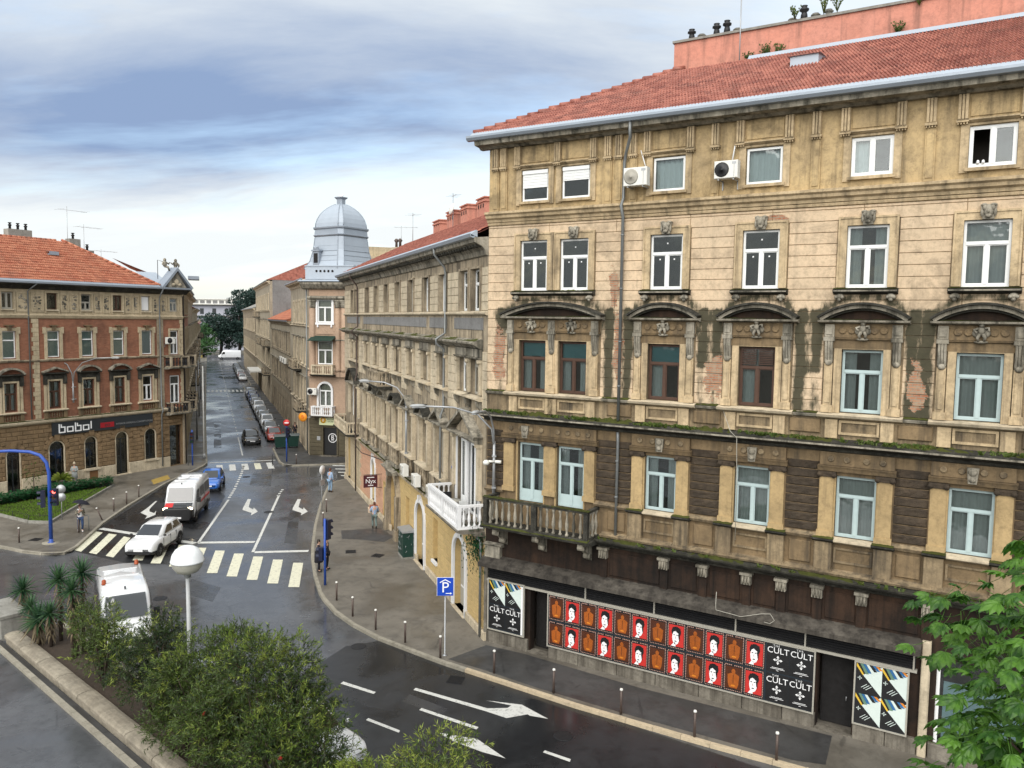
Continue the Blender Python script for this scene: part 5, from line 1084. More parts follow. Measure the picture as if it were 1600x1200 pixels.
o = window(F, cx, 5.12, 1.3, 2.3, tr=.68, rec=.16); b = MB(); archband(b, cx, 6.77, .66, .86, 0, .12, 14); b.fb(cx-.86, cx-.66, 0, .12, 5.1, 6.77); b.fb(cx+.66, cx+.86, 0, .12, 5.1, 6.77); F.put('arch_surround', b, M_['whitest'], o)
b = MB(); b.fb(cx-1.0, cx+1.0, 0, .1, 13.25, 13.45); b.fb(cx-.8, cx-.66, 0, .14, 13.0, 13.25); b.fb(cx+.66, cx+.8, 0, .14, 13.0, 13.25); F.put('window_sill', b, M_['whitest'])
b = MB(); b.fb(cx-.95, cx-.76, 0, .06, 13.45, 15.95); b.fb(cx+.76, cx+.95, 0, .06, 13.45, 15.95); b.fb(cx-.76, cx+.76, 0, .06, 15.75, 15.95); F.put('window_surround', b, M_['whitest'])
b = MB(); b.prof([(0, 12.05), (1.1, 11.66), (1.12, 11.7), (0, 12.15)], cx-1.35, cx+1.2); F.put('awning', b, M_['green'])
b = MB(); b.poly([(cx-.9, 12.3), (cx+.9, 12.3), (cx+.4, 12.4), (cx, 12.75), (cx-.4, 12.4)], -.08, 0); F.put('relief_ornament', b, M_['rosy'])
for x in (.42, 3.1, 3.75):                                               # giant pilasters with leafy capitals
    b = MB(); b.lathe([(.34, 0), (.34, .3), (.28, .35), (.27, 3.0), (.25, 6.3)], n=12); o = F.put('column', b, M_['rosy'], None, (x, .02, 8.6))
    b = MB(); b.lathe([(.27, 0), (.34, .12), (.28, .2), (.38, .36), (.32, .44), (.46, .66), (.46, .78)], n=10); F.put('capital', b, M_['dirty'], o, (x, .02, 14.9))
    b = MB(); b.fb(x-.42, x+.42, 0, .3, 8.1, 8.6); F.put('pedestal', b, M_['rosy'], o)
    b = MB(); b.lathe([(.3, 0), (.33, .05), (.3, .1)], n=12); F.put('column_band', b, M_['dirty'], o, (x, .02, 11.7))
b = MB(); b.prof([(0, 15.7), (.3, 15.75), (.4, 15.9), (.36, 16.0), (0, 16.1)], 0, WT); b.prof([(0, 16.7), (.35, 16.8), (.7, 17.2), (.74, 17.4), (0, 17.5)], -.6, WT); F.put('eaves_cornice', b, M_['dirty'])
b = MB(); b.prof([(0, 17.5), (.75, 17.42), (.85, 17.5), (0, 17.75)], -.8, WT); F.put('eaves_flashing', b, M_['zincl'])
b = MB(); b.fb(-.2, WT, -.2, .3, 17.7, 18.95); b.fb(-.25, WT, -.25, .36, 18.95, 19.05)
o = F.put('attic_parapet', b, M_['zincl'])
for k in range(5): b = MB(); b.lathe([(.12, 0), (.12, .02)], n=12); F.put('round_vent', b, M_['dark'], o, (1.0+k*.42, .31, 18.5), RX(pi/2))
balcony(F, cx-1.15, cx+1.15, .8, 8.35, .95, 'lime', 'lime', 'black', 8); balcony(F, cx-1.15, cx+1.1, .85, 4.25, .95, 'whitest', 'whitest', 'plinth', 9)
ac_unit(F, .55, .3, 6.3, 'air conditioner beside the arched window of the domed corner house', .95, .65)
b = MB(); b.fb(1.5, 2.95, -.2, -.15, .2, 3.0); o = F.put('door', b, M_['blackp'])
b = MB(); b.fb(1.4, 1.5, -.1, .08, .1, 3.1); b.fb(2.95, 3.1, -.1, .08, .1, 3.1); F.put('frame', b, M_['olive'], o)
b = MB(); archband(b, 0, 0, .4, .47, 0, .02, 24, 0, 2*pi); F.put('coin_emblem', b, M_['signw'], o, (2.42, -.14, 1.95))
F.put('coin_letter', text_mesh('B', .62, M_['signw']), None, o, (2.42, -.135, 1.95), UPR)
b = MB(); [b.fb(x-.025, x+.025, 0, .012, zz_, zz_+.09) for x in (-.07, .07) for zz_ in (-.32, .23)]; F.put('coin_letter', b, M_['signw'], o, (2.42, -.14, 1.95))
b = MB(); b.fb(1.2, 3.1, .0, .4, -.05, .2); F.put('door_step', b, M_['plinth'])
b = MB(); b.fb(.85, 1.2, 0, .1, 1.7, 2.1); F.put('letter_box', b, M_['steel'])
for k in range(10): b = MB(); b.bev(0, 1.38, 0, .05, .25+k*.39, .62+k*.39, .02); F.put('stone_block', b, M_['olive']); b = MB(); b.bev(3.15, WT-.01, 0, .05, .25+k*.39, .62+k*.39, .02); F.put('stone_block', b, M_['olive'])
# shop signs on the corner
Ms = F.M @ T(2.0, -.16, 3.75); t = thing('shop_sign', 'pale yellow shop sign with amber coin above the black coin door', 'sign', Ms)
b = MB(); b.fb(-.85, .85, 0, .06, -.48, .48); obj('panel', b, M_['signy'], t, Ms); b = MB(); b.lathe([(.3, 0), (.3, .01)], n=20); obj('coin_emblem', b, M_['signo'], t, Ms @ T(-.42, -.06, 0) @ RX(pi/2))
obj('coin_letter', text_mesh('B', .36, M_['signw']), None, t, Ms @ T(-.42, -.075, 0) @ UPR)
for k, tx in enumerate(('BITCOIN', 'STORE')): obj('lettering', text_mesh(tx, .2, M_['green']), None, t, Ms @ T(.38, -.065, .12-.24*k) @ UPR)
Ms = F.M @ T(-.55, -.35, 4.0); t = thing('round_sign', 'round orange coin sign projecting from the domed corner house', 'sign', Ms)
b = MB(); b.lathe([(.02, -.05), (.44, -.05), (.46, 0), (.44, .05), (.02, .05)], n=26); obj('disc', b, M_['orange'], t, Ms @ RX(pi/2)); obj('coin_letter', text_mesh('B', .5, M_['ored']), None, t, Ms @ T(.0, -.06, 0) @ UPR)
b = MB(); b.tube([(.4, 0, 0), (.85, .25, 0), (.95, .4, 0)], .03, 6); obj('bracket', b, M_['steel'], t, Ms)
# street side
ANG_R = atan2(-SD.y, -SD.x)
F2 = Fac(towb, PA, ANG_R)
row_facade(F2, -18.2, 0, ZT, [(13.4, 2.3, 1.2), (9.2, 2.4, 1.2), (5.1, 2.5, 1.2)], [-2.2-3.1*k for k in range(5)], 'fadeb', 'lime', ground=(1.4, 3.2), hood=(1, 2), seed=3, sidewalls=False, corn=.6)
balcony(F2, -11.2, -7.0, 1.0, 8.4, .95, 'limed', 'limed', 'black', 7); balcony(F2, -5.6, -2.8, 1.0, 4.3, .95, 'limed', 'limed', 'black', 6)
b = MB(); b.tube([(-.2, -.2, 17.4), (-.2, -.2, .3)], .07, 8); b2 = F2.put('downpipe', b, M_['pipe'])
b = MB(); b.slab([tuple(p) for p in (F2.P(-18.2, -.1, 0), F2.P(-.1, -.1, 0), F.P(.1, -.3, 0), F.P(WT-.1, -.3, 0), F.P(WT+1, -12, 0), F2.P(-18.2, -12, 0))], .2, ZT+.02); obj('core', b, M_['fadeb'], towb)
b = MB(); b.add([tuple(F2.P(-18.3, .6, ZT+.1)), tuple(F2.P(0, .6, ZT+.1)), tuple(F2.P(-3, -5, ZT+2.4)), tuple(F2.P(-18.3, -5, ZT+2.4))], [(0, 1, 2, 3)]); obj('roof', b, M_['tile'], towb)
for k in range(5): b = MB(); b.box(-.4, .4, -.05, .05, 0, 1.0); obj('dormer_panel', b, M_['zinc'], towb, F2.M @ T(-2.0-k*.9, 1.0, 18.0))
# dome
DC = F.P(2.05, -3.2, 0)
Md = T(DC.x, DC.y, 0) @ RZ(ANG_T+radians(-22))
def octo(r, ch):                                                         # square with cut corners
    r *= .86; ch *= .86; c = r-ch; return [(c, -r), (r, -c), (r, c), (c, r), (-c, r), (-r, c), (-r, -c), (-c, -r)]
rings = [(3.3, .55, 18.8), (2.8, .52, 19.6), (2.5, .48, 20.7), (2.36, .46, 21.9), (2.3, .45, 22.15)]
def loft(rs):
    b = MB(); vs = []
    for r, ch, z in rs: vs += [(x, y, z) for x, y in octo(r, ch)]
    n = len(rs); b.add(vs, [(i*8+k, i*8+(k+1) % 8, (i+1)*8+(k+1) % 8, (i+1)*8+k) for i in range(n-1) for k in range(8)] + [tuple((n-1)*8+k for k in range(8))]); return b
CAPR = [(2.3, .44, 23.0), (2.26, .43, 23.4), (2.12, .4, 23.85), (1.88, .36, 24.3), (1.55, .3, 24.7), (1.15, .24, 25.05), (.75, .18, 25.3), (.5, .14, 25.4)]
dome = obj('dome', loft(rings), M_['zincl'], towb, Md)
obj('dome_band', loft([(2.45, .48, 22.1), (2.5, .48, 22.2), (2.4, .46, 22.28), (2.36, .46, 22.75), (2.5, .48, 22.85), (2.52, .48, 22.98), (2.3, .4, 23.05)]), M_['zinc'], dome, Md)
obj('dome_cap', loft(CAPR), M_['zincl'], dome, Md)
obj('lantern', loft([(.52, .15, 25.3), (.42, .14, 25.4), (.42, .14, 25.9), (.62, .2, 26.05), (.64, .2, 26.12), (.3, .1, 26.14)]), M_['zinc'], dome, Md)
for i, (r, ch) in enumerate(((2.95, .55),)):
    for k in range(8):                                                   # standing seams on the edges
        b = MB(); pts = []
        for rr, cc, z in rings: q = octo(rr, cc)[k]; pts.append((q[0]*1.01, q[1]*1.01, z))
        b.tube(pts, .04, 5); obj('dome_seam', b, M_['zinc'], dome, Md)
        b = MB(); pts = []
        for rr, cc, z in CAPR: q = octo(rr, cc)[k]; pts.append((q[0]*1.01, q[1]*1.01, z))
        b.tube(pts, .04, 5); obj('dome_seam', b, M_['zinc'], dome, Md)
for z in (19.6, 20.1, 20.6, 21.1, 21.6):
    for k in range(4):
        b = MB(); rr = (2.95-(z-19)*.24)*.86; b.box(-rr+.48, rr-.48, -rr-.012, -rr+.03, z, z+.025); obj('sheet_joint', b, M_['zinc'], dome, Md @ RZ(k*pi/2))
Mw = Md @ RZ(-pi/2*0) @ T(-.85, -2.4, 19.2)
b = MB(); b.box(-.42, .42, -.25, .4, 0, 1.35); b.box(-.55, .55, -.35, .4, 1.35, 1.5); b.ell((0, -.2, 1.65), (.4, .15, .25)); b.ell((-.2, -.25, 1.75), (.15, .1, .15)); b.ell((.2, -.25, 1.75), (.15, .1, .15)); dm = obj('dormer', b, M_['zinc'], dome, Mw); b = MB(); b.box(-.28, .28, -.27, -.25, .2, 1.15); obj('louvre', b, M_['dark'], dm, Mw)
b = MB(); b.ell((0, 0, .12), (.1, .2, .1)); b.ell((0, -.2, .22), (.06, .07, .06)); b.tube([(0, .15, .12), (0, .34, .14)], [.06, .01], 6); b.tube([(.03, 0, .05), (.03, 0, 0)], .012, 5); b.tube([(-.03, 0, .05), (-.03, 0, 0)], .012, 5); o = obj('seagull', b, M_['signw'], None, Md @ T(0, 0, 26.12) @ RZ(1.9)); tag(o, 'seagull resting on top of the zinc dome', 'bird')
Mq = Md @ T(4.6, 3.5, 0)
b = MB(); b.box(-.5, .5, -.5, .5, 16, 21.2); b.box(-.6, .6, -.6, .6, 20.6, 20.8); ch = obj('chimney', b, M_['lime'], towb, Mq)
for k in (-1, 1): b = MB(); b.lathe([(.14, 0), (.12, .5), (.25, .7), (.1, .9)], n=8); obj('chimney_pot', b, M_['pipeb'], ch, Mq @ T(k*.25, 0, 21.2))
antenna(T(Mq.translation) @ T(.3, 0, 21.2), 'aerial on the chimney behind the zinc dome', 2.2, 3, 1.2, bar=2.4)
# ---------------------------------------------------------------- row beyond the dome
def street_house(s0, s1, t, ztop, name, label, **kw):
    o = st(s0, t); r = thing(name, label, 'building', T(o) @ RZ(ANG_R)); return r, Fac(r, o, ANG_R), s1-s0
r_, F, L = street_house(100.3, 133, 9.35, 13.6, 'terraced_house', 'low terraced house with a bright orange tiled roof beyond the dome')
row_facade(F, -L, 0, 13.4, [(9.6, 2.2, 1.1), (5.4, 2.4, 1.1)], [-2.2-3.1*k for k in range(10)], 'fadeb', 'limed', ground=(1.5, 3.2), hood=(0, 1), seed=5); gable_roof(F, -L, 0, 13.4, 'tileo', 4.6, 25, w=.5, l=.6)
for k, lab in enumerate(('air conditioner on the low house, next to the domed corner house', 'air conditioner on the low house, second from the domed corner house', 'air conditioner on the low house, third from the domed corner house')): ac_unit(F, -3.75-3.1*k, .3, 8.1, lab, .9, .65)
r_, F, L = street_house(133.2, 174, 9.2, 20, 'terraced_house', 'tall narrow-fronted house with a bare grey gable wall beyond the orange roof')
row_facade(F, -L, 0, 19.6, [(15.2, 2.4, 1.2), (10.6, 2.6, 1.2), (6, 2.6, 1.2)], [-3-4.3*k for k in range(9)], 'fadeb', 'lime', ground=(1.6, 3.4), hood=(1, 2), seed=8, d_in=14)
gable_roof(F, -L, 0, 19.7, 'tile', 7, 24, tiles=False)
b = MB(); b.poly([(0, 0), (0, 0)], 0, 0) if False else None
b = MB(); b.add([(.06, .4, 4), (.06, 14, 4), (.06, 14, 19.9), (.06, 6.6, 22.7), (.06, .4, 19.9)], [(0, 1, 2, 3, 4)]); F.put('gable_wall', b, M_['grey'])
for z, u in ((9.2, -2.5), (4.6, -2.5), (9.2, -15), (13.9, -28)): balcony(F, u-3.2, u+1.6, 1.1, z, 1.0, 'limed', 'limed', 'black', 6)
b = MB(); b.fb(-34, -22, 0, 2.2, 3.6, 3.9); o = F.put('shop_canopy', b, M_['acw']); b = MB(); b.fb(-34, -22, 2.1, 2.2, 3.3, 3.6); F.put('canopy_fascia', b, M_['signw'], o)
r_, F, L = street_house(174.3, 236, 9.1, 15.5, 'terraced_house', 'farthest house of the row, grey roofed, before the dark pines')
row_facade(F, -L, 0, 15.6, [(11, 2.3, 1.2), (6, 2.6, 1.2)], [-3-5*k for k in range(11)], 'limed', 'lime', ground=(1.6, 3.4), seed=9); gable_roof(F, -L, 0, 15.6, 'conc', 5, 24, tiles=False)
Mb = T(st(139, 24)) @ RZ(ANG_R); r_ = thing('apartment_block', 'beige flat-topped block standing behind the grey gable', 'building', Mb)
b = MB(); b.box(-26, 0, 0, 12, 0, 24.6); b.box(-14, -1, 1, 11, 24.6, 26.3); obj('wall', b, M_['cream'], r_, Mb); b = MB(); b.box(-26.2, .2, -.2, .1, 24.6, 24.9); b.box(-14.2, -.8, .8, 1.1, 26.3, 26.5); obj('parapet', b, M_['limed'], r_, Mb)
for k in range(9): b = MB(); b.box(-.25, .25, -.05, .05, 0, .6); obj('parapet_post', b, M_['limed'], r_, Mb @ T(-1.5-k*2.8, 0, 24.9))
antenna(T(st(146, 26, 26.2)), 'bare pole aerial on the beige block', 5.5, 1, .2, bar=.2)
# low white-balconied apartment building closing the view
Ma = T(-128, 330, 0) @ RZ(radians(-8)); ap = thing('apartment_block', 'low white apartment block with long balconies far behind the pines', 'building', Ma)
b = MB(); b.box(-26, 26, 0, 14, -1, 18.6); obj('wall', b, plain('shade_tinted_white_render', (.36, .37, .43), .8, sc=.5), ap, Ma)  # white wall given a darker colour that stands for its shade
for z in (5.0, 9.5, 14.0, 18.6): b = MB(); b.box(-26.5, 26.5, -1.6, 0, z-.25, z); obj('balcony_slab', b, M_['conc'], ap, Ma)
b = MB(); b.box(-24, 22, 1, 12, 18.6, 20.6); b.box(-24.5, 22.5, .4, 12.4, 20.6, 20.9); obj('roof_storey', b, M_['acw'], ap, Ma)
for k in range(16): b = MB(); b.box(-1.0, 1.0, .9, 1.05, 0, 1.2); obj('window', b, M_['grey'], ap, Ma @ T(-22.5+k*2.8, 0, 19.0))
for z in (1.0, 5.6, 10.1, 14.6):
    for k in range(9): b = MB(); b.box(-.8, .8, -.1, .05, 0, 2.3); obj('window', b, M_['signk'], ap, Ma @ T(-22+k*5.4+(z % 2), 0, z))
# ---------------------------------------------------------------- houses on the left of the side street
ANG_L2 = atan2(SD.y, SD.x)
for s0, s1, zt, nm, wl, n, sd in ((101, 133, 16.2, 'grey-brown terraced house with potted balconies next to the brick corner house', 'limed', 8, 12), (133.3, 190, 15.0, 'faded beige terraced house along the left kerb of the side street', 'fadeb', 13, 13), (190.3, 250, 12.0, 'low terraced house at the sea end of the left kerb', 'limed', 12, 14)):
    o = st(s0, -2.3); r_ = thing('terraced_house', nm, 'building', T(o) @ RZ(ANG_L2)); F = Fac(r_, o, ANG_L2); L = s1-s0
    row_facade(F, 0, L, zt, [(10.2, 2.3, 1.2), (6, 2.4, 1.2)], [2+(L-4)*k/(n-1) for k in range(n)], wl, 'lime', ground=(1.5, 3.2), seed=sd, hood=(0, 1)); gable_roof(F, 0, L, zt, 'tile', 5, 26, tiles=False)
    for k in range(4 if s0 < 130 else 2): balcony(F, 3+k*7.2, 6.5+k*7.2, 1.0, 5.0 if k % 2 else 9.1, .95, 'limed', 'limed', 'black', 5)
Mb = T(st(196, -13)) @ RZ(ANG_L2); r_ = thing('apartment_block', 'plain grey block with a flat roof showing over the left houses', 'building', Mb); b = MB(); b.box(0, 30, 0, 10, 0, 19.5); b.box(-.3, 30.3, -.3, 10, 19.5, 19.9); obj('wall', b, M_['conc'], r_, Mb)
for k in range(5): b = MB(); b.box(-.6, .6, -.08, .05, 0, 1.6); obj('window', b, M_['signk'], r_, Mb @ T(3+k*5.5, 0, 16))
# ---------------------------------------------------------------- red brick corner house on the left
LO = gp(270, 730); LO.z = 0; aL = radians(31.98); ANG_B = atan2(cos(aL), sin(aL))
brb = thing('corner_house', 'red brick corner house with rusticated shop floor and orange tiled roof', 'building', T(LO) @ RZ(ANG_B))
F = FB = Fac(brb, LO, ANG_B); BL, BR = -26.0, 1.3
C1 = [-23.8, -20.5, -17.2, -13.85, -10.5, -7.72, -5.0, -2.36, .38]
top = dict(h=15.6)
hs = []
for c in C1[:-1]: hs += [(c-.43, c+.43, 14.3, 15.6), (c-.5, c+.5, 10.5, 12.62), (c-.48, c+.48, 6.4, 8.6)]
c = C1[-1]; hs += [(c-.4, c+.4, 14.3, 15.5), (c-.42, c+.42, 10.4, 12.6), (c-.5, c+.5, 5.9, 8.5), (-.25, 1.05, .15, 3.9)]
garch = [(-13.83, .55, 2.98, .05), (-10.5, .66, 3.1, .15), (-7.68, .56, 3.24, 1.1), (-4.93, .6, 3.3, .2), (-2.21, .58, 3.3, 1.12), (-17.2, .58, 3.1, 1.1), (-20.5, .6, 3.1, .1), (-23.8, .58, 3.1, 1.1)]
gh = [(c-r, c+r, f, s+r) for c, r, s, f in garch]
b = MB(); holed(b, BL, BR, 0, 5.5, gh+[hs[-1]], m=2); holed(b, BL, BR, 5.5, 13.7, [h for h in hs if 5.5 < h[2] < 13]); holed(b, BL, BR, 13.7, 16.3, [h for h in hs if h[2] > 13], m=1)
for c, r, s, f in garch: spandrel(b, c, r, s, s+r, 0, m=2)
F.put('front_wall', b, [M_['brick'], M_['cream'], M_['rustic']])
b = MB(); b.box(BL+.05, BR-.05, .9, .95, .1, 16.2)
for z in (5.3, 9.6, 13.6): b.box(BL+.05, BR-.05, .36, .9, z-.2, z)
for x in C1: b.box(x+1.3, x+1.4, .36, .9, .1, 16.2)
F.put('interior_wall', b, M_['room'])
b = MB(); b.box(BL, BL+.1, .01, 9, 0, 16.3); F.put('side_wall', b, M_['brick'])
# attic
for i, c in enumerate(C1[:-1]):
    st_ = i % 5
    o = window(F, c, 14.31, .84, 1.28, tr=None if i != 5 else .5, mu=i != 4, mat='greywood' if i not in (4, 6) else 'brownwood', rec=.2)
    if i == 7: b = MB(); b.fb(c-.36, c+.3, -.12, -.1, 14.4, 15.58); F.put('blind', b, M_['signw'], o)
    b = MB(); b.fb(c-.58, c-.44, 0, .07, 14.0, 15.75); b.fb(c+.44, c+.58, 0, .07, 14.0, 15.75); b.fb(c-.44, c+.44, 0, .07, 15.62, 15.75); F.put('window_surround', b, M_['cream'])
    b = MB(); b.fb(c-.5, c+.5, 0, .14, 14.2, 14.3); F.put('window_sill', b, M_['lime'])
xs = C1
for i in range(len(xs)-1):
    a, e = xs[i]+.66, xs[i+1]-.66
    if e-a > 2.2:
        segs = [(a, e-.75)] if i == 3 else [(a, (a+e)/2-.06), ((a+e)/2+.06, e)]
    else: segs = [(a, (a+e)/2-.06), ((a+e)/2+.06, e)]
    for p, q in segs:
        if q > .2: continue
        b = MB(); b.fb(p, q, 0, .05, 15.5, 15.62); b.fb(p, q, 0, .05, 14.1, 14.25); b.fb(p, p+.1, 0, .05, 14.25, 15.5); b.fb(q-.1, q, 0, .05, 14.25, 15.5); o = F.put('stucco_panel', b, M_['cream'])
        R = random.Random(int(p*10)); b = MB()
        for k in range(16): b.ell((R.uniform(p+.18, q-.18), -.0, R.uniform(14.35, 15.4)), (R.uniform(.05, .12), .045, R.uniform(.04, .1)), 6, 4)
        F.put('relief', b, M_['dirty'], o)['kind'] = 'stuff'
b = MB(); b.prof([(0, 13.58), (.1, 13.62), (.16, 13.74), (.2, 13.84), (0, 13.95)], BL, BR); F.put('string_course', b, M_['cream'])
# second floor
for i, c in enumerate(C1[:-1]):
    if i == 7: o = window(F, c, 10.52, .96, 2.08, tr=None, mu=False, rec=.14, blind='signw', bl=(.02, .98))
    else: o = window(F, c, 10.52, .96, 2.08, tr=.66, mu=False, rec=.14, blind='blind', bl=(.03, .97))
    b = MB(); b.fb(c-.72, c-.5, 0, .1, 10.4, 12.62); b.fb(c+.5, c+.72, 0, .1, 10.4, 12.62); b.fb(c-.78, c+.78, 0, .1, 12.62, 12.86); b.fb(c-.82, c-.6, 0, .13, 12.4, 12.92); b.fb(c+.6, c+.82, 0, .13, 12.4, 12.92); o2 = F.put('window_surround', b, M_['cream'])
    b = MB(); b.poly([(c-.1, 12.6), (c+.1, 12.6), (c+.17, 13.02), (c-.17, 13.02)], -.26, 0); b.fb(c-.32, c+.32, 0, .3, 13.0, 13.08); F.put('keystone', b, M_['brown'], o2)
    b = MB(); b.fb(c-.7, c+.7, 0, .17, 10.34, 10.44); F.put('window_sill', b, M_['lime'])
b = MB(); b.prof([(0, 10.16), (.12, 10.2), (.18, 10.3), (0, 10.36)], BL, BR); F.put('sill_course', b, M_['limed'])
# first floor
for i, c in enumerate(C1[:-1]):
    kind = 'tri' if i in (1, 4, 7) else 'arc'
    window(F, c, 6.42, .92, 2.16, tr=.62, mat='white' if i == 7 else 'brownwood', rec=.2, cur='sides' if i < 7 else None, curmat='curtainw')
    b = MB(); b.fb(c-.62, c-.48, 0, .09, 6.3, 8.6); b.fb(c+.48, c+.62, 0, .09, 6.3, 8.6); b.fb(c-.62, c+.62, 0, .09, 8.6, 8.75)
    b.fb(c-.86, c-.68, 0, .12, 6.2, 8.3); b.fb(c+.68, c+.86, 0, .12, 6.2, 8.3); o = F.put('window_surround', b, M_['cream'])
    b = MB(); b.fb(c-.88, c+.88, 0, .12, 8.75, 9.12); b.prof([(0, 9.12), (.24, 9.14), (.4, 9.2), (.4, 9.26), (0, 9.28)], c-1.0, c+1.0); b.fb(c-.9, c-.66, 0, .24, 8.35, 9.1); b.fb(c+.66, c+.9, 0, .24, 8.35, 9.1); o2 = F.put('window_pediment', b, M_['black'])
    if kind == 'tri':
        for q in ([(c-1.0, 9.28), (c, 9.62), (c, 9.74), (c-1.04, 9.38)], [(c, 9.62), (c+1.0, 9.28), (c+1.04, 9.38), (c, 9.74)]): b = MB(); b.poly(q, -.42, 0); F.put('raking_cornice', b, M_['dirty'], o2)
    else: b = MB(); archband(b, c, 8.52, 1.14, 1.28, 0, .42, 12, radians(38), radians(142)); F.put('arch_moulding', b, M_['dirty'], o2)
    b = MB(); b.prof([(0, 6.14), (.24, 6.18), (.3, 6.26), (0, 6.34)], c-.98, c+.98); o3 = F.put('window_sill', b, M_['lime'])
    me = baluster_mesh(.44, .06, 'brown')
    for k in range(6): F.put('baluster', me, None, o3, (c-.5+k*.2, .08, 5.68))
    b = MB(); b.fb(c-.9, c-.62, 0, .14, 5.6, 6.14); b.fb(c+.62, c+.9, 0, .14, 5.6, 6.14); F.put('apron_block', b, M_['brown'], o3)
b = MB(); b.prof([(0, 5.2), (.12, 5.22), (.3, 5.36), (.34, 5.5), (0, 5.62)], BL, BR-.9); o = F.put('cornice', b, M_['lime']); mossrow(F, BL, -1.2, .05, .3, 5.58, o, .03)
# quoins
for k in range(22):
    wd = .56 if k % 2 else .44; b = MB(); b.bev(-11.62-wd, -11.62, 0, .06, 5.66+k*.36, 5.66+k*.36+.345, .015); F.put('quoin', b, M_['cream'])
for k in range(29): b = MB(); wd = .34 if k % 2 else .26; b.bev(1.3-wd, 1.3, 0, .05, 5.66+k*.36, 5.66+k*.36+.345, .015); F.put('quoin', b, M_['cream'])
b = MB(); b.fb(-1.35, -.75, 0, .1, 5.6, 13.6); F.put('corner_pilaster', b, M_['limed'])
# rusticated ground floor
bl = []; z = 1.12; row = 0
while z < 5.1:
    u = BR-(.4 if row % 2 else 0)
    while u > BL:
        segs = [(max(BL, u-.8), u)]; u -= .8
        for c, r, s, f in garch:
            if z+.17 < f-.1: continue
            q = r+.06 if z+.17 < s else (sqrt(max(0, (r+.42)**2-(z+.17-s)**2)) if z+.17 < s+r+.42 else 0)
            if z+.17 < s and z+.3 > s-.2: q = r+.3
            if not q: continue
            ns = []
            for p0, p1 in segs:
                if c+q <= p0 or c-q >= p1: ns.append((p0, p1))
                else:
                    if p0 < c-q-.1: ns.append((p0, c-q))
                    if p1 > c+q+.1: ns.append((c+q, p1))
            segs = ns
        for p0, p1 in segs:
            if -11.0 < (p0+p1)/2 < -2.0 and z > 4.1: continue
            if p1 > -.35 and z < 4.0 and p1 > -.2: continue
            if p1-p0 > .12: bl.append((p0, p1, z))
    z += .335; row += 1
bl.sort(key=lambda q: -q[0] if q[0] > -15 else 99); rest = MB()
for k, (p0, p1, z) in enumerate(bl):
    w_ = round(p1-p0, 1) if p1-p0 > .25 else round(p1-p0, 2)
    if k < 280: F.put('stone_block', block('rustic', p1-p0-.02, .315, .09, .035), None, None, ((p0+p1)/2, 0, z+.165))
    else: rest.bev(p0+.01, p1-.01, 0, .09, z+.01, z+.325, .035)
if rest.v: F.put('stone_blocks', rest, M_['rustic'])['kind'] = 'stuff'
for c, r, s, f in garch:
    for k in range(7):
        a = pi*(k+.5)/7; rr = r+.22; b = MB(); b.bev(-.19, .19, 0, .1, -.2, .2, .03); F.put('voussoir', b, M_['rustic'], None, (c-rr*cos(a)*1.0, 0, s+rr*sin(a)), RY(a-pi/2))
    b = MB(); b.fb(c-r, c-r+.07, -.1, .03, f, s); b.fb(c+r-.07, c+r, -.1, .03, f, s); archband(b, c, s, r-.07, r, -.1, .03, 12); o = F.put('shop_window' if f > .9 else 'shop_door', b, M_['lime']); b = MB(); b.poly([(c-.16, s+r+.02), (c+.16, s+r+.02), (c+.24, s+r+.5), (c-.24, s+r+.5)], -.2, 0); F.put('keystone', b, M_['rustic'], o)
    b = MB(); b.fb(c-r, c+r, -.22, -.2, f, s+r); F.put('pane', b, M_['glass'], o)
    b = MB(); b.fb(c-.03, c+.03, -.2, -.16, f, s); b.fb(c-r, c+r, -.2, -.16, s-.1, s-.04); F.put('frame_bar', b, M_['signk'], o)
    b = MB(); b.fb(c-r-.1, c+r+.1, -.2, .3, f-.16 if f > .9 else -.05, f); F.put('window_sill' if f > .9 else 'door_step', b, M_['lime'], o)
gaps = sorted([(c-r, c+r) for c, r, s, f in garch if f < .9]); u = BL
for a, e in gaps+[(-.3, -.3)]:
    n = max(1, round((a-u)/1.2))
    for k in range(n): p, q = u+(a-u)*k/n, u+(a-u)*(k+1)/n; b = MB(); b.bev(p+.005, q-.005, 0, .13, -.05, 1.08, .02); F.put('plinth_block', b, M_['lime'])
    u = e
b = MB(); b.fb(-7.9, -7.2, .13, .15, .1, .85); F.put('cellar_hatch', b, M_['wood'])
# shop fascia with outlined letters
Ms = F.M @ T(-6.45, -.1, 4.72); t = thing('shop_fascia', 'long charcoal shop fascia with white outlined letters and a red block', 'sign', Ms)
b = MB(); b.fb(-4.45, 4.4, 0, .1, -.52, .52); obj('panel', b, M_['signk'], t, Ms)
def outl(segs, x, s=.62):
    b = MB()
    for (x0, z0, x1, z1) in segs:
        th = .045
        if abs(x1-x0) > abs(z1-z0): b.fb(min(x0, x1)-th, max(x0, x1)+th, 0, .03, z0-th, z0+th)
        else: b.fb(x0-th, x0+th, 0, .03, min(z0, z1)+th, max(z0, z1)-th)
    return obj('letter', b, M_['signw'], t, Ms @ T(x, -.1, 0))
Lb = [(0, -.32, 0, .42), (0, -.32, .45, -.32), (.45, -.32, .45, .1), (.16, .1, .45, .1), (.16, .1, .16, .38)]; La = [(0, -.3, 0, .08), (0, -.3, .45, -.3), (.45, -.3, .45, .08), (0, .08, .45, .08)]
for k, sg in enumerate((Lb, La, Lb, La, [(0, -.3, 0, .42)])): outl(sg, -3.9+k*.66)
b = MB(); b.fb(-.45, .75, .1, .12, -.3, .12); obj('red_letters_block', b, plain('signal_red', (.33, .012, .02), .5), t, Ms)
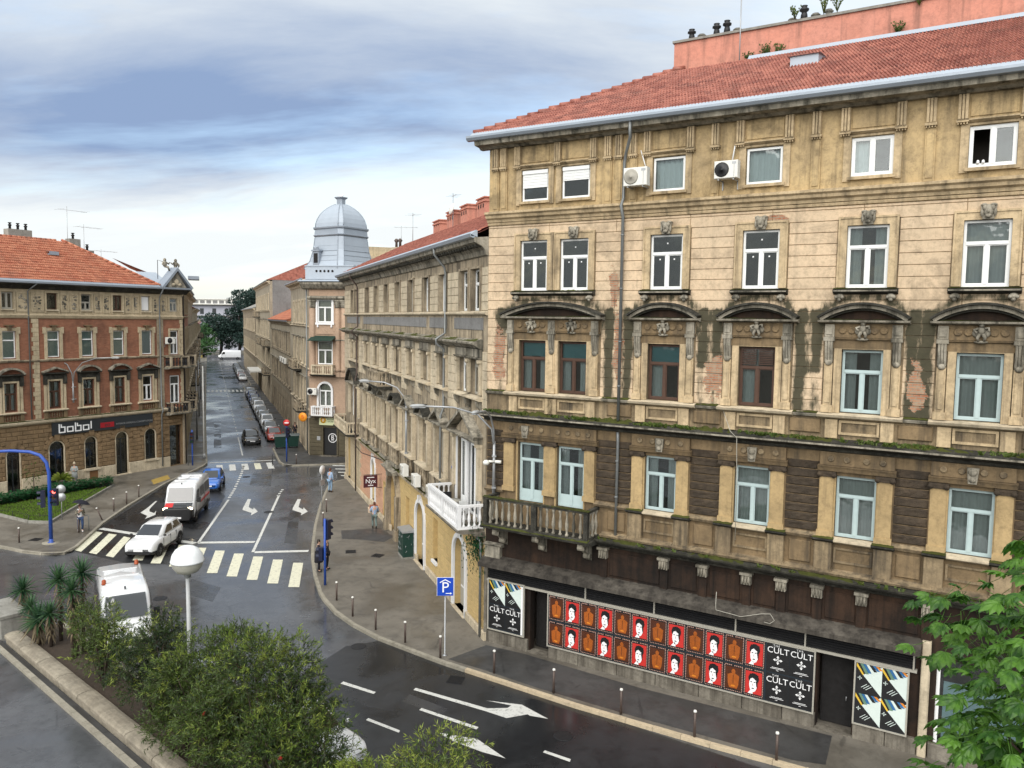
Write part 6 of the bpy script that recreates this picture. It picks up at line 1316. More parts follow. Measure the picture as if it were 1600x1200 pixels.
obj('letter', text_mesh('eo', .5, M_['signk']), None, t, Ms @ T(.15, -.125, -.08) @ UPR)
obj('lettering', text_mesh('INTERIOR DESIGN & CONCEPT STORE', .2, M_['steel']), None, t, Ms @ T(2.65, -.105, -.12) @ UPR)
# pavilion at the street corner
c = C1[-1]
for z0, h, w_ in ((14.31, 1.16, .78), (10.42, 2.14, .8), (5.92, 2.54, .96)): window(F, c, z0, w_, h, tr=.7, mat='white' if z0 < 12 else 'greywood', rec=.14)
for z0, h, w_ in ((10.4, 2.2, .84), (14.3, 1.2, .8)): b = MB(); b.fb(c-w_/2-.16, c-w_/2, 0, .08, z0, z0+h); b.fb(c+w_/2, c+w_/2+.16, 0, .08, z0, z0+h); b.fb(c-w_/2-.16, c+w_/2+.16, 0, .08, z0+h, z0+h+.18); F.put('window_surround', b, M_['cream'])
b = MB(); b.fb(-.25, 1.05, -.5, -.45, .15, 3.9); F.put('shop_window', b, M_['glass']); b = MB(); b.bev(1.1, 1.3, 0, .12, 0, 5.2, .02); b.bev(-1.0, -.3, 0, .12, 0, 1.08, .02); F.put('pier', b, M_['limed'])
ac_unit(F, -.3, .3, 11.4, 'air conditioner on the corner pavilion of the brick house', .85, .6)
for z, nm in ((9.3, 1), (5.1, 2)): balcony(F, -.6, 1.35, .9, z, .95, 'limed', 'iron', 'dirty', 5)
b = MB(); b.prof([(0, 15.85), (.2, 15.9), (.4, 16.1), (.7, 16.2), (.72, 16.34), (0, 16.4)], BL, BR+.4); F.put('eaves_cornice', b, M_['black'])
b = MB(); b.prof([(.66, 16.34), (.72, 16.28), (.86, 16.32), (.9, 16.46), (.84, 16.46), (.8, 16.38), (.68, 16.38)], BL, BR+.5); F.put('gutter', b, M_['zincl'])
b = MB(); b.prof([(.5, 16.4), (.84, 16.46), (.6, 16.62), (.5, 16.6)], BL, -1.4); F.put('eaves_flashing', b, M_['zinc'])
a = radians(31); Lr = 7.2; rr = cos(a)*Lr
b = MB(); b.add([(BL,-.55,16.5),(-1.3,-.55,16.5),(-1.3-rr*.82,-.55+rr,16.5+sin(a)*Lr),(BL,-.55+rr,16.5+sin(a)*Lr)], [(0,1,2,3)]); b.add([(-1.3,-.55,16.5),(1.0,7,16.5),(-1.3-rr*.82,-.55+rr,16.5+sin(a)*Lr)], [(0,1,2)]); b.add([(BL,-.55+rr,16.5+sin(a)*Lr),(-1.3-rr*.82,-.55+rr,16.5+sin(a)*Lr),(1,9,16.5),(1,12,16.5),(BL,12,16.5)], [(0,1,2,3,4)])
rf = F.put('roof', b, M_['tileo'])
tiled_roof(F, 'tileo', 0, 17, (.62, 16.55), (-cos(a), sin(a)), -17.5, -1.3, lambda u, s: u < -1.35-s*.82*cos(a), w=.3, l=.42, parts=250, parent=rf)
for k in range(17):
    s = k*.43; p = Vector((-1.28-s*cos(a)*.82, -.57+s*cos(a), 16.62+s*sin(a))); q = p+Vector((-cos(a)*.82*.46, cos(a)*.46, sin(a)*.46)); b = MB(); b.tube([p, q], [.13, .1], 7); F.put('hip_tile', b, M_['tileo'], rf)
for k in range(28): b = MB(); x = -7.0-k*.4; b.tube([(x, -.55+rr, 16.58+sin(a)*Lr), (x-.42, -.55+rr, 16.58+sin(a)*Lr)], [.13, .11], 7); F.put('ridge_tile', b, M_['tileo'], rf)
b = MB(); b.box(-.4, .4, -.1, .5, 0, .1); b.add([(-.4,-.15,.0),(.4,-.15,0),(.4,-.15,.28),(-.4,-.15,.28),(.45,.5,.34),(-.45,.5,.34)], [(0,1,2,3),(3,2,4,5)]); F.put('roof_hatch', b, M_['zinc'], rf, (-8.6, -3.1, 18.85))
b = MB(); b.add([(-1.2,-.4,16.45),(.1,-.6,16.45),(.4,2.5,17.9),(-1.6,2.6,17.9)], [(0,1,2,3)]); F.put('zinc_roof', b, M_['zincl'])
chimney(F, -9.6, -6.6, 19.4, 1.9, .8, 1.6, 'conc', 3, rf, cap=False, potmat='iron'); chimney(F, -4.6, -7.2, 19.0, 1.0, .7, 1.7, 'conc', 1, rf, cap=False, potmat='iron'); chimney(F, -3.2, -7.4, 18.3, .9, .7, 1.5, 'conc', 1, rf, cap=False, potmat='iron'); chimney(F, -13.4, -6.8, 19.6, .5, .5, 1.4, 'conc', 1, rf, cap=False, potmat='iron'); chimney(F, 1.6, -11, 16.5, .6, .6, 1.8, 'conc', 1, rf, cap=False)
antenna(F.M @ T(-5.3, 6.8, 18.9), 'tall cross-shaped aerial beside the hip of the orange roof', 4.6, 2, 1.6, bar=2.6); antenna(F.M @ T(-3.7, 7.0, 18.5), 'aerial with several bars beside the grey chimney of the brick house', 3.6, 4, 1.3, bar=2.4); antenna(F.M @ T(-2.0, 7.2, 17.6), 'small tilted aerial low on the orange roof', 2.4, 4, 1.0, bar=2.2)
# pediment with statues
b = MB(); b.poly([(-.75, 16.4), (1.5, 16.4), (.38, 18.0)], -.55, .2); pdm = F.put('gable', b, M_['dirty'])
for q in ([(-1.0, 16.42), (.38, 18.0), (.38, 18.3), (-1.25, 16.46)], [(.38, 18.0), (1.75, 16.42), (2.0, 16.46), (.38, 18.3)]): b = MB(); b.poly(q, -.8, .3); F.put('raking_cornice', b, M_['zinc'], pdm)
b = MB(); b.ell((.38, -.57, 16.95), (.26, .1, .3)); b.ell((.05, -.57, 16.75), (.2, .08, .15)); b.ell((.7, -.57, 16.75), (.2, .08, .15)); F.put('relief', b, M_['lime'], pdm)
for x, s_ in ((-.35, 1), (.75, -1)):
    b = MB(); b.ell((0, 0, .75), (.14, .14, .17)); b.ell((0, 0, .4), (.22, .17, .3)); b.tube([(.15*s_, 0, .55), (.35*s_, -.05, .4), (.5*s_, 0, .55)], [.08, .07, .05], 6); b.tube([(-.15*s_, 0, .55), (-.3*s_, -.1, .35), (-.2*s_, -.2, .2)], [.08, .07, .05], 6); b.tube([(0, 0, .2), (.2*s_, -.2, .1), (.35*s_, -.15, -.2)], [.13, .1, .07], 6); F.put('statue', b, M_['dirty'], pdm, (x+.1, -.2, 18.2))
b = MB(); b.tube([(-.9, .3, 17.2), (-.9, .3, 18.9), (-.2, .3, 18.75)], .03, 5); b.tube([(1.2, .3, 18.0), (1.2, .3, 18.6), (.9, .3, 18.6)], .03, 5); F.put('iron_stay', b, M_['iron'], pdm)
b = MB(); b.tube([(-1.15, -.8, 16.3), (-1.15, -.3, 15.6), (-1.15, -.2, 15.3), (-1.15, -.2, 5.8), (-1.15, -.45, 5.5), (-1.15, -.2, 5.0), (-1.15, -.2, .3)], .06, 8); F.put('downpipe', b, M_['pipe'])
b = MB(); b.tube([(-12.0, -.8, 16.3), (-12.3, -.4, 15.9), (-12.4, -.15, 15.7), (-12.4, -.12, 5.7)], .05, 8); F.put('downpipe', b, M_['pipe'])
# street side of the brick house
o = F.P(BR, 0, 0); F2 = Fac(brb, o, ANG_L2)
L = 101 - o.dot(SD)
row_facade(F2, 0, L, 16.3, [(14.2, 1.4, .9), (10.4, 2.2, 1.0), (6.0, 2.5, 1.0)], [2.6+3.2*k for k in range(6)], 'brick', 'cream', ground=(1.5, 3.6), seed=21, sidewalls=False, corn=.6)
for k, z in ((0, 9.3), (0, 5.1), (2, 9.3), (2, 5.1), (4, 9.3)): balcony(F2, 1.2+3.2*k, 4.2+3.2*k, 1.1, z, .95, 'limed', 'iron', 'dirty', 6)
b = MB(); b.add([tuple(F2.P(0, .6, 16.4)), tuple(F2.P(L, .6, 16.4)), tuple(F2.P(L, -6, 19.2)), tuple(F2.P(3, -6, 19.2))], [(0, 1, 2, 3)]); obj('roof', b, M_['tileo'], brb)
b = MB(); b.slab([tuple(p) for p in (F2.P(L, -.4, 0), F2.P(.3, -.4, 0), F.P(BR-.3, -1, 0), F.P(BL+.2, -1, 0), F.P(BL+.2, -10, 0), F2.P(L, -10, 0))], .2, 16.3); obj('core', b, M_['brick'], brb)
b = MB(); b.slab([tuple(p) for p in (F2.P(-.35, .55, 0), F2.P(2.4, .55, 0), F2.P(2.4, 1.5, 0), F2.P(-.2, 1.5, 0))], 17.3, 17.6); obj('roof_hood', b, M_['zinc'], brb)
# lattice mast far behind
Mx = T(-190, 290, 0); t = thing('lattice_mast', 'blue and white lattice mast far behind the brick house', 'mast', Mx)
b = MB()
for x in (-1, 1):
    for y in (-1, 1): b.tube([(x, y, 0), (x*1.3, y*1.3, 50)], .22, 5)
obj('leg', b, plain('pale_blue_paint', (.1, .3, .6), .5), t, Mx)
for k in range(14): b = MB(); z = 8+k*3; b.tube([(-1.1, -1.1, z), (1.2, -1.2, z+3)], .14, 4); b.tube([(1.1, -1.1, z), (-1.2, -1.2, z+3)], .14, 4); b.tube([(-1.1, 1.1, z), (-1.1, -1.1, z+3)], .14, 4); obj('brace', b, M_['bluep' if k % 3 else 'signw'], t, Mx)
b = MB(); b.box(-2.2, 2.2, -1.8, 1.8, 50, 51.2); obj('platform', b, M_['acw'], t, Mx)
# ---------------------------------------------------------------- vehicles
def carpaint(name, c, coat=1.0, rough=.35, metal=0.0):
    m, nt, b = newmat(name, rough, metal, .5); b.inputs['Coat Weight'].default_value = coat; b.inputs['Coat Roughness'].default_value = .06
    n = nz(nt, 3, 5); nt.links.new(mixc(nt, mth(nt, 'MULTIPLY', n, .25), c, tuple(x*.6+.01 for x in c)), b.inputs['Base Color']); return m
PW = carpaint('white_car_paint', (.74, .75, .76)); PS = carpaint('silver_car_paint', (.45, .46, .47), metal=.5); PB_ = carpaint('blue_car_paint', (.02, .13, .5)); PK = carpaint('black_car_paint', (.012, .013, .016)); PG = carpaint('grey_car_paint', (.13, .14, .15), metal=.4)
PR = carpaint('red_car_paint', (.32, .05, .035)); PD = carpaint('dark_blue_car_paint', (.02, .04, .12)); PM = carpaint('pale_red_car_paint', (.45, .25, .24))
TYRE = plain('tyre_rubber', (.012, .012, .012), .85); RIM = plain('alloy_rim', (.28, .29, .3), .35, .8); TRIM = M_['blackp']; LAMP = plain('headlamp_lens', (.75, .75, .72), .15); LIT = emit('lit_headlamp', (1, .85, .6), 4.0); TAIL = plain('tail_lamp', (.3, .01, .01), .3); PLATE = M_['signw']
_vm = {}
def wheel_mesh(r, w_):
    k = ('w', r, w_)
    if k not in _vm:
        b = MB(); b.lathe([(r*.62, -w_/2), (r*.92, -w_/2), (r, -w_*.36), (r, w_*.36), (r*.92, w_/2), (r*.62, w_/2)], n=20); ty = b.mesh('tyre', TYRE)
        b = MB(); b.lathe([(r*.64, w_*.44), (r*.58, w_*.36), (r*.2, w_*.3), (r*.14, w_*.42), (.01, w_*.43)], n=20, cap=False)
        for q in range(5): a = q*2*pi/5; b.tube([(r*.12*cos(a), r*.12*sin(a), w_*.42), (r*.6*cos(a), r*.6*sin(a), w_*.43)], [r*.1, r*.07], 4)
        _vm[k] = (ty, b.mesh('rim', RIM))
    return _vm[k]
def put_wheel(root, M, x, y, r, w_=.2):
    ty, rm = wheel_mesh(r, w_); sg = 1 if y > 0 else -1
    Mw = M @ T(x, y, r) @ RX(-sg*pi/2); o = obj('wheel', ty, None, root, Mw); obj('rim', rm, None, o, Mw)
def loft_body(stn, mat, pts):
    "stn: (x, halfwidth, zbottom, ztop); pts: half section [(fw, fz)] from sill to crown"
    b = MB(); n = len(pts)*2-1
    for x, hw, z0, z1 in stn:
        half = [(hw*fw, z0+(z1-z0)*fz) for fw, fz in pts]
        b.v += [(x, -y, z) for y, z in half] + [(x, y, z) for y, z in reversed(half[:-1])]
    for i in range(len(stn)-1):
        for k in range(n-1): b.f.append((i*n+k, (i+1)*n+k, (i+1)*n+k+1, i*n+k+1)); b.m.append(0); b.sm.append(True)
    b.f += [tuple(range(n)), tuple(reversed(range((len(stn)-1)*n, len(stn)*n)))]; b.m += [0, 0]; b.sm += [False, False]
    for i in range(len(stn)-1): b.f.append((i*n, i*n+n-1, (i+1)*n+n-1, (i+1)*n)); b.m.append(0); b.sm.append(False)
    return b
def quadpatch(P, u0, u1, v0, v1, off=.012, nu=3):
    "panel on the bilinear face P=[bl,br,tr,tl], a little proud of it"
    P = [Vector(p) for p in P]; nrm = (P[1]-P[0]).cross(P[3]-P[0]).normalized()*off; b = MB(); vs = []
    for j in (v0, v1):
        for i in range(nu+1):
            u = u0+(u1-u0)*i/nu; p = P[0].lerp(P[1], u).lerp(P[3].lerp(P[2], u), j)+nrm; vs.append(p)
    b.add(vs, [(i, i+1, nu+2+i, nu+1+i) for i in range(nu)]); return b
def make_car(M, label, paint, group=None, L=4.3, Wd=1.8, H=1.5, kind='hatch', lit=False, detail=True, r=.33, roofmat=None, lower=None):
    t = thing('parked_car' if group else 'car', label, 'car', M, group)
    h = L/2; w_ = Wd/2; bz = H*(.66 if kind == 'suv' else .62)
    stn = [(-h, w_*.78, .42, bz*.94), (-h+.12, w_*.92, .32, bz*1.02), (-h+.6, w_, .24, bz*1.04), (-h*.3, w_, .22, bz*1.02), (h*.25, w_, .22, bz), (h*.52, w_*.99, .24, bz*.975), (h-.5, w_*.965, .26, bz*.93), (h-.2, w_*.92, .28, bz*.87), (h-.06, w_*.84, .3, bz*.78), (h, w_*.74, .36, bz*.64)]
    body = obj('body', loft_body(stn, paint, [(.86, 0), (.97, .12), (1, .4), (.985, .7), (.93, .9), (.8, .98), (0, 1.02)]), paint, t, M)
    rb, rt, ft, fbx = (-h+.12, -h+.62, h*.02, h*.44) if kind != 'sedan' else (-h+.75, -h*.36, h*.02, h*.46)
    if kind == 'suv': rb, rt, ft, fbx = -h+.06, -h+.5, h*.06, h*.5
    yb, yt, zb_, zt = w_*.9, w_*.66, bz*1.0, H-.05
    g = loft_body([(rb, yb*.9, zb_-.06, zb_+.02), (rt, yb*.99, zb_-.06, zt), ((rt+ft)/2, yb, zb_-.06, H), (ft, yb*.99, zb_-.06, zt+.01), (fbx, yb*.9, zb_-.06, zb_-.0)], paint, [(1, 0), (1.0, .15), (.93, .5), (.83, .86), (.72, .97), (0, 1.0)])
    cab = obj('cabin', g, roofmat or paint, t, M)
    BL_, TL_ = (fbx, -yb*.86, zb_), (ft, -yt*.96, zt-.02)
    obj('windscreen', quadpatch([(fbx-.02, -yb*.86, zb_+.0), (fbx-.02, yb*.86, zb_+.0), (ft+.0, yt*.95, zt-.02), (ft+.0, -yt*.95, zt-.02)], (.04), .96, .06, .95, .05), M_['cglass'], cab, M)
    obj('rear_window', quadpatch([(rb+.02, yb*.8, zb_), (rb+.02, -yb*.8, zb_), (rt, -yt*.9, zt-.02), (rt, yt*.9, zt-.02)], .08, .92, .2, .92, .05), M_['cglass'], cab, M)
    for sg in (-1, 1):
        P = [(fbx-.05, sg*yb*.99, zb_+.02), (rb+.1, sg*yb*.99, zb_+.02), (rt+.02, sg*yb*.80, zt-.06), (ft-.02, sg*yb*.80, zt-.06)]
        if sg < 0: P = [P[1], P[0], P[3], P[2]]
        for a, e in (((.12, .5), (.53, .88)) if sg > 0 else ((.12, .47), (.5, .88))): obj('side_window', quadpatch(P, a, e, .06, .94, .03), M_['cglass'], cab, M)
        b = MB(); b.ell((h*.4, sg*(w_+.06), bz+.06), (.07, .1, .07)); obj('wing_mirror', b, paint if kind != 'suv' else TRIM, t, M)
        b = MB(); b.ell((h-.2, sg*w_*.66, bz*.72), (.16, .2, .075)); obj('headlight', b, LIT if lit else LAMP, t, M)
        b = MB(); b.ell((-h+.08, sg*w_*.72, bz*.85), (.06, .16, .1)); obj('tail_light', b, TAIL, t, M)
        for x in (h-.82, -h+.8):
            put_wheel(t, M, x, sg*(w_-.08), r)
            b = MB(); archband(b, 0, 0, r+.0, r+.07, 0, .02, 12, 0, pi); b2 = obj('wheel_arch', b, lower or TRIM, t, M @ T(x, sg*(w_*.985+.012) if sg < 0 else w_*.985+.0, r) @ (I4 if sg < 0 else RZ(pi)))
            b = MB(); b.lathe([(r+.02, 0), (r+.02, .015)], n=18); obj('wheel_well', b, TRIM, t, M @ T(x, sg*(w_*.98), r) @ RX(-sg*pi/2))
        if detail:
            for x in (h*.05, -h*.42): b = MB(); b.box(x, x+.15, sg*w_-.012, sg*w_+.012, bz*.86, bz*.89); obj('door_handle', b, TRIM, t, M)
    if detail:
        for sg in (-1, 1):
            for x in (h*.4, -h*.04, -h*.42): b = MB(); b.box(x, x+.012, sg*w_*.99-.014, sg*w_*.99+.014, .36, bz*.9); obj('door_seam', b, TRIM, t, M)
        b = MB(); b.box(h*.47, h*.475, -w_*.8, w_*.8, bz*.93, bz*.995); obj('wiper_tray', b, TRIM, t, M)
    b = MB(); b.box(h-.12, h-.0, -w_*.62, w_*.62, .42, .6); obj('grille', b, TRIM, t, M)
    b = MB(); b.box(h-.02, h+.02, -.26, .26, .48, .59); obj('number_plate', b, PLATE, t, M)
    b = MB(); b.box(-h-.01, -h+.03, -.26, .26, .62, .73); obj('number_plate', b, PLATE, t, M)
    if lower: b = loft_body([(-h-.01, w_*.8, .3, .5), (-h+.14, w_*.945, .26, .5), (-h*.5, w_*1.012, .22, .42), (h*.5, w_*1.01, .22, .42), (h-.14, w_*.92, .26, .5), (h+.012, w_*.74, .3, .5)], lower, [(.9, 0), (1, .3), (1, .8), (.9, 1), (0, 1)]); obj('lower_bumper', b, lower, t, M)
    return t
def frame_from(pf, pr, half, left=True, mid=0.0):
    "car frame from the ground points under its visible front and rear wheels"
    d = (pf-pr); d.z = 0; d.normalize(); lf = Vector((-d.y, d.x, 0)); c = (pf+pr)/2 - lf*half*(1 if left else -1) + d*mid; c.z = .006
    return T(c) @ RZ(atan2(d.y, d.x))
# white crossover on the crossing
t = make_car(frame_from(gp(250, 868), gp(278, 849), .84), 'white crossover with black lower bumper stopped on the crossing', PW, L=4.4, Wd=1.84, H=1.6, kind='suv', r=.35, lower=TRIM)
# tall delivery van
def make_van(M, label, L=5.6, Wd=2.05, H=2.5, hood=PW, lit=False, side=True, stripe=False, name='delivery_van', wrap=None, glassside=False):
    t = thing(name, label, 'van', M); h = L/2; w_ = Wd/2
    S = [(-h, w_*.95, .4, H*.96), (-h+.15, w_, .36, H), (h-1.75, w_, .34, H*1.0), (h-1.4, w_, .34, H*.955), (h-.95, w_*.99, .34, H*.66), (h-.72, w_*.98, .34, H*.535), (h-.3, w_*.94, .34, H*.47), (h-.08, w_*.86, .34, H*.4), (h, w_*.76, .36, H*.34)]
    obj('body', loft_body(S, PW, [(.95, 0), (1, .1), (1, .45), (.965, .75), (.9, .95), (.8, .99), (0, 1.01)]), PW, t, M)
    obj('windscreen', quadpatch([(h-.77, -w_*.86, H*.555), (h-.77, w_*.86, H*.555), (h-1.36, w_*.8, H*.925), (h-1.36, -w_*.8, H*.925)], .03, .97, .03, .93, .07), M_['cglass'], t, M)
    if wrap:
        obj('bonnet_wrap', quadpatch([(h-.24, -w_*.84, H*.455), (h-.24, w_*.84, H*.455), (h-.7, w_*.84, H*.535), (h-.7, -w_*.84, H*.535)], 0, 1, 0, 1, .03), wrap[0], t, M)
        obj('bonnet_wrap_corner', quadpatch([(h-.24, -w_*.84, H*.455), (h-.24, w_*.84, H*.455), (h-.7, w_*.84, H*.535), (h-.7, -w_*.84, H*.535)], 0, .3, .0, .95, .036), wrap[1], t, M)
        q = Matrix.Rotation(radians(-12), 4, 'Y'); obj('lettering', text_mesh('Fortuna', .24, M_['signw']), None, t, M @ T(h-.45, .1, H*.535) @ q @ RZ(pi/2))
    for sg in (-1, 1):
        P = [(h-.95, sg*w_*1.0, H*.57), (h-2.0, sg*w_*1.0, H*.57), (h-2.0, sg*w_*.955, H*.84), (h-1.35, sg*w_*.955, H*.84)]
        if sg < 0: P = [P[1], P[0], P[3], P[2]]
        obj('side_window', quadpatch(P, .05, .95, .04, .96, .03), M_['cglass'], t, M)
        if side:
            P = [(h-2.25, sg*w_*1.0, H*.56), (-h+.35, sg*w_*1.0, H*.56), (-h+.35, sg*w_*.95, H*.86), (h-2.25, sg*w_*.95, H*.86)]
            if sg < 0: P = [P[1], P[0], P[3], P[2]]
            for a, e in ((.02, .4), (.46, .97)): obj('side_panel', quadpatch(P, a, e, .05, .95, .04), M_['cglass'] if glassside else wrap[0] if wrap else M_['cglass'], t, M)
        if stripe: b = MB(); b.box(-h+.3, h-2.3, sg*w_-.012, sg*w_+.014, H*.40, H*.46); obj('red_stripe', b, M_['red'], t, M)
        b = MB(); b.box(-h+.2, h-1.1, sg*w_-.012, sg*w_+.02, .42, .62); obj('side_trim', b, TRIM, t, M)
        b = MB(); b.box(h-1.12, h-.95, sg*(w_+.05), sg*(w_+.28), H*.53, H*.66) if sg > 0 else b.box(h-1.12, h-.95, -(w_+.28), -(w_+.05), H*.53, H*.66); b.tube([(h-1.04, sg*(w_-.04), H*.57), (h-1.04, sg*(w_+.1), H*.57)], .03, 6); obj('wing_mirror', b, TRIM, t, M)
        b = MB(); b.ell((h-.2, sg*w_*.74, H*.42), (.2, .2, .11)); obj('headlight', b, LIT if lit else LAMP, t, M)
        b = MB(); b.box(-h-.01, -h+.04, sg*w_*.8-.08, sg*w_*.8+.08, 1.0, 1.5); obj('tail_light', b, TAIL, t, M)
        for x in (h-.95, -h+1.05):
            put_wheel(t, M, x, sg*(w_-.1), .35, .23); b = MB(); b.lathe([(.42, 0), (.42, .015)], n=18); obj('wheel_well', b, TRIM, t, M @ T(x, sg*(w_*.995), .36) @ RX(-sg*pi/2))
    ZB = 1.15 if wrap else .8
    b = loft_body([(h-.36, w_*.98, .3, ZB), (h-.06, w_*.9, .3, ZB-.02), (h+.03, w_*.78, .32, ZB-.1)], TRIM, [(.95, 0), (1, .3), (1, .8), (.9, 1), (0, 1)]); obj('bumper', b, TRIM, t, M)
    b = MB(); b.box(h+.02, h+.05, -.26, .26, .44, .55); obj('number_plate', b, PLATE, t, M)
    for sg in (-1, 1):
        for x in (h-.93, h-2.12, -h+1.9): b = MB(); b.box(x, x+.014, sg*w_-.02, sg*w_+.012, .66, H*.55); obj('door_seam', b, TRIM, t, M)
    for x in (-h+1.0, -h+2.0, -h+3.0): b = MB(); b.box(x, x+.03, -w_*.7, w_*.7, H*.995, H*1.012); obj('roof_rib', b, PW, t, M)
    b = MB(); b.box(h-1.5, h-1.42, -.03, .03, H*.99, H*1.03); obj('roof_aerial', b, TRIM, t, M)
    return t
make_van(frame_from(gp(305, 815), gp(323, 794.5), .95), 'tall white delivery van with black and red wrapped bonnet and headlights on', wrap=(PK, M_['red']), lit=True, stripe=True)
make_car(frame_from(gp(343, 768), gp(350.5, 756), .78), 'bright blue hatchback queuing behind the delivery van', PB_, L=3.9, Wd=1.7, H=1.5, lit=False)
# moving dark hatchback in the side street
def stM(s, t, ang=0.0): return T(st(s, t, .006)) @ RZ(atan2(-SD.y, -SD.x)+ang)
make_car(stM(91.9, 4.2, .03), 'black hatchback driving out of the side street with lights on', PK, L=4.2, Wd=1.78, H=1.5, lit=True)
G_ = 'cars parked along the right kerb of the side street'
row = [(93.8, PR, 'dark red saloon parked beside the green bins', 'sedan'), (99.6, PS, 'silver hatchback parked directly behind the dark red saloon', 'hatch'), (105.3, PW, 'white crossover parked third behind the green bins', 'suv'), (111.2, PS, 'silver car parked fourth behind the green bins', 'hatch'), (117.0, PS, 'silver estate parked fifth behind the green bins', 'sedan'), (122.9, PW, 'white crossover parked sixth behind the green bins', 'suv'), (129.0, PS, 'silver car parked seventh behind the green bins', 'sedan'), (135.2, PD, 'dark blue car parked eighth behind the green bins', 'hatch'), (141.4, PD, 'dark blue saloon parked ninth behind the green bins', 'sedan'), (147.2, PS, 'silver car parked last before the far crossing', 'hatch'),
       (182.6, PW, 'white car parked first beyond the far crossing', 'hatch'), (188.6, PM, 'pinkish car parked second beyond the far crossing', 'sedan'), (194.4, PW, 'white car parked third beyond the far crossing', 'suv'), (200.4, PS, 'silver car parked fourth beyond the far crossing', 'hatch'), (206.6, PG, 'grey car parked fifth beyond the far crossing', 'sedan'), (212.8, PK, 'black car parked sixth beyond the far crossing', 'hatch'), (219, PG, 'grey car parked seventh beyond the far crossing', 'suv'), (226, PK, 'black car parked last before the junction with the white van', 'sedan')]
for k, (s, p, lab, kd) in enumerate(row): make_car(stM(s, 6.75, rnd(-.02, .02)), lab, p, G_, L=4.2+rnd(-.1, .15), Wd=1.74, H=1.46 if kd != 'suv' else 1.6, kind=kd, detail=False)
Mv = T(st(274, 6.2, .006)) @ RZ(atan2(-TD.y, -TD.x)+.05); make_van(Mv, 'white panel van turning across the far end of the side street', L=6.9, Wd=2.1, H=2.9, side=False, name='panel_van')
# vehicles half hidden behind the planting
A_ = gp(184, 877, 2.5); B_ = gp(203, 1012, .6); d = B_-A_; d.z = 0; ln = d.length; c = (A_+B_)/2; M = T(c.x, c.y, .006) @ RZ(atan2(d.y, d.x))
t = make_van(M, 'white service van with two orange roof beacons behind the yuccas', L=5.3, Wd=2.0, H=2.5, side=True, name='service_van', glassside=True)
for x, y in ((-2.2, .72), (.3, -.75)):
    b = MB(); b.lathe([(.1, 0), (.1, .04), (.085, .06), (.085, .16), (.05, .2)], n=12); obj('beacon', b, plain('amber_beacon', (.35, .07, .02), .3), t, M @ T(x, y, 2.5))
for q, lab, pt, ln in (((480, 1128), 'white car parked behind the bottlebrush beside the lane arrow', PW, 4.3), ((318, 1062), 'silver car almost hidden behind the bottlebrush near the globe lamp', PS, 4.2)):
    c = gp(*q, 1.0); dd = Vector((.76, -.65, 0)); make_car(T(c.x, c.y, .006) @ RZ(atan2(dd.y, dd.x)), lab, pt, L=ln, Wd=1.78, H=1.48)
# motorcycle by the brick house, scooter by the corner shop
def bike(M, label, col, name='motorcycle', scooter=False):
    t = thing(name, label, 'motorcycle' if not scooter else 'scooter', M); r = .31 if not scooter else .24; wb = .72 if not scooter else .62
    for x in (-wb, wb): ty, rm = wheel_mesh(r, .13); Mw = M @ T(x, 0, r) @ RX(pi/2); o = obj('wheel', ty, None, t, Mw); obj('rim', rm, None, o, Mw)
    b = MB()
    for y in (-.09, .09): b.tube([(wb, y, r), (wb-.28, y, .95)], .03, 6); 
    obj('fork', b, M_['steel'], t, M)
    b = MB(); b.tube([(wb-.3, -.36, 1.02), (wb-.26, 0, .98), (wb-.3, .36, 1.02)], .018, 6); obj('handlebar', b, TRIM, t, M)
    if not scooter:
        b = MB(); b.ell((0, 0, .5), (.3, .17, .22)); b.tube([(.35, 0, .8), (0, 0, .42), (-.6, 0, .4)], .06, 6); b.tube([(-.1, .16, .35), (-.7, .18, .45)], [.04, .06], 8); obj('engine', b, M_['iron'], t, M)
        b = MB(); b.ell((.12, 0, .84), (.32, .16, .15)); obj('tank', b, col, t, M)
        b = MB(); b.ell((-.32, 0, .82), (.34, .13, .07)); b.ell((-.75, 0, .9), (.2, .1, .06)); obj('seat', b, TRIM, t, M)
        b = MB(); b.ell((wb-.2, 0, .88), (.1, .1, .12)); obj('headlight', b, LAMP, t, M)
    else:
        b = MB(); b.ell((-.35, 0, .5), (.42, .17, .25)); b.box(-.1, .3, -.16, .16, .22, .3); b.poly([(.28, .25), (.4, .25), (.5, .95), (.36, .95)], -.2, .2); obj('bodywork', b, col, t, M)
        b = MB(); b.ell((-.35, 0, .74), (.38, .15, .08)); obj('seat', b, TRIM, t, M); b = MB(); b.ell((wb, 0, .42), (.2, .1, .1)); obj('mudguard', b, M_['signw'], t, M)
    b = MB(); b.tube([(0, -.08, .3), (-.05, -.3, .006)], .015, 5); obj('kickstand', b, M_['iron'], t, M)
    return t
pf, pr = gp(219, 738), gp(250, 731); d = pf-pr; c = (pf+pr)/2; bike(T(c.x, c.y, .13) @ RZ(atan2(d.y, d.x)), 'black and orange motorcycle leaning outside the brick house', plain('orange_tank_paint', (.4, .13, .04), .35))
c = gp(487, 703, .13); bike(T(c.x, c.y, .13) @ RZ(atan2(-SD.y, -SD.x)+.3), 'blue and white scooter outside the corner coin shop', PB_, 'scooter', True)
